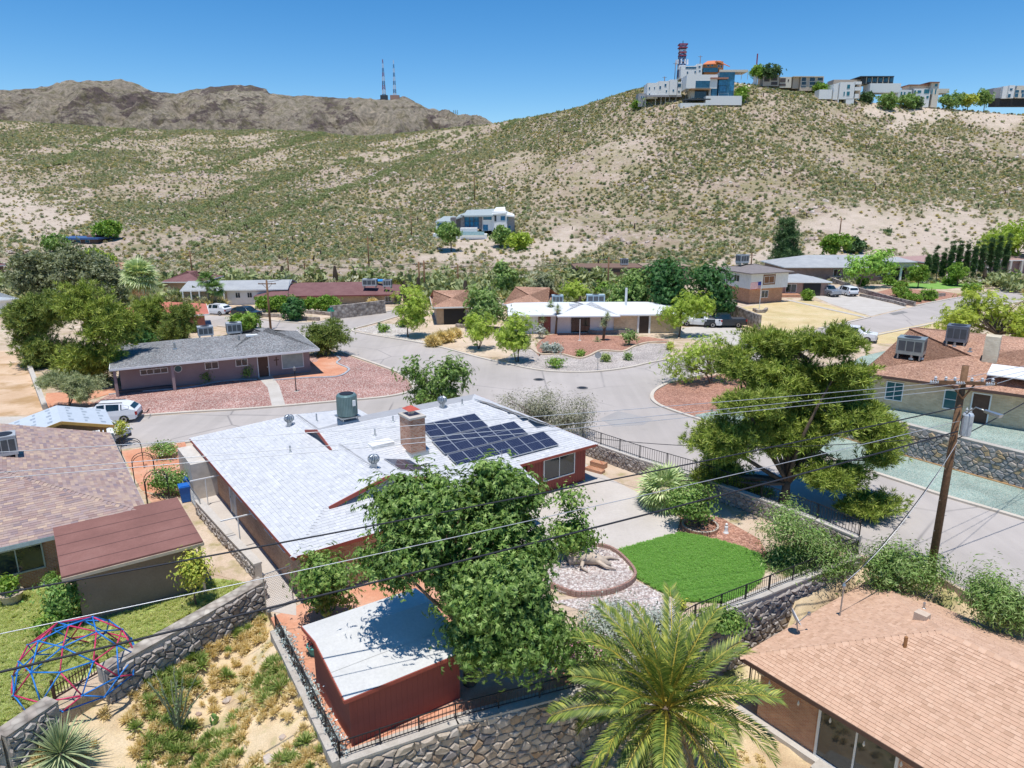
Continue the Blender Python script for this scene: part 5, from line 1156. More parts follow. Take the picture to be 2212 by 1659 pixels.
# --- date palm
F_PALM=foliage('palm_leaflet',(.06,.1,.02),(.13,.17,.03),(.32,.32,.06),.12); F_PALMDRY=foliage('dry_palm_leaflet',(.3,.2,.1),(.42,.31,.18),(.55,.45,.3),.15); RACH=plain('palm_rachis',(.5,.4,.07),.5)
def frond_mesh(L,droop,nl,wid,mat,dry=False):
    V=[];F=[];MI=[]; pts=[]; ang=0.; p=Vector((0,0,0)); n=24
    for i in range(n+1):
        pts.append(p.copy()); p=p+Vector((math.cos(ang),0,math.sin(ang)))*L/n; ang-=droop/n*(.35+1.3*i/n)
    def at(s):
        i=min(int(s*n),n-1); f=s*n-i; return pts[i].lerp(pts[i+1],f),(pts[i+1]-pts[i]).normalized()
    for i in range(n):
        w0=.035*(1-i/n)+.006; w1=.035*(1-(i+1)/n)+.006; k=len(V); a=pts[i];b=pts[i+1]
        V+=[a+Vector((0,-w0,0)),a+Vector((0,w0,0)),b+Vector((0,w1,0)),b+Vector((0,-w1,0))]; F.append((k,k+1,k+2,k+3)); MI.append(1)
        V+=[a+Vector((0,0,w0)),a+Vector((0,0,-w0)),b+Vector((0,0,-w1)),b+Vector((0,0,w1))]; F.append((k+4,k+5,k+6,k+7)); MI.append(1)
    for i in range(nl):
        s=.14+.86*i/nl; c,d=at(s); ll=wid*math.sin(math.pi*min(1,(s-.05)*.93))**.6*random.uniform(.85,1.1)
        up=Vector((-d.z,0,d.x))
        for sd in (-1,1):
            dr=(d*(.55+.3*s)+Vector((0,sd,0))*.8+up*(.35 if not dry else -.1)+Vector((0,0,-.12 if not dry else -.7))+Vector((random.uniform(-.1,.1),)*3)).normalized()
            s_=dr.cross(up).normalized()*.03; e=c+dr*ll; m_=c+dr*ll*.5+Vector((0,0,.02)); k=len(V)
            V+=[c-s_*.6,m_-s_,e+Vector((0,0,-.1*ll)),m_+s_]; F.append((k,k+1,k+2,k+3)); MI.append(0)
    me=bpy.data.meshes.new('frond'); me.from_pydata([tuple(v) for v in V],[],F); me.materials.append(mat); me.materials.append(RACH if not dry else F_PALMDRY)
    me.polygons.foreach_set('material_index',MI); return me
pc_=D(1440,1500,20.6); palm=thing('date_palm','big date palm with arching yellow green fronds below the stone wall','palm',(pc_.x,pc_.y,-3.2))
top=pc_.z+3.2-.35
fr=[frond_mesh(3.6,dp,46,.62,F_PALM) for dp in (.7,.95,1.2,1.5)]; fd=[frond_mesh(3.1,dp,38,.5,F_PALMDRY,True) for dp in (.9,1.3)]
nf=64
for i in range(nf):
    az=i*2.39996+random.uniform(-.15,.15); f=i/nf; el=R(82-f*105)+random.uniform(-.08,.08)
    me=fr[min(3,int(f*4))]
    o=link('frond',me,None,palm); rr=.12+.12*f
    o.matrix_local=Matrix.Translation((math.cos(az)*rr,math.sin(az)*rr,top-.25*f))@Matrix.Rotation(az,4,'Z')@Matrix.Rotation(-el,4,'Y')@Matrix.Rotation(random.uniform(-.5,.5),4,'X')@Matrix.Scale(random.uniform(.88,1.1)*(.75 if f<.1 else 1),4)
for i in range(16):
    az=i*2.39996*1.7; o=link('dry_frond',fd[i%2],None,palm)
    o.matrix_local=Matrix.Translation((0,0,top-.45))@Matrix.Rotation(az,4,'Z')@Matrix.Rotation(R(random.uniform(15,50)),4,'Y')@Matrix.Scale(random.uniform(.8,1.1),4)
mb=MB(); mb.tube([(0,0,0),(0,0,top*.5),(0,0,top-.2)],[.3,.28,.36],10); rr=0
for k in range(70):
    a=k*2.4; z=.2+k*(top-.4)/70; r_=.29; mb.bar((math.cos(a)*r_,math.sin(a)*r_,z),(math.cos(a)*(r_+.12),math.sin(a)*(r_+.12),z+.16),.12,.05)
mb.build('trunk',BARK,palm)
# --- fan palms and yuccas
def fanleaf(Rr,mat,stem=.7):
    V=[];F=[]; V+=[Vector((0,-.012,0)),Vector((0,.012,0)),Vector((stem,.012,.02)),Vector((stem,-.012,.02))]; F.append((0,1,2,3))
    for k in range(22):
        a=R(-105+210*k/21); k0=len(V); d=Vector((math.cos(a),math.sin(a),0)); s=Vector((-d.y,d.x,0))*Rr*.055; c=Vector((stem,0,.02)); tip=c+d*Rr*random.uniform(.85,1.05)+Vector((0,0,-.22*Rr*random.uniform(.4,1.4)))
        m_=c+d*Rr*.6+Vector((0,0,.05*(1 if k%2 else -1)))
        V+=[c,m_-s,tip,m_+s]; F.append((k0,k0+1,k0+2,k0+3))
    me=bpy.data.meshes.new('fan_leaf'); me.from_pydata([tuple(v) for v in V],[],F); me.materials.append(mat); return me
F_FAN=foliage('fan_palm_leaf',(.2,.27,.1),(.33,.4,.18),(.5,.53,.3),.2); F_FANG=foliage('fan_palm_green',(.06,.13,.03),(.12,.2,.05),(.2,.28,.09),.2)
def fan_palm(label,base,h,Rr,n,mat,stem=.7,tr=.2,lo=-50,dead=0):
    r_=thing('fan_palm',label,'palm',base); ms=[fanleaf(Rr,mat,stem) for _ in range(3)]
    for i in range(n):
        az=i*2.4+random.uniform(-.2,.2); f=(i+.5)/n; el=R(80-(80-lo)*f)
        o=link('fan_leaf',ms[i%3],None,r_); o.matrix_local=Matrix.Translation((0,0,h))@Matrix.Rotation(az,4,'Z')@Matrix.Rotation(-el,4,'Y')@Matrix.Rotation(random.uniform(-.4,.4),4,'X')@Matrix.Scale(random.uniform(.85,1.1),4)
    for i in range(dead):
        o=link('dead_leaf',fanleaf(Rr*.8,F_PALMDRY,stem) if i<2 else link_cache[i%2],None,r_)
        if i<2: link_cache.append(o.data)
        o.matrix_local=Matrix.Translation((0,0,h-.3))@Matrix.Rotation(i*2.4,4,'Z')@Matrix.Rotation(R(random.uniform(55,80)),4,'Y')
    mb=MB(); mb.tube([(0,0,-.1),(0,0,h*.5),(0,0,h)],[tr*1.15,tr,tr*1.05],9); mb.build('trunk',BARKPALE,r_,True)
    return r_
link_cache=[]
fan_palm('squat fan palm with spiky grey green leaves beside the street wall',G(1432,1094),1.0,1.15,26,F_FAN,.75,.2,-35)
b=G(312,690); fan_palm('large shaggy fan palm rising behind the left hand pines',b,D(312,598,b.y).z,2.0,44,F_FAN,1.1,.38,-60,12)
b=G(453,668); fan_palm('taller of the two slim fan palms by the white carport',b,D(452,607,b.y).z,1.1,22,F_FANG,.8,.2,-50)
b=G(469,668); fan_palm('shorter of the two slim fan palms by the white carport',b,D(468,624,b.y).z,1.1,22,F_FANG,.8,.2,-50)
def blade_mesh(n,L,w_,mat,lo=-20,hi=88,name='leaf_rosette'):
    V=[];F=[]
    for i in range(n):
        a=i*2.4; el=R(hi-(hi-lo)*(i+.5)/n); d=Vector((math.cos(a)*math.cos(el),math.sin(a)*math.cos(el),math.sin(el))); s=Vector((-math.sin(a),math.cos(a),0))*w_; l=L*random.uniform(.8,1.1); k=len(V)
        m_=d*l*.45; V+=[d*.05-s*.5,m_-s,d*l+Vector((0,0,-.08*l*math.cos(el))),m_+s]; F.append((k,k+1,k+2,k+3))
    me=bpy.data.meshes.new(name); me.from_pydata([tuple(v) for v in V],[],F); me.materials.append(mat); return me
F_YUCD=foliage('dead_yucca_leaf',(.25,.19,.1),(.36,.29,.17),(.45,.38,.25),.1)
def yucca(label,base,stems,L,mat=None,nb=70,w_=.03,cat='yucca'):
    r_=thing('yucca',label,cat,base); mat=mat or F_AGAV; me=blade_mesh(nb,L,w_,mat,-25); md=blade_mesh(int(nb*.7),L*.8,w_,F_YUCD,-75,-20)
    for (x,y,h) in stems:
        if h>.15: MB().tube([(0,0,-.05),(x*.4,y*.4,h*.5),(x,y,h)],[.16,.13,.12],7).build('stem',BARK,r_,True)
        o=link('leaf_rosette',me,None,r_); o.location=(x,y,h)
        if h>.4: o=link('dead_leaves',md,None,r_); o.location=(x,y,h)
    return r_
def yh(bp,tp): b=G(*bp); t=D(*tp,b.y); return b,(t.x-b.x,0,t.z-b.z)
for lab,bp,tps in (('tall leaning yucca with two heads in front of the white house window',(1303,736),[(1312,685),(1305,700)]),('tallest yucca trunk left of the white house entrance',(1184,712),[(1190,658)]),('second tall yucca beside the white house entrance',(1200,722),[(1205,668)]),('short yucca under the two tall yuccas',(1172,722),[(1172,690)])):
    b=G(*bp); st=[]
    for tp in tps: t=D(*tp,b.y); st.append((t.x-b.x,.1*len(st),max(.2,t.z-b.z)))
    yucca(lab,b,st,.9,nb=60,w_=.045)
for lab,bp,L in (('spiky agave at the foot of the leaning yucca',(1290,738),.8),('small agave below the tall yuccas',(1180,723),.7),('dark spiky plant under the leafy bush on red gravel',(1358,745),.7)):
    yucca(lab,G(*bp),[(0,0,.1)],L,nb=40,w_=.05,cat='agave')
b=Vector((*G2(140,1672,-1.6),-1.7)); yucca('large spiky yucca in the lower left corner before the garden wall',b,[(0,0,.95)],1.5,nb=220,w_=.03)
b=Vector((*G2(160,1640,-2.2),-2.3))
# ocotillo
oc=G(388,1590,-1.9); r_=thing('ocotillo','thorny ocotillo with bare curving canes on the dry slope','ocotillo',(oc.x,oc.y,float(zlow(np.array(oc.x),np.array(oc.y)))-.05))
OCO=plain('ocotillo_bark',(.2,.22,.14),.9,var=.3,scale=9); CL=[]
for k in range(13):
    a=random.uniform(0,6.28); sp=random.uniform(.3,1.2); hh=random.uniform(2.0,3.3); P=[]
    for j in range(9):
        t=j/8; P.append(Vector((math.cos(a)*sp*t**1.4+random.gauss(0,.02),math.sin(a)*sp*.6*t**1.4+random.gauss(0,.02),hh*t*(1-.12*t*sp))))
    MB().tube(P,[.042-.026*j/8 for j in range(9)],5).build('cane',OCO,r_,True)
    for j in range(34):
        t=random.uniform(.25,1); i=min(7,int(t*8)); CL.append(P[i].lerp(P[i+1],t*8-i)+Vector((random.gauss(0,.025),random.gauss(0,.025),0)))
C=np.array([tuple(c) for c in CL]); V,F=leafcloud(C,rng.normal(size=(len(C),3))+np.array([0,0,.5]),np.full(len(C),.09),T_LEAF); link('leaves',npmesh('leaves',V,F),foliage('ocotillo_leaf',(.1,.17,.08),(.18,.25,.12)),r_)
# prickly pear
pp=G(632/1.0*0+640,1650,-2.6); cx=G(462,1560,-1.8); r_=thing('prickly_pear','small green prickly pear on the dry slope','cactus',(cx.x,cx.y,float(zlow(np.array(cx.x),np.array(cx.y)))))
for k,(x,z,t) in enumerate(((0,.12,0),(.1,.3,.4),(-.12,.3,-.4),(.04,.46,.1))):
    m=MB(); m.lathe((0,0,0),[(.02,-.14),(.1,-.08),(.13,.02),(.1,.1),(.02,.15)],10); o=m.build('pad',plain('cactus_green',(.22,.36,.1),.6),r_,True); o.location=(x,0,z); o.rotation_euler=(0,t,k); o.scale=(1,.3,1)
# ================================================================ middle distance houses
ROOFG=gravel('grey_shingle',[(.24,.25,.26),(.34,.35,.35),(.29,.28,.28),(.38,.36,.34)],8,.15)
ROOFM=ground('maroon_shingle',[(.3,(.17,.085,.085)),(.7,(.23,.125,.12))],.8,(8,.2),.2,20)
ROOFT=gravel('tan_shingle_far',[(.52,.3,.2),(.6,.37,.26),(.47,.27,.19),(.62,.42,.31)],9,.15)
ROOFW=ground('white_roofing',[(.3,(.62,.63,.65)),(.7,(.7,.71,.72))],.6,(6,.06),.1,20)
ROOFGR=ground('plain_grey_shingle',[(.3,(.33,.34,.35)),(.7,(.42,.43,.43))],.6,(8,.15),.2,20)
MAUVE=ground('mauve_stucco',[(.3,(.3,.225,.225)),(.7,(.37,.29,.28))],.5,(10,.1),.2,40)
BRICKT=brickm('tan_brick',(.66,.48,.29),(.78,.61,.4),(.58,.52,.44),.25,.09)
BRICKP=brickm('pink_brick',(.36,.2,.16),(.44,.27,.22),(.45,.4,.36),.25,.09)
TANW=plain('tan_stucco',(.5,.37,.25),.9)
REDTILE=ground('red_tile',[(.3,(.45,.14,.1)),(.7,(.58,.22,.16))],.8,(6,.2),.4,8)
CREAMP=plain('cream_post',(.66,.6,.52))
def ranch(label,eL,eR,depth,h=2.6,k=.25,over=.6,wall=None,roof=None,z0=0.,name='ranch_house',hips=(True,True),base=-.1,trim=None,cat='house',wins=None,t=.16,of=None):
    of=of or over
    A=G(*eL,z0+h); B=G(*eR,z0+h); d=B-A; L=math.hypot(d.x,d.y); rz=math.atan2(d.y,d.x)
    root=thing(name,label,cat,(A.x,A.y,z0),rz)
    F,g,zr=hip(0,L,0,depth,h,k,'x',*hips); ro=roof_mesh(F[:2]+[f for f,gb in zip(F[2:],g) if not gb],t).build('roof',roof,root)
    m=MB(); m.prism([(over,of),(L-over,of),(L-over,depth-over),(over,depth-over)],base,h-.1); w_=m.build('wall',wall,root)
    if any(g):
        gm=MB()
        for gb,x in zip(g,(over,L-over)):
            if gb: gm.extrude([(over,h-.1),(depth-over,h-.1),(depth/2,zr-.2)],'x',x-.02,x+.02)
        gm.build('gable_wall',wall,root)
    m=MB(); m.bar((0,-.02,h-.08),(L,-.02,h-.08),.05,.2)
    for x in (0,L): m.bar((x,0,h-.08),(x,depth,h-.08),.05,.2) if not g[0 if x==0 else 1] else None
    m.build('fascia',trim or WHITE,root)
    for wv in (wins or []): 
        u0,u1,zz0,zz1,nm=wv[:5]; win(root,'y',of,u0*L,u1*L,zz0,zz1,-1,nm,**(wv[5] if len(wv)>5 else {}))
    return root,L
# grey house across the street
gh,L=ranch('long grey mauve house with mottled grey shingle roof across the street',(236,798),(690,754),11.5,2.7,.2,.7,MAUVE,ROOFG,of=1.7,wins=[(.13,.185,1.55,1.95,1),(.19,.25,1.55,1.95,1),(.43,.49,1.45,2.05,1),(.58,.635,1.45,2.05,1),(.815,.925,.7,2.1,0,dict(pane=plain('closed_blind',(.35,.42,.4),.4)))])
m=MB(); m.lathe((0,0,0),[(.36,0),(.36,.06),(.3,.06)],20); o=m.build('round_window',WHITE,gh); o.location=(.30*L,1.7,1.75); o.rotation_euler=(R(90),0,0)
m=MB(); m.lathe((0,0,.062),[(.3,0),(.3,.01),(.02,.012)],20); m.build('pane',plain('teal_glass',(.05,.14,.15),.1),o)
F,g,zr=hip(L*.5,L*1.0,.2,11,2.72,.3,'x'); roof_mesh(F,.14).build('upper_roof',ROOFG,gh)
door(gh,'y',1.7,.69*L,.69*L+.95,.02,2.1,-1,plain('dark_wood_door',(.12,.07,.05)))
m=MB(); m.box(.02*L,.26*L,1.2,1.72,-.05,.28); m.build('planter_wall',plain('dark_planter',(.12,.1,.1)),gh)
for x in (.012,.265): MB().box(x*L,x*L+.25,.15,.4,-.05,2.6).build('porch_post',MAUVE,gh)
m=MB(); m.box(-.05,.05,-.015,.0,-.45,.45); m.box(-.25,.25,-.015,.0,.1,.2); o=m.build('wall_cross',plain('dark_bronze',(.12,.07,.05)),gh); o.location=(.785*L,1.69,1.5)
for x,y in ((.30,3.4),(.62,4.2)): pipe(gh,(x*L,y,3.4),.6,.1)
m=MB(); m.box(.66*L,.66*L+1.2,4.2,4.8,3.75,3.95); m.build('skylight',WHITE,gh); 
for u0,lab,hh in ((.47,'white air handler box on the grey roof, left of two',1.0),(.62,'grey air conditioner on the grey roof with the metal flue, right of two',1.15)):
    q=Vector(gh.location)+Matrix.Rotation(gh.rotation_euler.z,3,'Z')@Vector((u0*L,7.8,3.6)); acbox('roof_air_conditioner',lab,q,gh.rotation_euler.z,(1.5,1.1),hh)
p=G(57*1.0,0) if False else G(57+553-553,800) if False else G(568,800)
pt=G(569,797); r_=thing('potted_plant','small grey pot with a plant beside the grey house door','plant pot',pt); m=MB(); m.lathe((0,0,0),[(.14,0),(.24,.3),(.2,.32)],12); m.build('pot',plain('stone_pot',(.4,.42,.42)),r_); yl=blade_mesh(20,.6,.03,F_CITR,10); o=link('leaf_rosette',yl,None,r_); o.location=(0,0,.3)
# white roofed modern house on the island
wh,L=ranch('low white roofed modern house with glass front on the island lot',(1098,681),(1482,679),11,2.6,.16,.8,WHITE,ROOFW,wins=[(.36,.46,.2,2.2,3,dict(frame=plain('dark_frame',(.08,.07,.06)))),(.525,.56,1.1,2.1,0),(.86,.9,1.3,2.1,1)])
F,g,zr=hip(L*.27,L*.62,-1.2,9,2.62,.22,'x'); roof_mesh(F,.14).build('front_roof',ROOFW,wh)
m=MB(); m.box(.60*L,.985*L,.62,.82,-.05,2.45); m.build('brick_front',BRICKT,wh); m=MB(); m.box(.735*L,.80*L,.4,.66,-.05,2.45); m.build('entry_shade',plain('dark_entry',(.07,.05,.04)),wh)  # dark box before the brick: shade of the entry put into its colour
for x in (.735,.80): MB().box(x*L-.12,x*L+.12,.3,.66,-.05,2.5).build('entry_column',WHITE,wh)
m=MB(); m.box(.17*L,.24*L,.7,.82,-.05,2.4); m.build('red_entry',plain('brick_red_entry',(.3,.1,.08)),wh)
m=MB(); m.tube([(.69*L,4,2.6),(.69*L,4,5.6)],.16,8); m.build('flue_pipe',WHITE,wh); m=MB(); m.box(.36*L,.36*L+1.6,3.6,4.6,3.25,3.55); m.build('skylight',WHITE,wh)
for u0,y,lab in ((.31,9.0,'grey rooftop cooler at the back left of the white modern roof'),(.545,9.3,'wide rooftop air conditioner behind the white modern roof')):
    q=Vector(wh.location)+Matrix.Rotation(wh.rotation_euler.z,3,'Z')@Vector((u0*L,y,2.75)); acbox('roof_air_conditioner',lab,q,0,(1.6 if u0<.5 else 2.6,1.2),1.2,plain('cooler_blue_grey',(.35,.45,.5)))
ribbon('garden_wall',[G2(1215,712),G2(1290,722),G2(1360,720),G2(1460,712)],.3,.45,STONEG,kind=None,label='low stone planter wall along the front of the white modern house',cat='wall')
# two storey house
K=G(1617,657); d=G(1688,652)-K; rz=math.atan2(d.y,d.x); ts=thing('two_storey_house','two storey house with white upper siding over red brick','house',K,rz); X=math.hypot(d.x,d.y)
m=MB(); m.prism([(0,0),(X,0),(X,7.5),(0,7.5)],-.1,2.6); m.build('brick_wall',BRICKR,ts)
m=MB(); m.prism([(-.5,-.6),(X+.4,-.6),(X+.4,8),(-.5,8)],2.6,5.3); up_=m.build('upper_wall',WHITE,ts)
bt=MB().box(-.03,.03,-.02,.02,2.62,5.25).mesh('batten'); bt.materials.append(WHITE)
for k in range(int(X/.45)): o=link('batten',bt,None,up_); o.location=(-.3+k*.45,-.61,0)
bt2=MB().box(-.02,.02,-.03,.03,2.62,5.25).mesh('batten'); bt2.materials.append(WHITE)
for k in range(18): o=link('batten',bt2,None,up_); o.location=(-.51,-.3+k*.45,0)
F,g,zr=hip(-1.2,X+1.0,-1.3,8.7,5.3,.2,'x',True,True); roof_mesh(F,.16).build('roof',plain('brown_grey_roof',(.24,.21,.2)),ts)
win(ts,'y',-.6,.33*X,.62*X,3.5,4.6,-1,1); win(ts,'x',-.5,2.2,3.5,3.6,4.6,-1,1); win(ts,'y',0,.36*X,.55*X,1.0,2.1,-1,1); win(ts,'x',0,5.0,6.2,.9,2.0,-1,1)
m=MB(); m.box(.3*X,.66*X,-.66,-.6,3.2,4.9); m.build('wood_panel',plain('wood_panel',(.25,.12,.06)),ts)
q=Vector(ts.location)+Matrix.Rotation(rz,3,'Z')@Vector((X*.3,5,6.3)); acbox('roof_air_conditioner','large cooler box on top of the two storey house',q,rz,(1.8,1.4),1.5)
ga_,Lg=ranch('single storey grey roofed wing with carport beside the two storey house',(1688,609),(1798,609),9,2.6,.22,.5,BRICKP,ROOFGR,wins=[(.12,.32,.7,2.1,1)],name='carport_wing')
m=MB(); m.box(.46*Lg,.8*Lg,.3,.56,.0,2.3); m.build('carport_opening',plain('deep_shade',(.03,.03,.03)),ga_)  # solid box on the wall, its colour painting the shade inside the carport
m=MB(); m.box(-.2*Lg,.35*Lg,-1.6,.2,-.1,.5); m.build('porch_base',BRICKR,ga_)
# brick ranch with portico
br,L=ranch('long brick ranch with grey hip roof and white columned portico on the right',(1694,577),(1996,577),15,2.9,.26,.8,BRICKP,ROOFGR,wins=[(.37,.42,.9,2.3,1),(.47,.52,.9,2.3,1),(.68,.72,.9,2.3,1)])
px=.80*L; m=MB(); m.box(px-2.6,px+2.6,-2.2,1.2,3.2,4.2); m.build('entablature',plain('portico_stone',(.6,.54,.46)),br)
F,g,zr=hip(px-3,px+3,-2.6,3,4.2,.3,'x'); roof_mesh(F,.16).build('portico_roof',ROOFGR,br)
for x in (-2.2,0.2,2.2): m=MB(); m.lathe((px+x,-1.8,0),[(.36,0),(.36,.15),(.26,.2),(.22,3.0),(.34,3.2)],12); m.build('column',WHITE,br)
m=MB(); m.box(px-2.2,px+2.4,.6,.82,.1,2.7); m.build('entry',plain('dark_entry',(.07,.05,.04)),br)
# others
lp,L=ranch('long low pink walled house with white posts behind the cypress row',(1996,566),(2300,560),12,3.0,.16,.8,plain('pink_wall',(.45,.28,.24)),plain('pink_brown_roof',(.42,.27,.24)))
for k in range(12): MB().box((.03+.082*k)*L,(.03+.082*k)*L+.5,-.2,.3,-.1,2.9).build('post',CREAMP,lp)
ranch('long low house with maroon roof behind the hedge on the left',(548,641),(862,636),13,2.5,.22,.9,TANW,ROOFM,z0=-.8,wins=[(.78,.82,1.,2.1,1),(.9,.94,1.2,2.,1)],trim=plain('maroon_trim',(.2,.06,.06)))
mo=[o for o in COL.objects if o.get('label','').startswith('long low house with maroon')][0]
m=MB(); m.box(12,12.8,.7,.95,0,2.3); m.build('door',plain('red_door',(.4,.05,.05)),mo); m=MB(); m.box(-.5,.5,-.8,.8,0,.2); o=m.build('blue_tarp',plain('blue_tarp',(.02,.25,.6)),mo); o.location=(19,7.5,3.9); o.scale=(3,1.5,1)
for k in range(2):
    q=D(800+k*38,626,120.5); acbox('roof_air_conditioner','white rooftop cooler on the maroon roof, %s'%('larger one' if k==0 else 'small one at the right end'),(q.x,q.y,2.85-k*.1),0,(2.4-k,1.4),1.2)
cp,L=ranch('grey roofed house with white carport posts on the left',(388,628),(622,624),10,2.6,.2,.6,WHITE,ROOFGR,hips=(False,False),wins=[(.5,.54,1.2,2.0,1),(.61,.65,1.2,2.0,1)])
m=MB(); m.box(.03*L,.42*L,.3,.62,.02,2.4); m.build('carport_opening',TANW,cp)
for k in range(6): MB().box((.02+.075*k)*L,(.02+.075*k)*L+.2,-.1,.1,-.05,2.55).build('carport_post',WHITE,cp)
ranch('brown roofed house right of the big fan palm',(343,609),(437,609),10,2.5,.3,.6,TANW,ROOFM)
ranch('salmon roofed house far behind the big fan palm',(230,582),(280,582),10,2.5,.2,.6,TANW,ROOFT)
ranch('brown house at the far left edge below the hill',(-50,578),(16,572),12,2.6,.2,.6,plain('brown_wall',(.2,.12,.09)),ROOFM)
ranch('pale blue roofed house at the left edge behind the olive tree',(-70,655),(40,645),10,2.5,.15,.5,WHITE,plain('blue_grey_roof',(.4,.44,.47)))
ranch('red tile roofed house half hidden by the left hand pines',(262,690),(452,678),10,2.5,.25,.6,plain('red_stucco',(.4,.16,.12)),REDTILE)
ranch('small house with tan roof and garage left of the yard trees',(934,664),(1024,662),11,2.6,.3,.6,TANW,ROOFT,wins=[(.72,.86,1.1,2.0,2)])
sh=[o for o in COL.objects if o.get('label','').startswith('small house with tan roof')][0]; m=MB(); m.box(1.6,4.6,.5,.64,0,2.2); m.build('garage_shade',plain('deep_shade',(.03,.03,.03)),sh)  # closed dark box, the garage's inner shade painted as its colour
ranch('tan roofed house partly behind the white modern roof',(1085,657),(1184,660),12,2.6,.3,.6,TANW,ROOFT)
A=G(1243,612); fh=thing('flat_roofed_house','flat roofed brown stucco house behind the light green tree','house',A,.02); BRN=plain('brown_adobe',(.2,.125,.09),.9)
m=MB(); m.box(0,14,0,9,0,3.0); m.build('wall',BRN,fh); m=MB(); m.box(-.15,14.15,-.15,9.15,3.0,3.25); m.build('parapet',BRN,fh); win(fh,'y',0,5,6.6,1.2,2.4,-1,1); door(fh,'y',0,1.8,2.8,0,2.3,-1,WHITE); m=MB(); m.box(14.2,24,1,8,0,3.4); m.build('rear_block',plain('light_brown_adobe',(.34,.25,.18)),fh)
q=D(1348,577,A.y+5); acbox('roof_air_conditioner','grey cooler on the flat brown roof',(q.x,q.y,3.3),0,(1.6,1.3),1.3)
# right hand brick house on its terrace
TZ=2.3
tw=[G2(1700,905,.2),G2(1825,940,.2),G2(1941,973,.2),G2(2059,1006,.2),G2(2212,1048,.2),G2(2420,1105,.2)]
mb=MB(); mb.prism(tw+[(75,44),(75,75),G2(1990,740,2.3),G2(1860,770,2.3),G2(1760,830,2.3)],-.2,TZ); tag(mb.build('terrace',GGREEN),kind='structure')
stone_wall('grey and tan stone retaining wall below the right hand terrace',[(p[0],p[1],-.1,TZ-.02) for p in tw],.4,.42,.1,260,-1,pieces('terrace_stone',[(.3,.29,.29),(.4,.38,.36),(.5,.36,.2),(.34,.32,.31),(.46,.4,.34)],.9,.6,12,.3,5),coping=.04,seed=9)
patch('green_gravel_strip',[(1500,897),(1580,882),(1660,880),(1705,907),(1825,944),(1941,977),(2059,1010),(2212,1052),(2420,1112),(2420,1188),(2212,1120),(2034,1068),(1951,1040),(1700,959),(1531,910)],GGREEN,.02)
ribbon('stone_edging',[(p[0]*1.0+.35,p[1]-.75) for p in tw],.35,.1,plain('orange_gravel',(.6,.36,.17)))
rb,L=ranch('tan shingle roofed brick house with two rooftop units on the right terrace',(1858,805),(2330,870),24,2.6,.15,.7,BRICKT,ROOFT,z0=TZ,wins=[(.14,.22,.75,2.05,1,dict(pane=plain('teal_glass',(.05,.14,.15),.1))),(.43,.495,.75,2.05,0,dict(hm=1,pane=MATS['teal_glass']))],trim=plain('dark_brown_trim',(.12,.07,.055)))
m=MB(); m.box(L*.545,L*.545+.95,5.6,6.8,3.0,5.4); m.build('chimney',brickm('pale_brick',(.6,.5,.34),(.7,.62,.46),(.6,.56,.5),.2,.08),rb)
m=MB(); m.box(L*.6,L*1.0,1.0,5.,3.42,3.5); m.build('flat_white_roof',WHITE,rb)
door(rb,'y',.7,L*.56,L*.56+1.0,.0,2.1,-1,plain('brown_door',(.12,.07,.05)))
for x,y in ((.2,4.5),(.25,4.8),(.38,8.5),(.47,7.6),(.6,9)): pipe(rb,(L*x,y,2.6+min(y,24-y)*.15),.28,.09)
MR=Matrix.Rotation(rb.rotation_euler.z,3,'Z')
for (dx,dy),lab,s_ in (((1969,748),'galvanised rooftop air conditioner on the tan roof, left of two',(1.9,1.5)),((2066,738),'dark grey rooftop air conditioner on the tan roof, right of two',(1.5,1.4))):
    q=G(dx,dy,TZ+4.1); acbox('roof_air_conditioner',lab,(q.x,q.y,TZ+2.6+.15*min(11.8,max(0,tolocal(rb,(q.x,q.y)).y))+.06),rb.rotation_euler.z,s_,1.35,plain('galvanised_box',(.38,.43,.42),.4,.5) if s_[0]>1.6 else plain('dark_unit',(.2,.22,.26),.4,.4))
for i,(a,b) in enumerate((((2105,885),(2150,872)),)):
    A=G(*a,TZ);B=G(2190,880,TZ); r_=thing('board_fence','weathered brown board fence at the right hand house corner','fence',A); dd=B-A
    for k in range(16): o=MB().box(-.07,.07,-.015,.015,0,1.6).build('board',plain('fence_board',(.2,.13,.09)),r_); o.location=dd*(k/16); o.rotation_euler=(0,0,math.atan2(dd.y,dd.x))
# stone walls in the distance
def lowwall(label,pts,h,mat=None,th=.4):
    o=ribbon('stone_wall',[G2(*p) for p in pts],th,h,mat or gravel('distant_stone',[(.36,.31,.27),(.5,.44,.38),(.42,.36,.31),(.56,.5,.44)],2.2,.8),kind=None,label=label,cat='wall'); return o
lowwall('stone retaining wall at the corner below the maroon house',[(715,690),(760,685),(832,676)],2.0)
lowwall('curved upper stone terrace wall before the hedge',[(553,668),(600,672),(650,676),(700,680),(735,684)],.5)
lowwall('curved lower stone terrace wall by the far street',[(553,684),(600,685),(640,690),(690,693)],.5)
lowwall('stone wall behind the rooftop cooler of the white house',[(1260,660),(1340,660),(1480,668)],1.4)
lowwall('sloping stone wall from the two storey house to the pickups',[(1540,668),(1570,680),(1610,700),(1640,712)],2.0)
lowwall('low stone gate wall at the two storey house',[(1560,668),(1585,664)],1.3)
lowwall('long sloping stone wall between the driveway and the topiary slope',[(1790,605),(1860,632),(1930,652),(1975,662)],.8)
lowwall('low stone wall beside the minivan',[(1858,640),(1930,655),(1955,662)],.5)
lowwall('low rock edging in front of the portico slope',[(1960,650),(2010,642),(2040,640)],.6)
lowwall('stone ring base of the flagpole',[(1628,672),(1636,676),(1650,676),(1656,671)],.5)
lowwall('low terrace wall in the dry yard',[(985,707),(1050,712),(1090,715)],.5)
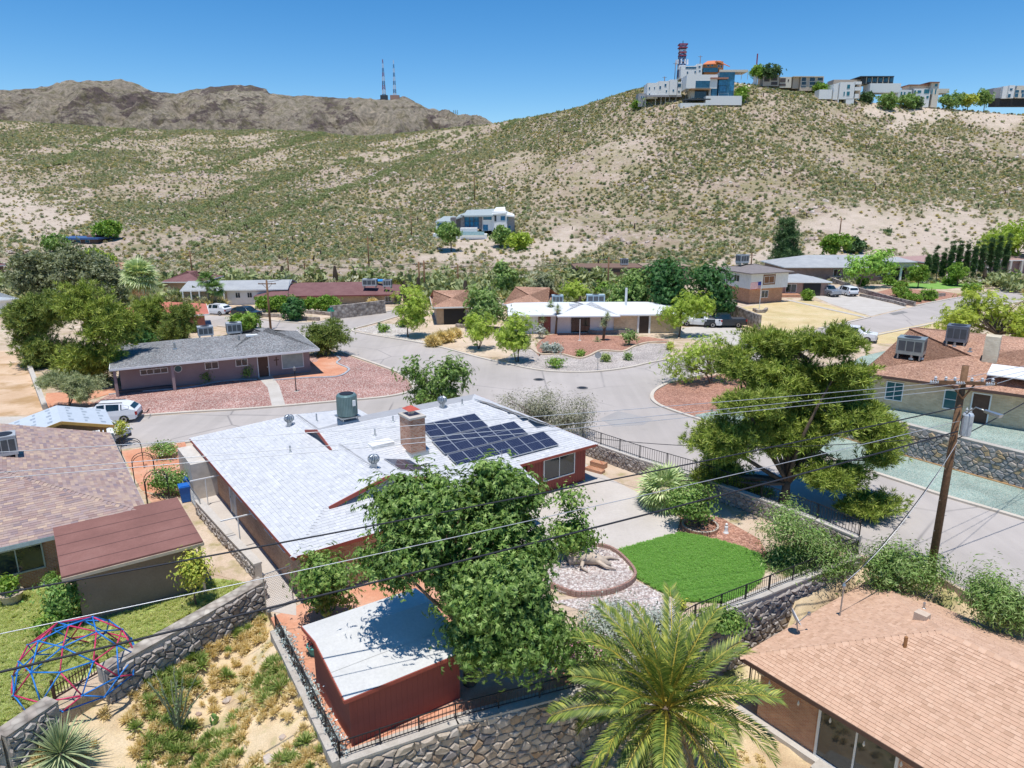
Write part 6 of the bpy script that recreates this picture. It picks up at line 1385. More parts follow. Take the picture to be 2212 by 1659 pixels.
lowwall('white concrete wall on the far left lot edge',[(45,757),(62,790),(98,885)],.5,CONCRETE)
# paving stones on the dry lawn
r_=thing('stepping_stones','row of grey stepping stones across the dry lawn','stepping stones',G(1707,650))
sm_=MB().box(-.75,.75,-.4,.4,-.03,.05).mesh('slab'); sm_.materials.append(CONCRETE)
a=G(1707,652); b=G(1868,688)
for k in range(13): o=link('slab',sm_,None,r_); o.location=(b-a)*(k/12)+Vector((0,0,.03)); o.rotation_euler=(0,0,math.atan2((b-a).y,(b-a).x))
# ================================================================ hill houses
def hb_(root,name,x0,y0,x1,y1,Y,dep,mat,child=None,off=0.):
    a=D(x0,y1,Y); b=D(x1,y0,Y); o=root.location; m=MB(); m.box(a.x-o.x,b.x-o.x,Y-o.y-off,Y+dep-o.y,a.z-o.z,b.z-o.z); return m.build(name,mat,child or root,fix=False)
def hw(root,x0,y0,x1,y1,Y,mat=None,wall=None,frame=True):
    o=hb_(root,'window',x0-.4,y0-.4,x1+.4,y1+.4,Y,.3,WHITE,off=.06) if frame else None
    return hb_(root,'pane',x0,y0,x1,y1,Y,.2,mat or GLASSBLUE,o,off=.12)
def hhouse(label,bp,name='hill_house'):
    p=hill_px(*bp); return thing(name,label,'house',(p.x,p.y,p.z)),p.y
GREYW=plain('grey_render',(.36,.35,.36)); BEIGE=plain('beige_render',(.55,.45,.36)); CREAMW=plain('cream_render',(.68,.62,.52)); DKG=plain('dark_steel',(.06,.07,.08),.4); STN=plain('grey_stone_cladding',(.2,.18,.18),var=.4,scale=1.2)
BG=glass('bright_blue_glass',(.03,.16,.3),.04)
# modern house on the knoll (region px -> photo px: x=884.8+zx/7.5, y=412.9+zy/7.5)
kx=lambda x:884.8+x/7.5; kyy=lambda y:412.9+y/7.5
r_,Y=hhouse('modern white house with blue glass front on the rocky knoll',(1020,512))
for nm,x0,y0,x1,y1,dy,dep,mt in (('wall',430,490,680,640,0,10,WHITE),('stone_pier',665,430,755,640,-1,8,STN),('entry_wall',755,440,830,620,1.5,8,GREYW),('stone_pier',830,390,885,620,-1,8,STN),('glass_wall',885,405,1135,610,0,8,BG),('stone_pier',1125,390,1175,620,-.5,8,STN),('wall',1170,385,1340,640,0,10,WHITE),('gable_wall',1335,330,1580,660,-.5,10,WHITE),('side_wall',1570,395,1700,660,1,10,GREYW),('terrace_wall',820,600,1090,700,-6,5,WHITE),('terrace_base',380,690,900,800,-5,5,WHITE),('terrace_base',820,700,1250,780,-6.5,6,WHITE),('terrace_base',900,770,1290,860,-6,6,GREYW)):
    hb_(r_,nm,kx(x0),kyy(y0),kx(x1),kyy(y1),Y+dy,dep,mt)
for x0,y0,x1,y1,dy,mt in ((450,510,660,570,0,BG),(1195,400,1330,465,0,BG),(1475,405,1545,475,-.5,BG),(1375,395,1405,490,-.5,DKG),(1580,400,1600,480,1,BG),(1600,560,1640,630,1,BG),(1190,545,1270,640,0,BG)): hw(r_,kx(x0),kyy(y0),kx(x1),kyy(y1),Y+dy,mt)
for x in (975,1040): hb_(r_,'mullion',kx(x-4),kyy(410),kx(x+4),kyy(605),Y,.1,DKG,off=.1)
hb_(r_,'mullion',kx(885),kyy(483),kx(1130),kyy(490),Y,.1,DKG,off=.12); hb_(r_,'glass_balustrade',kx(830),kyy(655),kx(1210),kyy(712),Y-7,.1,plain('pale_glass',(.4,.6,.62),.1))
m=MB(); o0=r_.location
def sl_roof(pts,Y0,Y1,dz,mt,nm='roof'):
    P=[D(kx(x),kyy(y),Y0 if i<2 else Y1)-Vector(o0) for i,(x,y) in enumerate(pts)]; mm_=MB(); mm_.add([tuple(p) for p in P]+[(p.x,p.y,p.z-.5) for p in P],[(0,1,2,3),(7,6,5,4),(0,4,5,1),(1,5,6,2),(2,6,7,3),(3,7,4,0)]); mm_.build(nm,mt,r_)
RG=plain('roof_green_grey',(.36,.41,.41))
sl_roof([(415,490),(690,490),(750,405),(560,405)],Y-2,Y+9,0,RG); sl_roof([(750,435),(880,390),(900,350),(800,380)],Y-2,Y+9,0,RG); sl_roof([(860,395),(1350,390),(1490,280),(930,305)],Y-2,Y+9,0,RG); sl_roof([(1335,365),(1560,345),(1545,255),(1400,262)],Y-1,Y+9,0,WHITE); sl_roof([(1560,385),(1700,400),(1690,370),(1555,320)],Y-1,Y+9,0,WHITE)
# far left flat roofed house
r_,Y=hhouse('low dark house with blue solar roof at the far left foot of the hill',(160,527))
hb_(r_,'wall',113,517,210,527,Y,9,plain('dark_brown_wall',(.14,.09,.07))); hb_(r_,'roof',110,514,212,517.5,Y-1,12,plain('blue_solar_roof',(.05,.12,.3),.3)); hb_(r_,'tower',188,508,208,514,Y+3,4,plain('brick_red_block',(.35,.18,.13)))
for x in (120,140,165,185): hw(r_,x,518.5,x+8,524,Y)
# stilt house
zx=lambda x:1356.7+x/7.5; zy=lambda y:81.1+y/7.5
r_,Y=hhouse('white house raised on concrete stilts near the top of the hill',(1430,228))
for nm,x0,y0,x1,y1,dy,dep,mt in (('block_wing',160,905,300,1120,2,8,GREYW),('wall',305,735,490,985,0,10,WHITE),('wall',485,705,670,930,-1,10,WHITE),('wall',668,680,800,930,-2,10,WHITE),('wall',795,720,870,945,0,9,WHITE),('undercroft_shade',350,960,860,1100,6,4,DKG),('floor_slab',305,930,870,960,-1.5,9,GREYW)): hb_(r_,nm,zx(x0),zy(y0),zx(x1),zy(y1),Y+dy,dep,mt)  # dark box behind the stilts paints the shade under the floor, not steel
for x in (445,535,605,668,775): hb_(r_,'stilt',zx(x-7),zy(945),zx(x+7),zy(1125),Y-1,1,CREAMW)
for x0,y0,x1,y1,dy in ((335,805,357,840,0),(420,800,438,832,0),(505,785,535,835,-1),(590,750,622,795,-1),(335,905,357,940,0),(720,840,748,875,-2),(810,860,838,892,0),(800,745,860,800,0),(205,950,230,982,2),(240,950,262,982,2),(610,850,632,885,-1)): hw(r_,zx(x0),zy(y0),zx(x1),zy(y1),Y+dy)
# glass house
r_,Y=hhouse('large modern white and dark glass house on the hilltop',(1540,230))
for nm,x0,y0,x1,y1,dy,dep,mt in (('upper_wall',940,600,1455,825,-1,12,WHITE),('glass_volume',1455,560,1735,970,0,14,GLASSBLUE),('glass_bay',1345,690,1455,970,-.5,8,GLASSBLUE),('ground_floor',1015,825,1345,985,3,9,CREAMW),('lower_wall',1255,945,1850,1095,-3,6,WHITE),('lower_wall',845,1060,1260,1150,-3.5,6,WHITE),('deck',915,990,1340,1010,-3,6,DKG),('white_fin',1330,690,1348,980,-1.2,9,WHITE),('soffit',1015,822,1345,840,-1,4,plain('timber_soffit',(.5,.28,.14))),('canopy',1340,645,1630,668,-1.8,5,plain('timber_canopy',(.4,.2,.14))),('steel_post',930,825,950,1060,-2.5,1,DKG)): hb_(r_,nm,zx(x0),zy(y0),zx(x1),zy(y1),Y+dy,dep,mt)
for x0,y0,x1,y1,dy,mt in ((1090,700,1330,815,-1,GLASSBLUE),(1075,860,1320,980,3,GLASS),(1465,685,1610,770,0,BG),(1490,790,1585,870,0,BG),(1635,680,1725,860,0,BG),(1465,905,1625,965,-.1,GLASSBLUE)): hw(r_,zx(x0),zy(y0),zx(x1),zy(y1),Y+dy,mt,frame=mt is GLASSBLUE)
r2,Y2=hhouse('open pavilion roof behind the glass house on the hilltop',(1590,170),'pavilion')
hb_(r2,'roof',zx(1480),zy(520),zx(1945),zy(555),Y2,10,CREAMW)
for x in (1540,1840,1940): hb_(r2,'post',zx(x-6),zy(550),zx(x+6),zy(680),Y2+1,.6,CREAMW)
# summit houses
r_,Y=hhouse('small white house on the summit beside the radio tower',(1495,172))
hb_(r_,'wall',zx(850),zy(460),zx(1205),zy(660),Y,10,WHITE); hb_(r_,'tower_block',zx(1110),zy(425),zx(1205),zy(660),Y-1,10,WHITE)
for x0,y0,x1,y1 in ((930,475,1105,505),(950,550,975,590),(1075,540,1100,575)): hw(r_,zx(x0),zy(y0),zx(x1),zy(y1),Y,GLASSBLUE)
for x0,y0,x1,y1 in ((1140,460,1175,490),(1145,530,1175,555)): hw(r_,zx(x0),zy(y0),zx(x1),zy(y1),Y-1,GLASSBLUE)
r_,Y=hhouse('orange stucco house with red tile roof on the summit',(1540,160))
ORG=plain('orange_stucco',(.62,.25,.09)); hb_(r_,'wall',zx(1235),zy(420),zx(1550),zy(600),Y,12,ORG); hb_(r_,'lower_glass',zx(1215),zy(490),zx(1460),zy(560),Y-1,6,GLASSBLUE); hb_(r_,'gable_block',zx(1415),zy(385),zx(1545),zy(430),Y,10,ORG)
m=MB(); 
for pts in ([(1215,430),(1430,420),(1420,372),(1290,380)],[(1425,375),(1650,465),(1560,420),(1500,375)]):
    P=[D(zx(x),zy(y),Y-1+(6 if i>1 else 0))-Vector(r_.location) for i,(x,y) in enumerate(pts)]; m.add([tuple(p) for p in P]+[(p.x,p.y,p.z-.4) for p in P],[(0,1,2,3),(7,6,5,4),(0,4,5,1),(1,5,6,2),(2,6,7,3),(3,7,4,0)])
m.build('roof',plain('orange_tile',(.65,.22,.1)),r_)
for x0,y0,x1,y1 in ((1280,440,1320,470),(1345,435,1380,460),(1455,445,1485,480),(1500,450,1525,490)): hw(r_,zx(x0),zy(y0),zx(x1),zy(y1),Y)
ax=lambda x:1622.2+x/7.5; ay=lambda y:132.7+y/7.5
r_,Y=hhouse('beige arched house on the ridge right of the summit',(1680,190))
hb_(r_,'wall',ax(190),ay(215),ax(465),ay(400),Y,9,BEIGE); hb_(r_,'wall',ax(460),ay(250),ax(665),ay(425),Y+1,9,CREAMW)
for x0,y0,x1,y1,d_ in ((212,255,305,325,0),(325,240,430,310,0),(470,270,565,340,1),(595,290,618,325,1),(460,360,565,395,1),(325,330,430,380,0)): hw(r_,ax(x0),ay(y0),ax(x1),ay(y1),Y+d_,plain('shaded_arcade',(.1,.08,.08)),frame=False)  # these panes are dark panels that paint the shade inside the arches
r_,Y=hhouse('beige three storey house with tall windows on the ridge',(1745,197))
hb_(r_,'wall',ax(670),ay(245),ax(790),ay(440),Y+1,8,BEIGE); hb_(r_,'wall',ax(785),ay(245),ax(1185),ay(475),Y,10,BEIGE)
for x0,y0,x1,y1 in ((820,260,895,320),(820,330,895,380),(950,260,1040,320),(950,330,1040,380),(1080,265,1170,312),(1080,335,1165,380),(810,400,890,415),(945,400,1025,415)): hw(r_,ax(x0),ay(y0),ax(x1),ay(y1),Y,GLASS)
hb_(r_,'roof',ax(690),ay(238),ax(1180),ay(247),Y-1,12,CREAMW)
r_,Y=hhouse('white angular tower house with cantilevered balconies on the slope',(1830,226))
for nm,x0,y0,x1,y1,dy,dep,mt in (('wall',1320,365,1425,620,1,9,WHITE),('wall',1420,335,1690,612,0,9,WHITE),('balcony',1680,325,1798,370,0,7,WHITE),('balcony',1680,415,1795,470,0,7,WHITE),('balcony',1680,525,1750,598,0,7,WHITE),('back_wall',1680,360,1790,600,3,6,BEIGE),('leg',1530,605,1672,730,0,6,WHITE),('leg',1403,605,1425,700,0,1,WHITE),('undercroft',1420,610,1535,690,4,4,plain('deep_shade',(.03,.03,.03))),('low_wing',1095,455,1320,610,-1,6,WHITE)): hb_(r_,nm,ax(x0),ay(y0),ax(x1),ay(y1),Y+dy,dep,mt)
for x0,y0,x1,y1 in ((1553,375,1608,442),(1495,490,1522,558),(1547,487,1602,555)): hw(r_,ax(x0),ay(y0),ax(x1),ay(y1),Y,glass('teal_window',(.02,.14,.17)))
bx_=lambda x:1887.6+x/6.818; by_=lambda y:147.5+y/6.818
r_,Y=hhouse('house with dark glazed upper floor above a plain white wall on the ridge',(1905,202))
hb_(r_,'upper_floor',1862,165,1931,181,Y+2,10,DKG); hb_(r_,'retaining_wall',1878,180,1947,200,Y-1,8,WHITE); hb_(r_,'roof',1859,164,1932,166,Y,13,DKG); hb_(r_,'side_wall',1800,172,1862,182,Y+4,8,BEIGE)
for x in (1872,1884,1896,1908,1920): hb_(r_,'column',x-.8,166,x+.8,181,Y,.6,CREAMW); hw(r_,x+1.5,168,x+9.5,177,Y+2,GLASSBLUE,frame=False)
r_,Y=hhouse('curved white villa with tan tiled tower on the ridge',(1995,232))
for nm,x0,y0,x1,y1,dy,dep,mt in (('wall',340,315,565,485,1,9,WHITE),('wall',560,300,840,575,0,9,WHITE),('wall',835,300,965,575,-.5,9,CREAMW),('upper_floor',520,250,845,305,2,8,BEIGE),('tower',840,210,970,305,0,8,CREAMW),('wing',955,300,1115,365,3,8,CREAMW)): hb_(r_,nm,bx_(x0),by_(y0),bx_(x1),by_(y1),Y+dy,dep,mt)
hb_(r_,'tower_roof',bx_(825),by_(198),bx_(975),by_(212),Y-1,10,plain('brown_tile',(.3,.15,.1))); hb_(r_,'upper_roof',bx_(515),by_(238),bx_(845),by_(252),Y+1,10,MATS['brown_tile'])
for x0,y0,x1,y1,d_ in ((390,345,420,400,1),(437,350,467,400,1),(500,345,545,390,1),(590,325,622,375,0),(640,325,700,365,0),(735,308,820,372,0),(645,400,683,435,0),(770,405,810,445,0),(895,230,940,270,0),(500,430,530,465,1),(840,310,870,380,-.5),(895,300,925,380,-.5)): hw(r_,bx_(x0),by_(y0),bx_(x1),by_(y1),Y+d_,MATS['teal_window'])
r_,Y=hhouse('large white house on dark piers at the far right of the ridge',(2190,232))
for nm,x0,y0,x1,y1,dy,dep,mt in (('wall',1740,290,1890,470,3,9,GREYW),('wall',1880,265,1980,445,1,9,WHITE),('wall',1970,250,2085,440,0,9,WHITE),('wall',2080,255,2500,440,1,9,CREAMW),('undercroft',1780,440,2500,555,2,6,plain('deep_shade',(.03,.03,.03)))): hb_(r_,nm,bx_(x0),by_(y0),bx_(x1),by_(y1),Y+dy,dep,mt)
for x0,y0,x1,y1,d_ in ((2000,295,2045,328,0),(1970,378,2018,430,0),(2070,370,2130,425,1),(2170,370,2215,425,1),(2075,320,2140,360,1),(2165,320,2215,360,1)): hw(r_,bx_(x0),by_(y0),bx_(x1),by_(y1),Y+d_)
# ridge trees
for i,(x0,y0,x1,y1,lab,mt) in enumerate(((1640,139,1688,172,'dark trees behind the beige arched house',F_CYP),(1625,146,1645,162,'green bush beside the white antenna mast',F_HEDGE),(1750,180,1800,205,'green bushes left of the white tower house',F_HEDGE),(1590,186,1610,222,'green bush right of the glass house wall',F_HEDGE),(1895,205,1940,235,'dark shrubs below the plain white wall',F_OLEA),(1935,205,1985,232,'green trees before the curved villa, left',F_OLEA),(1965,214,1990,232,'green tree before the curved villa, right',F_CYP),(2025,200,2085,232,'mixed green trees right of the curved villa',F_OLEA),(2070,205,2110,228,'yellow green trees between the ridge villas',F_YELL),(2105,195,2145,225,'green trees left of the far right white house',F_OLEA),(1862,200,1885,220,'green trees right of the white tower house',F_CYP),(1372,220,1390,232,'small bush below the stilt house block',F_HEDGE))):
    b=hill_px((x0+x1)/2,y1+2); tree('ridge_tree',lab,b,[ebox(b.y,x0,y0,x1,y1)],520,1.15,T_CLUMP,mt,tr=.25,clumps=34,clr=.95,limbs=5)
# radio towers
def lattice(name,label,bp,top,Y,w0,w1,nseg,cols,base=None):
    b=D(*bp,Y) if base is None else base; t=D(bp[0],top,b.y); H_=t.z-b.z; r_=thing(name,label,'tower',b)
    for s in range(nseg):
        m=MB(); za,zb=H_*s/nseg,H_*(s+1)/nseg; wa=w0+(w1-w0)*s/nseg; wb=w0+(w1-w0)*(s+1)/nseg; th=max(.12,wa*.12)
        C=[(-1,-1),(1,-1),(1,1),(-1,1)]
        for k in range(4):
            a=C[k]; c=C[(k+1)%4]
            m.bar((a[0]*wa/2,a[1]*wa/2,za),(a[0]*wb/2,a[1]*wb/2,zb),th); m.bar((a[0]*wa/2,a[1]*wa/2,za),(c[0]*wb/2,c[1]*wb/2,zb),th*.7); m.bar((c[0]*wa/2,c[1]*wa/2,za),(a[0]*wb/2,a[1]*wb/2,zb),th*.7); m.bar((a[0]*wb/2,a[1]*wb/2,zb),(c[0]*wb/2,c[1]*wb/2,zb),th*.7)
        m.build('tower_section',cols[s%len(cols)],r_)
    return r_,H_
TR=plain('tower_red',(.3,.06,.1)); TW=plain('tower_white',(.75,.76,.8)); TB=plain('tower_blue_steel',(.1,.14,.25))
r_,h=lattice('radio_mast','tall banded radio mast on the mountain crest, left of the pair',(830,213),128,1690,7,1.6,9,[TB,TW,TR]); m=MB(); m.box(-8,8,-4,4,-4,7); m.build('equipment_hut',DKG,r_)
r_,h=lattice('radio_mast','tall banded radio mast on the mountain crest, right of the pair',(853,211),130,1690,6,1.4,9,[TW,TB]); m=MB(); m.box(-10,10,-4,4,-4,5); m.build('equipment_hut',plain('hut_tan',(.4,.25,.2)),r_)
for k,x in enumerate((980,984,988)):
    lattice('radio_mast','%s of three tiny masts on the lower mountain shoulder'%('left middle right'.split()[k]),(x,248),238,1690,2.2,1.5,2,[DKG])
bt=hill_px(1471,172); r_,h=lattice('cell_tower','red and white lattice cell tower with antenna platforms on the summit',(1471,168),100,bt.y+6,3.6,3.0,8,[TB,TB,TW,TB],base=Vector((D(1471,168,bt.y+6))))
for z,w_,mt in ((h*.93,4.6,TR),(h*.68,3.9,TR)):
    m=MB(); m.box(-w_/2,w_/2,-w_/2,w_/2,z,z+.5); m.box(-w_/2,w_/2,-w_/2,-w_/2+.2,z+1.5,z+2.2); m.box(-w_/2,w_/2,w_/2-.2,w_/2,z+1.5,z+2.2); m.box(-w_/2,-w_/2+.2,-w_/2,w_/2,z+1.5,z+2.2); m.box(w_/2-.2,w_/2,-w_/2,w_/2,z+1.5,z+2.2); m.build('platform',mt,r_)
for k in range(10):
    a=k*.63; MB().box(math.cos(a)*3.2-.3,math.cos(a)*3.2+.3,math.sin(a)*3.2-.2,math.sin(a)*3.2+.2,h*.42,h*.42+2.4).build('panel_antenna',TW,r_)
MB().tube([(0,0,h),(0,0,h+2.5),(0,0,h+3)],[.25,.2,.05],6).build('lightning_rod',DKG,r_)
q=hill_px(1631,158); r_=thing('antenna_mast','thin white and red antenna mast on the ridge','mast',q); t=D(1631,116,q.y).z-q.z; MB().tube([(0,0,-1),(0,0,t*.65)],1.1,8).build('white_sleeve',TW,r_); MB().tube([(0,0,t*.65),(0,0,t)],.35,6).build('red_tip',TR,r_)
# ================================================================ vehicles
CARW=plain('white_car_paint',(.78,.79,.8),.25,.0,var=.03,spec=.6); CARS=plain('silver_car_paint',(.42,.45,.5),.25,.6,var=.05); CARD=plain('dark_car_paint',(.03,.04,.05),.2,.2,spec=.6); CGL=glass('car_glass',(.015,.03,.035),.04)
RUB=plain('rubber',(.02,.02,.02),.8); RIM=plain('alloy',(.4,.4,.42),.3,.8); LRED=plain('tail_lamp',(.4,.02,.02),.3); LWH=plain('head_lamp',(.7,.72,.75),.15)
TYPES={'suv':dict(L=4.7,W=1.86,st=[(0,.45,.95,.98),(.25,.3,1.0,1.02),(.9,.28,1.04,1.08),(1.15,.28,1.05,1.1),(1.75,.28,1.04,1.6),(2.4,.28,1.06,1.66),(3.5,.28,1.1,1.62),(4.2,.3,1.18,1.42),(4.55,.35,1.08,1.14),(4.7,.5,.95,1.0)],cab=(3,7),wh=(.9,3.72),r=.36),
 'pickup':dict(L=5.8,W=2.0,st=[(0,.5,1.1,1.13),(.2,.38,1.15,1.18),(1.1,.36,1.18,1.22),(1.45,.36,1.2,1.26),(2.1,.36,1.2,1.86),(3.4,.36,1.2,1.9),(3.65,.36,1.22,1.28),(3.8,.36,1.22,1.24),(5.6,.4,1.22,1.24),(5.8,.5,1.18,1.2)],cab=(3,6),wh=(1.05,4.6),r=.42),
 'van':dict(L=5.1,W=1.98,st=[(0,.45,.9,.95),(.3,.3,.98,1.02),(.9,.28,1.04,1.1),(1.0,.28,1.04,1.14),(1.8,.28,1.04,1.66),(2.4,.28,1.04,1.74),(4.3,.28,1.05,1.72),(4.8,.3,1.08,1.62),(5.0,.35,1.05,1.15),(5.1,.5,.98,1.02)],cab=(3,7),wh=(.95,4.0),r=.35)}
def car(name,label,kind,pos,heading,paint,cat='car'):
    t=TYPES[kind]; L,W=t['L'],t['W']; r_=thing(name,label,cat,pos,heading); hw_=W/2
    V=[];F=[]; rings=[]
    for i,(x,zb,zl,zt) in enumerate(t['st']):
        X=L/2-x; taper=.88 if i in (0,len(t['st'])-1) else (.96 if i in (1,len(t['st'])-2) else 1); w1=hw_*taper; w2=w1*(.78 if zt-zl>.2 else .92); base=len(V)
        V+=[(X,-w1*.96,zb),(X,-w1,(zb+zl)/2),(X,-w1*.98,zl),(X,-w2,zt),(X,w2,zt),(X,w1*.98,zl),(X,w1,(zb+zl)/2),(X,w1*.96,zb)]; rings.append(base)
    n=len(rings)
    for i in range(n-1):
        a,b=rings[i],rings[i+1]
        for k in range(8): F.append((a+k,a+(k+1)%8,b+(k+1)%8,b+k))
    F.append(tuple(range(7,-1,-1))); F.append(tuple(rings[-1]+k for k in range(8)))
    m=MB(); m.add(V,F); body=m.build('body',paint,r_)
    c0,c1=t['cab']
    def off(p,d): return tuple(Vector(p)+Vector(d))
    for sd,(lo,hi) in ((-1,(2,3)),(1,(5,4))):
        for i in range(c0+1,c1-(0 if kind!='pickup' else 1)):
            a,b=rings[i],rings[i+1]; q=[V[a+lo],V[b+lo],V[b+hi],V[a+hi]]; c=sum((Vector(p) for p in q),Vector())/4
            m=MB(); P=[Vector(p)*.86+c*.14+Vector((0,sd*.015,0)) for p in q]; m.add([tuple(p) for p in P]+[tuple(p-Vector((0,sd*.03,0))) for p in P],[(0,1,2,3),(4,7,6,5),(0,4,5,1),(1,5,6,2),(2,6,7,3),(3,7,4,0)]); m.build('side_window',CGL,r_)
    for i,j,nm in ((c0,c0+1,'windscreen'),(c1-1 if kind=='pickup' else c1,c1 if kind=='pickup' else c1+1,'rear_window')):
        a,b=rings[i],rings[j]; q=[V[a+3],V[a+4],V[b+4],V[b+3]]; c=sum((Vector(p) for p in q),Vector())/4
        nn=(Vector(q[1])-Vector(q[0])).cross(Vector(q[3])-Vector(q[0])).normalized(); nn=nn if nn.z>0 else -nn
        P=[Vector(p)*.88+c*.12+nn*.02 for p in q]; m=MB(); m.add([tuple(p) for p in P]+[tuple(p-nn*.04) for p in P],[(0,1,2,3),(4,7,6,5),(0,4,5,1),(1,5,6,2),(2,6,7,3),(3,7,4,0)]); m.build(nm,CGL,r_)
    for x in t['wh']:
        for sd in (-1,1):
            X=L/2-x; m=MB(); R_=t['r']; m.lathe((0,0,0),[(R_*.6,-.11),(R_*.95,-.11),(R_,-.07),(R_,.07),(R_*.95,.11),(R_*.6,.11)],18); o=m.build('tyre',RUB,None,True); o.rotation_euler=(R(90),0,0); o.location=(X,sd*(hw_-.1),R_); o.parent=r_
            m=MB(); m.lathe((0,0,0),[(R_*.6,-.1),(R_*.58,-.118),(R_*.2,-.105),(R_*.2,.105),(R_*.58,.118),(R_*.6,.1)],12); o2=m.build('rim',RIM,o)
    for sd in (-1,1):
        x,zb,zl,zt=t['st'][0]; m=MB(); m.box(L/2-.16,L/2+.0,sd*hw_*.8-.18,sd*hw_*.8+.18,zl-.16,zl-.02); m.build('headlight',LWH,r_)
        x,zb,zl,zt=t['st'][-1]; m=MB(); m.box(-L/2-.0,-L/2+.2,sd*hw_*.84-.1,sd*hw_*.84+.1,zl-.28,zl-.0); m.build('tail_light',LRED,r_)
        m=MB(); x=t['st'][c0][0]; m.box(L/2-x-.55,L/2-x-.35,sd*(hw_+.0)-.02+ (sd*.12-.09),sd*(hw_)+.02+(sd*.12+.09),1.02,1.2); m.build('wing_mirror',paint,r_)
    m=MB(); x=t['st'][0]; m.box(L/2-.05,L/2+.05,-hw_*.82,hw_*.82,.35,.58); m.build('front_bumper',plain('dark_plastic',(.06,.06,.065)),r_); m=MB(); m.box(-L/2-.06,-L/2+.06,-hw_*.82,hw_*.82,.38,.6); m.build('rear_bumper',MATS['dark_plastic'],r_)
    if kind=='pickup':
        m=MB(); m.box(-L/2+.12,-L/2+1.95,-hw_*.8,hw_*.8,1.235,1.255); m.build('cargo_bed',MATS['dark_plastic'],r_)
    if kind=='suv':
        for y in (-.55,.55): m=MB(); m.bar((.6,y,1.7),(-1.3,y,1.67),.05); m.build('roof_rail',MATS['dark_plastic'],r_)
    return r_
kd_=G(553,884)-G(310,900); kang=math.atan2(kd_.y,kd_.x)
p=G(304,906)+Vector((-math.cos(kang)*2.35,-math.sin(kang)*2.35,0)); car('suv','white suv with roof rails parked on the street before the pink gravel','suv',p,kang+math.pi,CARW)
p=G(300,903.0); r_=thing('bike_rack','black hitch bike rack behind the white suv','bike rack',(p.x,p.y,.0),kang); MB().tube([(0,0,.45),(.7,0,.45),(.9,0,.75)],.03,6).build('hitch_arm',RUB,r_); MB().tube([(.75,-.5,.6),(.75,.5,.6)],.025,6).build('tray',RUB,r_)
p=G(252,955); car('sedan','white car parked beside the new unfinished porch','suv',(p.x-1.6,p.y+.3,.0),R(-12),CARW)
def carpx(name,label,kind,rear,front,paint,cat='car'):
    a=G(*rear); b=G(*front); d=(b-a).normalized(); c=(a+b)/2; return car(name,label,kind,c,math.atan2(d.y,d.x),paint,cat)
carpx('pickup_truck','silver crew cab pickup on the driveway of the two storey house','pickup',(1758,632),(1814,644),CARS,'pickup')
carpx('minivan','white minivan beside the silver pickup','van',(1850,643),(1806,632),CARW,'van')
carpx('pickup_truck','white work pickup parked on the far street behind the pine','pickup',(1812,733),(1866,738),CARW,'pickup')
carpx('pickup_truck','white pickup on the driveway of the white modern house','pickup',(1541,706),(1486,703),CARW,'pickup')
carpx('pickup_truck','black pickup beside the sloping stone wall','pickup',(1581,706),(1546,706),CARD,'pickup')
carpx('suv','white suv parked by the red tile house on the left','suv',(486,680),(448,678),CARW)
carpx('suv','black suv parked beside the round bush on the left','suv',(517,684),(549,687),CARD)
# ================================================================ utility poles and wires
plain('insulator_grey',(.5,.52,.54),.3)
def upole(label,base,h,arm=2.4,armz=None,rz=0.,r=.14,name='utility_pole',mat=None):
    r_=thing(name,label,'utility pole',base,rz); mat=mat or WOODPOLE
    MB().tube([(0,0,-.3),(0,0,h*.5),(0,0,h)],[r,r*.87,r*.74],10).build('shaft',mat,r_,True)
    if arm:
        az=(armz or h-.5); MB().box(-arm/2,arm/2,-.06+.12,.06+.12,az-.06,az+.06).build('crossarm',mat,r_)
        for x in (-.45,-.25,.25,.45):
            m=MB(); m.lathe((x*arm,.12,az+.06),[(.03,0),(.06,.05),(.03,.08),(.06,.11),(.02,.15)],8); m.build('insulator',plain('insulator_grey',(.5,.52,.54),.3),r_)
        for sx in (-1,1): MB().bar((sx*.7,.1,az),(0,.06,az-.7),.04).build('arm_brace',mat,r_)
    return r_
pb=G(2010,1238); ptop=D(2085,790,pb.y); mp=upole('tall wooden utility pole with transformer and street lamp on the right',(pb.x,pb.y,0),ptop.z,0,r=.19)
PH_=ptop.z; aL=D(2012,786,pb.y+.2)-pb; aR=D(2150,803,pb.y-.2)-pb; aL.z=PH_-.75; aR.z=PH_-.75
MB().bar(aL+Vector((0,-.2,0)),aR+Vector((0,-.2,0)),.13,.15).build('crossarm',WOODPOLE,mp)
ad=(aR-aL)
for t in (.06,.22,.36,.62,.78,.94):
    q=aL+ad*t; m=MB(); m.lathe((q.x,q.y-.2,q.z+.07),[(.03,0),(.075,.06),(.04,.1),(.075,.14),(.02,.2)],8); m.build('insulator',MATS['insulator_grey'],mp)
for t in (.04,.44,.9):
    q=aL+ad*t; m=MB()
    for k in range(4): m.lathe((0,0,k*.1-.2),[(.02,0),(.085,.03),(.085,.05),(.02,.08)],8)
    o=m.build('strain_insulator',MATS['insulator_grey'],mp); o.location=(q.x,q.y-.25,q.z); o.rotation_euler=(0,R(90),0)
for sx in (.28,.7): q=aL+ad*sx; MB().bar((q.x,q.y-.15,q.z),(0,-.18,PH_-1.5),.06).build('arm_brace',WOODPOLE,mp)
m=MB(); m.lathe((.42,-.12,PH_-3.3),[(.2,0),(.24,.05),(.24,1.0),(.2,1.08),(.06,1.12)],14); tf=m.build('transformer',plain('transformer_grey',(.5,.55,.6),.4,.2),mp,False)
for x in (-.1,.1): m=MB(); m.lathe((.42+x,-.12,PH_-2.2),[(.04,0),(.06,.05),(.03,.1),(.06,.16),(.02,.25)],8); m.build('bushing',MATS['insulator_grey'],tf)
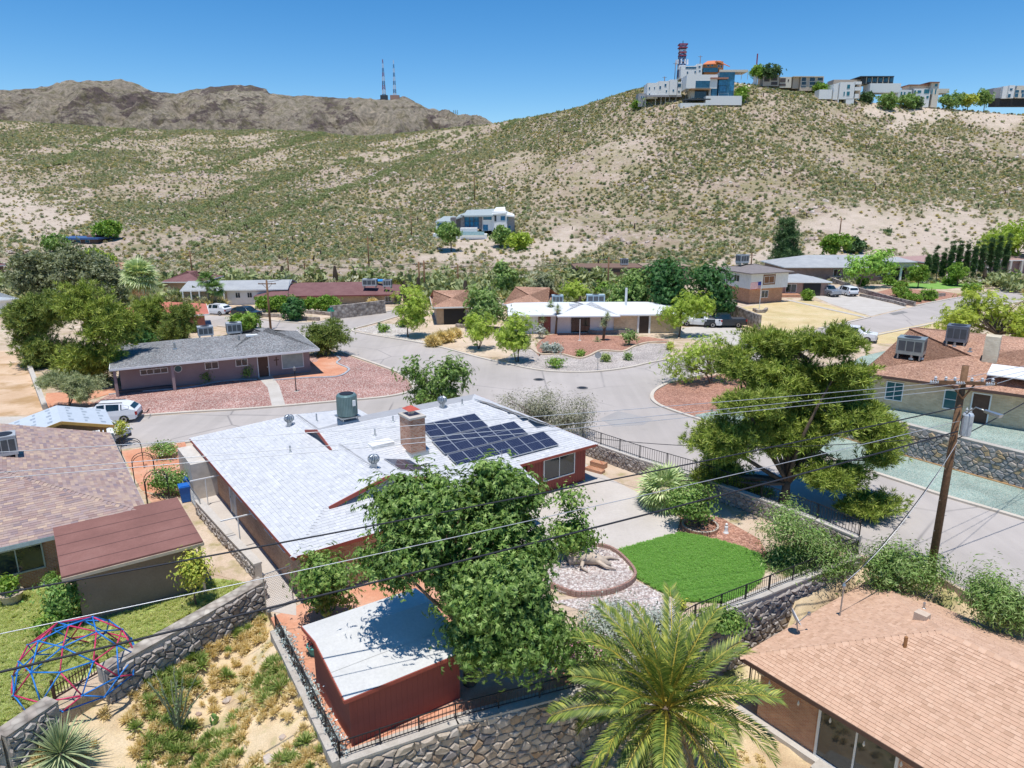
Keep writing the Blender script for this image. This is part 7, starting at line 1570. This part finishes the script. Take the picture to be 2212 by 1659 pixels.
la=D(2132,889,pb.y-1.2)-pb; lm=MB(); zl=la.z; lm.tube([(.12,-.05,zl-.75),(.35,-.3,zl-.25),(la.x*.6,la.y*.6,zl+.05),(la.x,la.y,zl)],.03,8); lo=lm.build('lamp_arm',METAL,mp,True)
m=MB(); d=Vector((la.x,la.y,0)).normalized(); c=Vector(la); m.add([tuple(c-d*.1+Vector((-d.y,d.x,0))*.09+Vector((0,0,.06))),tuple(c-d*.1-Vector((-d.y,d.x,0))*.09+Vector((0,0,.06))),tuple(c+d*.65-Vector((-d.y,d.x,0))*.14+Vector((0,0,.03))),tuple(c+d*.65+Vector((-d.y,d.x,0))*.14+Vector((0,0,.03))),tuple(c-d*.1+Vector((-d.y,d.x,0))*.06-Vector((0,0,.06))),tuple(c-d*.1-Vector((-d.y,d.x,0))*.06-Vector((0,0,.06))),tuple(c+d*.6-Vector((-d.y,d.x,0))*.12-Vector((0,0,.12))),tuple(c+d*.6+Vector((-d.y,d.x,0))*.12-Vector((0,0,.12)))],[(0,1,2,3),(4,7,6,5),(0,4,5,1),(1,5,6,2),(2,6,7,3),(3,7,4,0)]); m.build('lamp_head',METAL,lo)
for k in range(9): MB().bar((-.25 if k%2 else .12,-.05,1.5+k*.8),(-.1 if k%2 else .27,-.05,1.5+k*.8),.02).build('climbing_step',METAL,mp)
WBLK=plain('black_cable',(.025,.027,.035),.6); WGRY=plain('aluminium_wire',(.55,.56,.58),.4,.5)
def wire(label,a,b,sag,r,mat,name='power_line',n=28,cat='cable'):
    a=Vector(a);b=Vector(b); P=[a.lerp(b,i/n)-Vector((0,0,sag*4*(i/n)*(1-i/n))) for i in range(n+1)]
    o=MB().tube([p-a for p in P],r,5).build(name,mat,None,True); o.location=a; return tag(o,label,cat)
def through(a,px,z,ext=1.35):       # line from a pole point over a photo point at height z, carried on beyond
    q=G(*px,z); return Vector(a)+(q-Vector(a))*ext
PB=Vector((pb.x,pb.y,0))
for lab,za,px,z,sag,r_,mt in (('thick black telephone cable crossing the lower yard',7.4,(0,1431),6.6,.35,.035,WBLK),('black twisted cable above the white roof edge and shed',8.6,(0,1263),7.8,.35,.028,WBLK),('pale cable sagging between the two black cables',7.9,(0,1352),7.1,.3,.014,WGRY)):
    a=PB+Vector((0,-.2,za)); wire(lab,a,through(a,px,z),sag,r_,mt)
for k,(t,px,lab) in enumerate(((.06,(0,963),'highest pale power line over the white roof'),(.44,(0,1006),'middle pale power line over the white roof'),(.92,(0,1018),'lowest of the three pale power lines over the white roof'))):
    q=PB+aL+ad*t+Vector((0,-.4,.0)); wire(lab,q,through(q,px,9.6),.3,.013,WGRY)
for k,(t,px) in enumerate(((.06,(2212,782)),(.5,(2212,793)),(.94,(2212,800)))):
    q=PB+aL+ad*t+Vector((0,-.3,0)); e=D(*px,pb.y+4.5-k); wire('%s power line leaving the tall pole to the right'%('first second third'.split()[k]),q,q+(e-q)*4,.3,.013,WGRY,n=14)
a=PB+Vector((.1,-.1,7.0)); e=D(2212,862,pb.y+2); wire('black cable leaving the tall pole to the right',a,a+(e-a)*4,.3,.025,WBLK,n=14)
a=PB+Vector((0,-.2,6.6)); ms=M_@Vector((1.2,5.4,4.6)); wire('service cable dropping from the pole to the tan roof mast',a,ms,.5,.02,WBLK); wire('second service cable beside the drop to the tan roof mast',a+Vector((.1,0,.3)),ms+Vector((0,0,.1)),.75,.014,WGRY)
a=PB+Vector((-.1,-.2,7.2)); b=Vector((*H(20.8,3.4),2.9)); wire('service cable from the pole to the red wing eave',a,b,.6,.02,WBLK)
m=MB(); m.tube([(math.cos(t*.4)*.2,0,math.sin(t*.4)*.2) for t in range(17)],.012,5); o=m.build('cable_coil',WBLK); q=PB+Vector((-1.6,-.75,6.9)); o.location=q; tag(o,'small coil of black cable hanging beside the tall pole','cable')
# distant poles: photo base row, top row
for dx,by,ty,arm,lab in ((585,712,602,2.4,'wooden utility pole beside the far street by the stone terraces'),(625,606,553,2.2,'utility pole behind the maroon roof, left of two'),(660,606,566,2.2,'utility pole behind the maroon roof, right of two'),(798,590,508,2.2,'utility pole above the cooler on the maroon roof'),(907,645,563,2.2,'left of two poles with transformers behind the corner tree'),(918,645,560,2.2,'right of two poles with transformers behind the corner tree'),(990,636,569,2.4,'dark utility pole behind the small tan roofed house'),(1312,648,553,2.2,'brown utility pole by the flat roofed house'),(1621,590,545,2.0,'utility pole behind the two storey house roof'),(417,606,540,2.0,'thin utility pole at the foot of the left hill'),(1188,575,560,0,'short post on the road up the knoll')):
    b=G(dx,by); h=D(dx,ty,b.y).z; upole(lab,(b.x,b.y,-.2),h,arm,r=.17)
for dx,by,ty,lab in ((1025,436,378,'tall thin pole on the hillside above the modern house'),(889,511,466,'pole on the hillside left of the modern house'),(1206,325,288,'thin pole high on the hillside'),(1813,506,471,'pole at the foot of the right hillside'),(1510,160,120,'dark pole on the summit beside the small white house'),(1435,185,165,'short pole behind the stilt house'),(1457,168,135,'thin pole left of the cell tower')):
    b=hill_px(dx,by); h=D(dx,ty,b.y).z-b.z; upole(lab,b,max(3,h),2.4,r=.2)
for i,(a,b) in enumerate((((585,712,602),(660,606,566)),((660,606,566),(907,645,563)),((918,645,560),(990,636,569)),((990,636,569),(1312,648,553)),((1312,648,553),(1621,590,545)))):
    p=G(a[0],a[1]);q=G(b[0],b[1]); P=Vector((p.x,p.y,D(a[0],a[2],p.y).z-.45)); Q=Vector((q.x,q.y,D(b[0],b[2],q.y).z-.45))
    wire('%s thin distant power line span, counted from the left'%('first second third fourth fifth'.split()[i]),P,Q,.8,.035,WBLK,n=14)
# ================================================================ small things
# geodesic dome climber
dc=G(178,1470,.0); dr=2.15; dome=thing('dome_climber','red and blue geodesic dome climber on the neighbour lawn','climbing frame',(dc.x-.35,dc.y+.3,0))
PR=plain('dome_red',(.62,.04,.13),.4); PBL=plain('dome_blue',(.02,.2,.6),.4)
ringsd=[[Vector((0,0,dr*1.02))]]
for el,n_,of in ((62,5,0),(38,10,.0),(12,10,.31),(-8,10,0.)):
    ringsd.append([Vector((math.cos(of+2*math.pi*k/n_)*dr*math.cos(R(el)),math.sin(of+2*math.pi*k/n_)*dr*math.cos(R(el)),max(.03,dr*1.02*math.sin(R(max(el,0))) if el>0 else .03))) for k in range(n_)])
E_=[]
for k in range(5): E_.append((ringsd[0][0],ringsd[1][k])); E_.append((ringsd[1][k],ringsd[1][(k+1)%5])); 
for k in range(5):
    for j in (-1,0,1): E_.append((ringsd[1][k],ringsd[2][(2*k+j)%10]))
for k in range(10): E_.append((ringsd[2][k],ringsd[2][(k+1)%10])); E_.append((ringsd[3][k],ringsd[3][(k+1)%10])); E_.append((ringsd[2][k],ringsd[3][k])); E_.append((ringsd[2][(k+1)%10],ringsd[3][k])); E_.append((ringsd[3][k],ringsd[4][k])); E_.append((ringsd[3][k],ringsd[4][(k+1)%10])); E_.append((ringsd[4][k],ringsd[4][(k+1)%10]))
for i,(a,b) in enumerate(E_): MB().tube([a,b],.028,6).build('bar',PR if (i*7)%5<2 else PBL,dome,True)
for rg in ringsd:
    for v in rg: m=MB(); m.lathe(v,[(.02,-.03),(.05,-.02),(.05,.02),(.02,.03)],8); m.build('hub',PBL,dome)
# clothes line posts
for lab,b,tl,tr in (('white T shaped clothes line post nearest the bins',(450,1092),(408,1039),(470,1027)),('white T shaped clothes line post in the middle of the side path',(521,1187),(479,1125),(546,1109))):
    p=G(*b); h=D(b[0]-6,(tl[1]+tr[1])/2,p.y).z; r_=thing('clothes_post',lab,'clothes post',p); MB().tube([(0,0,0),(0,0,h)],.035,8).build('post',WHITE,r_); d=Vector((.82,.57,0))*.85; MB().bar(-d+Vector((0,0,h)),d+Vector((0,0,h)),.06).build('cross_bar',WHITE,r_)
# bins
def bin_(label,p,mat,rz):
    r_=thing('wheelie_bin',label,'bin',p,rz); m=MB(); m.add([(-.24,-.27,.06),(.24,-.27,.06),(.24,.27,.06),(-.24,.27,.06),(-.31,-.36,1.0),(.31,-.36,1.0),(.31,.36,1.0),(-.31,.36,1.0)],[(0,3,2,1),(4,5,6,7),(0,1,5,4),(1,2,6,5),(2,3,7,6),(3,0,4,7)]); m.build('body',mat,r_)
    m=MB(); m.box(-.33,.33,-.38,.4,1.0,1.06); m.box(-.25,.25,-.3,.3,1.06,1.1); m.build('lid',mat,r_); MB().tube([(-.28,.42,.98),(.28,.42,.98)],.02,6).build('handle',mat,r_)
    for x in (-.22,.22): m=MB(); m.tube([(x-.03,.25,.1),(x+.03,.25,.1)],.1,10); m.build('wheel',RUB,r_)
bin_('blue wheelie bin beside the rose bushes',G(402,1083),plain('blue_plastic',(.02,.14,.5),.4),R(30)); bin_('second blue wheelie bin with black lid behind the first',G(411,1066),plain('blue_plastic2',(.03,.13,.42),.4),R(30)); bin_('black wheelie bin furthest along the side path',G(415,1048),plain('black_plastic',(.03,.03,.035),.4),R(30))
# garden arches
for lab,(dx,dy),rz in (('black iron garden arch nearest the street in the rose garden',(290,1015),.5),('black iron garden arch in the middle of the rose garden',(316,1050),.55),('black iron garden arch nearest the maroon roof',(345,1092),.6)):
    p=G(dx,dy); r_=thing('garden_arch',lab,'arch',p,rz)
    for y in (0,.5):
        P=[(-.6,y,0),(-.6,y,1.6)]+[(-.6*math.cos(t*math.pi/8),y,1.6+.5*math.sin(t*math.pi/8)) for t in range(1,8)]+[(.6,y,1.6),(.6,y,0)]; MB().tube(P,.022,6).build('hoop',BLACKIRON,r_)
    for z in (.4,.9,1.4):
        for x in (-.6,.6): MB().tube([(x,0,z),(x,.5,z)],.014,5).build('rung',BLACKIRON,r_)
# pots
for lab,(dx,dy),s_,mt,fm in (('large pale planter with leafy bush at the left edge',(28,1305),1.0,plain('cream_pot',(.55,.45,.34)),F_HEDGE),('blue and white pot with plant by the brick wall',(112,1272),.6,plain('blue_pot',(.3,.35,.5)),F_ROSE),('terracotta and teal pot with red plant beside the shed',(682,1412),.7,plain('teal_pot',(.1,.4,.36)),foliage('red_leaf',(.18,.04,.05),(.3,.1,.09)))):
    p=G(dx,dy); r_=thing('plant_pot',lab,'plant pot',p); m=MB(); m.lathe((0,0,0),[(.3*s_,0),(.48*s_,.55*s_),(.52*s_,.6*s_),(.44*s_,.6*s_)],16); m.build('pot',mt,r_)
    cc,d,E=crown_points([(0,0,1.0*s_,.6*s_,.6*s_,.45*s_,1)],20); P=cc[rng.integers(0,20,420)]+rng.normal(size=(420,3))*.12*s_; V,F=leafcloud(P,rng.normal(size=(420,3))+np.array([0,0,.8]),np.full(420,.2*s_),T_LEAF); link('foliage',npmesh('foliage',V,F),fm,r_)
# ring planter, raised bed edge, log, statue
p=G(1512,1140); r_=thing('ring_planter','low round brick ring around the citrus tree','planter',p)
for k in range(26): a=2*math.pi*k/26; o=MB().box(-.11,.11,-.06,.06,0,.22).build('brick',BRICKR,r_); o.location=(math.cos(a)*.95,math.sin(a)*.95,0); o.rotation_euler=(0,0,a+R(90))
edge=smooth([G2(*q) for q in [(1262,1184),(1310,1188),(1345,1210),(1372,1250),(1330,1280),(1250,1290),(1190,1270)]],8)
r_=thing('raised_bed_edging','curved low brick edging around the gravel bed','edging',(edge[0].x,edge[0].y,0)); bm_=MB().box(-.11,.11,-.06,.06,0,.3).mesh('brick'); bm_.materials.append(BRICKP); acc=0; prev=edge[0]
Ls=[0]
for i in range(1,len(edge)): Ls.append(Ls[-1]+(edge[i]-edge[i-1]).length)
s_=0.1
while s_<Ls[-1]:
    i=max(1,next(k for k in range(len(Ls)) if Ls[k]>=s_)); t=(s_-Ls[i-1])/max(1e-6,Ls[i]-Ls[i-1]); q=edge[i-1].lerp(edge[i],t); d=edge[i]-edge[i-1]
    o=link('brick',bm_,None,r_); o.location=(q.x-edge[0].x,q.y-edge[0].y,0); o.rotation_euler=(0,0,math.atan2(d.y,d.x)); s_+=.235
p=G(1275,1225); r_=thing('driftwood_log','bleached broken tree stump lying on the gravel bed','log',(p.x,p.y,.12)); DW=plain('bleached_wood',(.55,.45,.36),.9,var=.3,bump=.5)
MB().tube([(-1.1,.2,.15),(-.4,.25,.3),(.3,.1,.28),(1.0,-.2,.12)],[.3,.38,.3,.1],9).build('trunk',DW,r_,True)
for q in ([(.1,.1,.3),(.7,-.5,.2),(1.2,-.55,.06)],[(-.3,.2,.3),(-.5,-.5,.15),(-.2,-.8,.05)],[(.4,0,.3),(1.0,.5,.15),(1.5,.45,.05)]): MB().tube(q,[.14,.09,.03],6).build('root_limb',DW,r_,True)
p=G(1568,1152); r_=thing('garden_statue','small white garden statue on the red gravel by the stone wall','statue',p); m=MB(); m.lathe((0,0,0),[(.22,0),(.22,.08),(.14,.12),(.16,.3),(.12,.45),(.15,.58),(.07,.66)],12); m.build('body',WHITE,r_,True); m=MB(); m.lathe((0,0,.64),[(.03,0),(.1,.06),(.11,.14),(.05,.22)],10); m.build('head',WHITE,r_,True); r_.scale=(.7,.7,.7)
# street furniture
p=G(640,846); r_=thing('lamp_post','black garden lamp post on the pink gravel','lamp post',p); MB().tube([(0,0,0),(0,0,.3),(0,0,2.0)],[.09,.05,.04],8).build('post',BLACKIRON,r_); m=MB(); m.lathe((0,0,2.0),[(.05,0),(.13,.1),(.15,.3),(.02,.45)],8); m.build('lantern',plain('lantern',(.2,.2,.2),.3),r_); m=MB(); m.lathe((0,0,0),[(.22,0),(.2,.06)],10); m.build('foot',CONCRETE,r_)
p=G(1291,800); r_=thing('stop_sign','grey back of a traffic sign at the island kerb','sign',p); h=D(1292,760,p.y).z; MB().tube([(0,0,0),(0,0,h)],.035,6).build('post',METAL,r_); m=MB(); m.lathe((0,0,0),[(.36,-.01),(.36,.01)],8); o=m.build('sign_plate',METAL,r_); o.location=(0,-.03,h-.35); o.rotation_euler=(R(90),R(22),0)
p=G(716,692); r_=thing('street_sign','green street name sign on a post at the far corner','sign',p); p2=D(716,668,p.y); MB().tube([(0,0,0),(0,0,p2.z)],.04,6).build('post',METAL,r_); GS=plain('sign_green',(.02,.32,.2),.5)
for a in (0,1.2): o=MB().box(-.5,.5,-.02,.02,-.15,.15).build('name_plate',GS,r_); o.location=(0,0,p2.z-.2+a*.25); o.rotation_euler=(0,0,a)
p=G(1640,668); h=D(1646,606,p.y).z; r_=thing('flagpole','white flagpole with a striped flag before the two storey house','flagpole',p); MB().tube([(0,0,0),(0,0,h)],.05,8).build('pole',WHITE,r_)
fw_,fh_=1.9,1.1; sh_=fh_/13; flag=None
for k in range(13):
    m=MB(); n_=8; P=[]
    for i in range(n_+1):
        x=-fw_*i/n_; P.append((x*.9,.12*math.sin(i*1.1),h-.15-k*sh_-.12*i/n_*2))
    for i in range(n_): m.add([P[i],P[i+1],(P[i+1][0],P[i+1][1],P[i+1][2]-sh_),(P[i][0],P[i][1],P[i][2]-sh_)],[(0,1,2,3)])
    m.build('flag_stripe',plain('flag_red',(.5,.03,.06),.8) if k%2==0 else WHITE,r_)
m=MB(); m.add([(-.02,-.03,h-.14),(-.75,-.03+.1,h-.24),(-.75,.07,h-.24-.6),(-.02,-.03,h-.14-.6)],[(0,1,2,3)]); m.build('flag_canton',plain('flag_blue',(.03,.05,.25),.8),r_)
p=G(584+553-553,736) if False else G(1252,736); r_=thing('flagpole','bare thin white pole on the red gravel of the island yard','flagpole',p); h=D(1252,690,p.y).z; MB().tube([(0,0,0),(0,0,h)],.04,6).build('pole',WHITE,r_); m=MB(); m.lathe((0,0,0),[(.25,0),(.2,.08)],10); m.build('base',CONCRETE,r_)
p=G(780,695); r_=thing('hydrant_post','small white post on the white gravel by the hedge block','post',G(820,716)); MB().tube([(0,0,0),(0,0,1.0)],.06,8).build('post',WHITE,r_); m=MB(); m.box(-.15,.15,-.1,.1,.95,1.2); m.build('box',METAL,r_)
# rocks on the slope
RK=pieces('pale_rock',[(.5,.4,.33),(.62,.54,.46),(.42,.3,.24)],.9,.5,6)
for k,(dx,dy,s_) in enumerate(((430,1550,.12),(580,1640,.22),(492,1515,.2),(610,1590,.14),(560,1655,.1),(500,1625,.1),(700,1570,.12),(640,1480,.1),(395,1500,.12))):
    g_=G(dx,dy,-1.6); z=float(zlow(np.array(g_.x),np.array(g_.y))); g_=G(dx,dy,z); z=float(zlow(np.array(g_.x),np.array(g_.y))); m=MB(); V=[]; 
    m.lathe((0,0,0),[(s_*.7,-.05),(s_,.1*s_),(s_*.8,s_*.5),(s_*.3,s_*.75)],7); m.v=[(a+random.uniform(-.2,.2)*s_,b+random.uniform(-.2,.2)*s_,c+random.uniform(-.1,.1)*s_) for a,b,c in m.v]
    o=m.build('rock',RK); o.location=(g_.x,g_.y,z+.02); tag(o,('loose pale rock beside the ocotillo canes','largest reddish rock at the bottom of the dry slope','pale rock half way up the dry slope','loose rock right of the sandy path on the slope','small rock at the very bottom of the dry slope','small pale rock in the sand below the ocotillo','rock nearest the corner of the shed railing','small rock high on the slope beside the railing ledge','small pale rock left of the ocotillo under the stone wall')[k],'rock','loose rocks on the dry slope')
# ================================================================ scattered ground cover (uncountable)
def scatter(name,label,cat,pts,scales,rots,idx,protos):
    n=len(pts); me=bpy.data.meshes.new(name); me.vertices.add(n); me.vertices.foreach_set('co',np.asarray(pts,np.float32).ravel())
    a=me.attributes.new('scl','FLOAT','POINT'); a.data.foreach_set('value',np.asarray(scales,np.float32))
    a=me.attributes.new('rot','FLOAT_VECTOR','POINT'); a.data.foreach_set('vector',np.asarray(rots,np.float32).ravel())
    a=me.attributes.new('idx','INT','POINT'); a.data.foreach_set('value',np.asarray(idx,np.int32)); me.update()
    o=link(name,me); tag(o,label,cat,kind='stuff')
    c=bpy.data.collections.new(name+'_kinds')
    for i,(pm_,mt) in enumerate(protos):
        q=bpy.data.objects.new('%s_kind_%02d'%(name,i),pm_); 
        if len(pm_.materials)==0: pm_.materials.append(mt)
        c.objects.link(q)
    ng=bpy.data.node_groups.new(name,'GeometryNodeTree'); ng.interface.new_socket('Geometry',in_out='INPUT',socket_type='NodeSocketGeometry'); ng.interface.new_socket('Geometry',in_out='OUTPUT',socket_type='NodeSocketGeometry')
    N=ng.nodes; gi=N.new('NodeGroupInput'); go=N.new('NodeGroupOutput'); iop=N.new('GeometryNodeInstanceOnPoints'); ci=N.new('GeometryNodeCollectionInfo'); ci.inputs['Collection'].default_value=c; ci.inputs['Separate Children'].default_value=True; ci.inputs['Reset Children'].default_value=True
    def at(nm,t):
        q=N.new('GeometryNodeInputNamedAttribute'); q.data_type=t; q.inputs['Name'].default_value=nm; return q.outputs['Attribute']
    e=N.new('FunctionNodeEulerToRotation'); Lk=ng.links.new; Lk(at('rot','FLOAT_VECTOR'),e.inputs[0])
    Lk(gi.outputs[0],iop.inputs['Points']); Lk(ci.outputs[0],iop.inputs['Instance']); iop.inputs['Pick Instance'].default_value=True; Lk(at('idx','INT'),iop.inputs['Instance Index']); Lk(e.outputs[0],iop.inputs['Rotation']); Lk(at('scl','FLOAT'),iop.inputs['Scale']); Lk(iop.outputs[0],go.inputs[0])
    md=o.modifiers.new('scatter','NODES'); md.node_group=ng; return o
def shrub_proto(n,tmpl,size,rad,h,up=.6):
    P=rng.normal(size=(n,3))*np.array([rad,rad,h])*.5; P[:,2]=np.abs(P[:,2])+.08; V,F=leafcloud(P,P*np.array([1,1,1.])+rng.normal(size=(n,3))*.3+np.array([0,0,up]),size*(.7+.6*rng.random(n)),tmpl); return npmesh('shrub',V,F)
HS1=foliage('creosote',(.17,.165,.085),(.26,.24,.125),(.35,.315,.18),.2); HS2=foliage('brittle_bush',(.26,.26,.17),(.34,.33,.22),(.4,.38,.26),.2); HS3=foliage('desert_grass',(.38,.32,.14),(.46,.4,.19),(.5,.44,.25),.2); HS4=plain('yucca_trunk',(.07,.05,.035)); HS5=foliage('sotol',(.15,.2,.1),(.23,.27,.14),(.3,.33,.18),.1)
protos=[(shrub_proto(16,T_CLUMP,.55,.7,.7),HS1),(shrub_proto(14,T_CLUMP,.5,.6,.5),HS2),(shrub_proto(14,T_TUFT,.8,.35,.25,1.2),HS3),(shrub_proto(14,T_TUFT,1.1,.3,.3,.8),HS5),(MB().tube([(0,0,-.2),(.05,0,1.2),(0,.05,2.2)],[.22,.3,.12],6).mesh('yucca_trunk'),HS4),(shrub_proto(20,T_CLUMP,.8,1.2,1.1),foliage('green_scrub',(.15,.185,.08),(.23,.26,.11),(.31,.32,.15),.2))]
# sample the hill by cell area, thinned with distance
A_=np.linalg.norm(np.cross(PT[1:,:-1]-PT[:-1,:-1],PT[:-1,1:]-PT[:-1,:-1]),axis=2)
cy=PT[:-1,:-1,1]; cxx=PT[:-1,:-1,0]; infr=(np.abs(cxx)<cy*.80)&(rowsT[:-1,None]<8.06)&(cy>146)
den=np.where(cy<460,.85,.45)*infr
dn=A_*den; tot=dn.sum(); NS=int(min(tot,300000)); pr=(dn/tot).ravel(); ch=rng.choice(len(pr),NS,p=pr); ci_,cj_=np.unravel_index(ch,dn.shape); a=rng.random(NS)[:,None]; b=rng.random(NS)[:,None]
P=PT[ci_,cj_]*(1-a)*(1-b)+PT[ci_+1,cj_]*a*(1-b)+PT[ci_,cj_+1]*(1-a)*b+PT[ci_+1,cj_+1]*a*b
cl=np.array([noise.fractal(Vector((p[0]*.02,p[1]*.02,7.7)),1.,2.,3) for p in P]); bb,sx_,sy_=bare_at(P)
rid=np.zeros(NS)
for L_ in ([(1120,262),(1000,308),(880,360),(700,425),(500,495),(420,530)],[(1020,280),(900,318),(760,350),(600,390),(470,440),(330,500)],[(700,290),(560,330),(440,380),(350,420)],[(300,272),(200,310),(120,360)]):
    for (x0,y0),(x1,y1) in zip(L_[:-1],L_[1:]):
        t=np.clip(((sx_-x0)*(x1-x0)+(sy_-y0)*(y1-y0))/((x1-x0)**2+(y1-y0)**2),0,1); rid=np.maximum(rid,1-np.clip(np.hypot(sx_-x0-t*(x1-x0),sy_-y0-t*(y1-y0))/9,0,1))
keep=rng.random(NS)<np.clip(.55+1.1*cl+.35*rid,.15,1)*(1-.88*bb); P=P[keep]; cl=cl[keep]; rid=rid[keep]; n=len(P)
idx=rng.choice(6,n,p=[.35,.27,.22,.13,.008,.022]); idx=np.where((rid>.3)&(rng.random(n)<.3),5,idx); t_=P[:,1]; sc_=rng.uniform(.3,.95,n)*np.where(t_>460,1.25,1.0)
rot=np.stack([rng.normal(0,.08,n),rng.normal(0,.08,n),rng.uniform(0,6.28,n)],1)
scatter('desert_scrub','sparse grey green desert scrub covering the rocky hillside','desert scrub',P,sc_,rot,idx,protos)
# hillside rocks
NR=14000; ch=rng.choice(len(pr),NR,p=pr); ci_,cj_=np.unravel_index(ch,dn.shape); a=rng.random(NR)[:,None]; b=rng.random(NR)[:,None]; Q=PT[ci_,cj_]*(1-a)*(1-b)+PT[ci_+1,cj_]*a*(1-b)+PT[ci_,cj_+1]*(1-a)*b+PT[ci_+1,cj_+1]*a*b
rkn=np.array([noise.fractal(Vector((p[0]*.03,p[1]*.03,1.3)),1.,2.,3) for p in Q])
rp=[]
for k in range(3):
    m=MB(); m.lathe((0,0,-.1),[(.5,0),(.6,.25),(.4,.5),(.1,.6)],7); m.v=[(x+random.uniform(-.2,.2),y+random.uniform(-.2,.2),z+random.uniform(-.1,.1)) for x,y,z in m.v]; rp.append((m.mesh('rock'),pieces('hill_rock',[(.4,.3,.24),(.55,.46,.39),(.48,.36,.3),(.62,.55,.48)],.95,0,6)))
scatter('hill_rocks','pale rocks strewn over the hillside','rocks',Q,np.where(rkn>.2,rng.uniform(.5,1.7,NR),rng.uniform(.2,.8,NR))*np.where(bare_at(Q)[0]>.3,.4,1),np.stack([rng.normal(0,.3,NR),rng.normal(0,.3,NR),rng.uniform(0,6.28,NR)],1),rng.integers(0,3,NR),rp)
# scrub on the flat between houses and hill
n=1500; yv=rng.uniform(112,150,n); xv=rng.uniform(-1,1,n)*yv*.8; keep=(rng.random(n)<.75); P=np.stack([xv,yv,np.zeros(n)],1)[keep]; n=len(P)
def mask_far(P): return ~((np.abs(P[:,0]-62)<32)&(P[:,1]<185)) & ~((P[:,0]<-18)&(P[:,0]>-46)&(P[:,1]>112)&(P[:,1]<140))
P=P[mask_far(P)]; n=len(P); scatter('wash_scrub','green scrub and bushes along the foot of the hill','desert scrub',P,rng.uniform(.7,2.2,n),np.stack([np.zeros(n),np.zeros(n),rng.uniform(0,6.28,n)],1),rng.choice(6,n,p=[.3,.15,.15,.1,.02,.28]),protos)
# dry grass on the near slope
n=13000; xv=rng.uniform(-22,-2,n); yv=rng.uniform(10,29,n); keep=(yv<yb(xv)-.5); xv=xv[keep]; yv=yv[keep]
d=np.array([noise.fractal(Vector((x*.35,y*.35,2.)),1.,2.,3) for x,y in zip(xv,yv)]); keep=rng.random(len(xv))<np.clip(.35+1.1*d,.03,1); xv=xv[keep]; yv=yv[keep]; d=d[keep]; n=len(xv)
gp=[(shrub_proto(9,T_TUFT,.22,.12,.04,1.2),F_DRYG),(shrub_proto(9,T_TUFT,.24,.1,.05,1.4),F_GRN),(shrub_proto(10,T_CLUMP,.12,.12,.06,.5),F_DRYG)]
scatter('dry_grass','straw coloured dry grass on the slope below the garden wall','dry grass',np.stack([xv,yv,zlow(xv,yv)-.02],1),rng.uniform(.6,1.5,n),np.stack([rng.normal(0,.25,n),rng.normal(0,.25,n),rng.uniform(0,6.28,n)],1),np.where(rng.random(n)<np.clip(.1+.7*d,0,.6),1,np.where(rng.random(n)<.3,2,0)),gp)
n=2600; xv=rng.uniform(0,16,n); yv=rng.uniform(13,27,n); keep=(yv<yb(xv)-.6)&(rng.random(n)<.55); xv=xv[keep]; yv=yv[keep]; n=len(xv)
rl=np.array([tolocal(rh,(x,y,0)).to_tuple() for x,y in zip(xv,yv)]); k2=~((rl[:,0]>-.3)&(rl[:,1]>-1.2)); xv=xv[k2]; yv=yv[k2]; n=len(xv)
scatter('palm_litter_grass','patchy dry weeds and litter around the date palm','dry grass',np.stack([xv,yv,zlow(xv,yv)-.02],1),rng.uniform(.4,1.1,n),np.stack([rng.normal(0,.3,n),rng.normal(0,.3,n),rng.uniform(0,6.28,n)],1),rng.choice(3,n,p=[.5,.15,.35]),gp)
# lawn blades
def inpoly(P,poly):
    x,y=P[:,0],P[:,1]; c=np.zeros(len(P),bool); j=len(poly)-1
    for i in range(len(poly)):
        xi,yi=poly[i]; xj,yj=poly[j]; m_=((yi>y)!=(yj>y))&(x<(xj-xi)*(y-yi)/(yj-yi+1e-9)+xi); c^=m_; j=i
    return c
def lawn(name,label,poly,n,protos,s0,s1,z):
    poly=[G2(*p) for p in poly]; xs_=[p[0] for p in poly]; ys_=[p[1] for p in poly]; P=np.stack([rng.uniform(min(xs_),max(xs_),n),rng.uniform(min(ys_),max(ys_),n),np.full(n,z)],1); P=P[inpoly(P,poly)]; m_=len(P)
    scatter(name,label,'grass',P,rng.uniform(s0,s1,m_),np.stack([rng.normal(0,.2,m_),rng.normal(0,.2,m_),rng.uniform(0,6.28,m_)],1),rng.integers(0,len(protos),m_),protos)
F_TURF=foliage('turf_blade',(.18,.36,.07),(.26,.45,.11),(.36,.5,.17),.35)
tp=[(shrub_proto(14,T_TUFT,.075,.1,.01,1.2),F_TURF)]
lawn('lawn_grass','short bright green grass of the fan shaped lawn',[(1330,1194),(1400,1174),(1466,1155),(1490,1157),(1550,1171),(1600,1186),(1640,1200),(1652,1225),(1640,1260),(1600,1292),(1560,1303),(1475,1300),(1420,1275),(1373,1249),(1360,1222)],9000,tp,.7,1.2,.03)
lawn('neighbour_grass','patchy green and straw grass under the dome climber',[(-60,1640),(-60,1300),(60,1280),(470,1255),(530,1264),(400,1335),(218,1434),(112,1500),(0,1572)],9000,[(shrub_proto(9,T_TUFT,.11,.1,.02,1.2),foliage('patchy_blade',(.3,.4,.1),(.45,.47,.18),(.62,.55,.32),.3))],.5,1.1,.01)
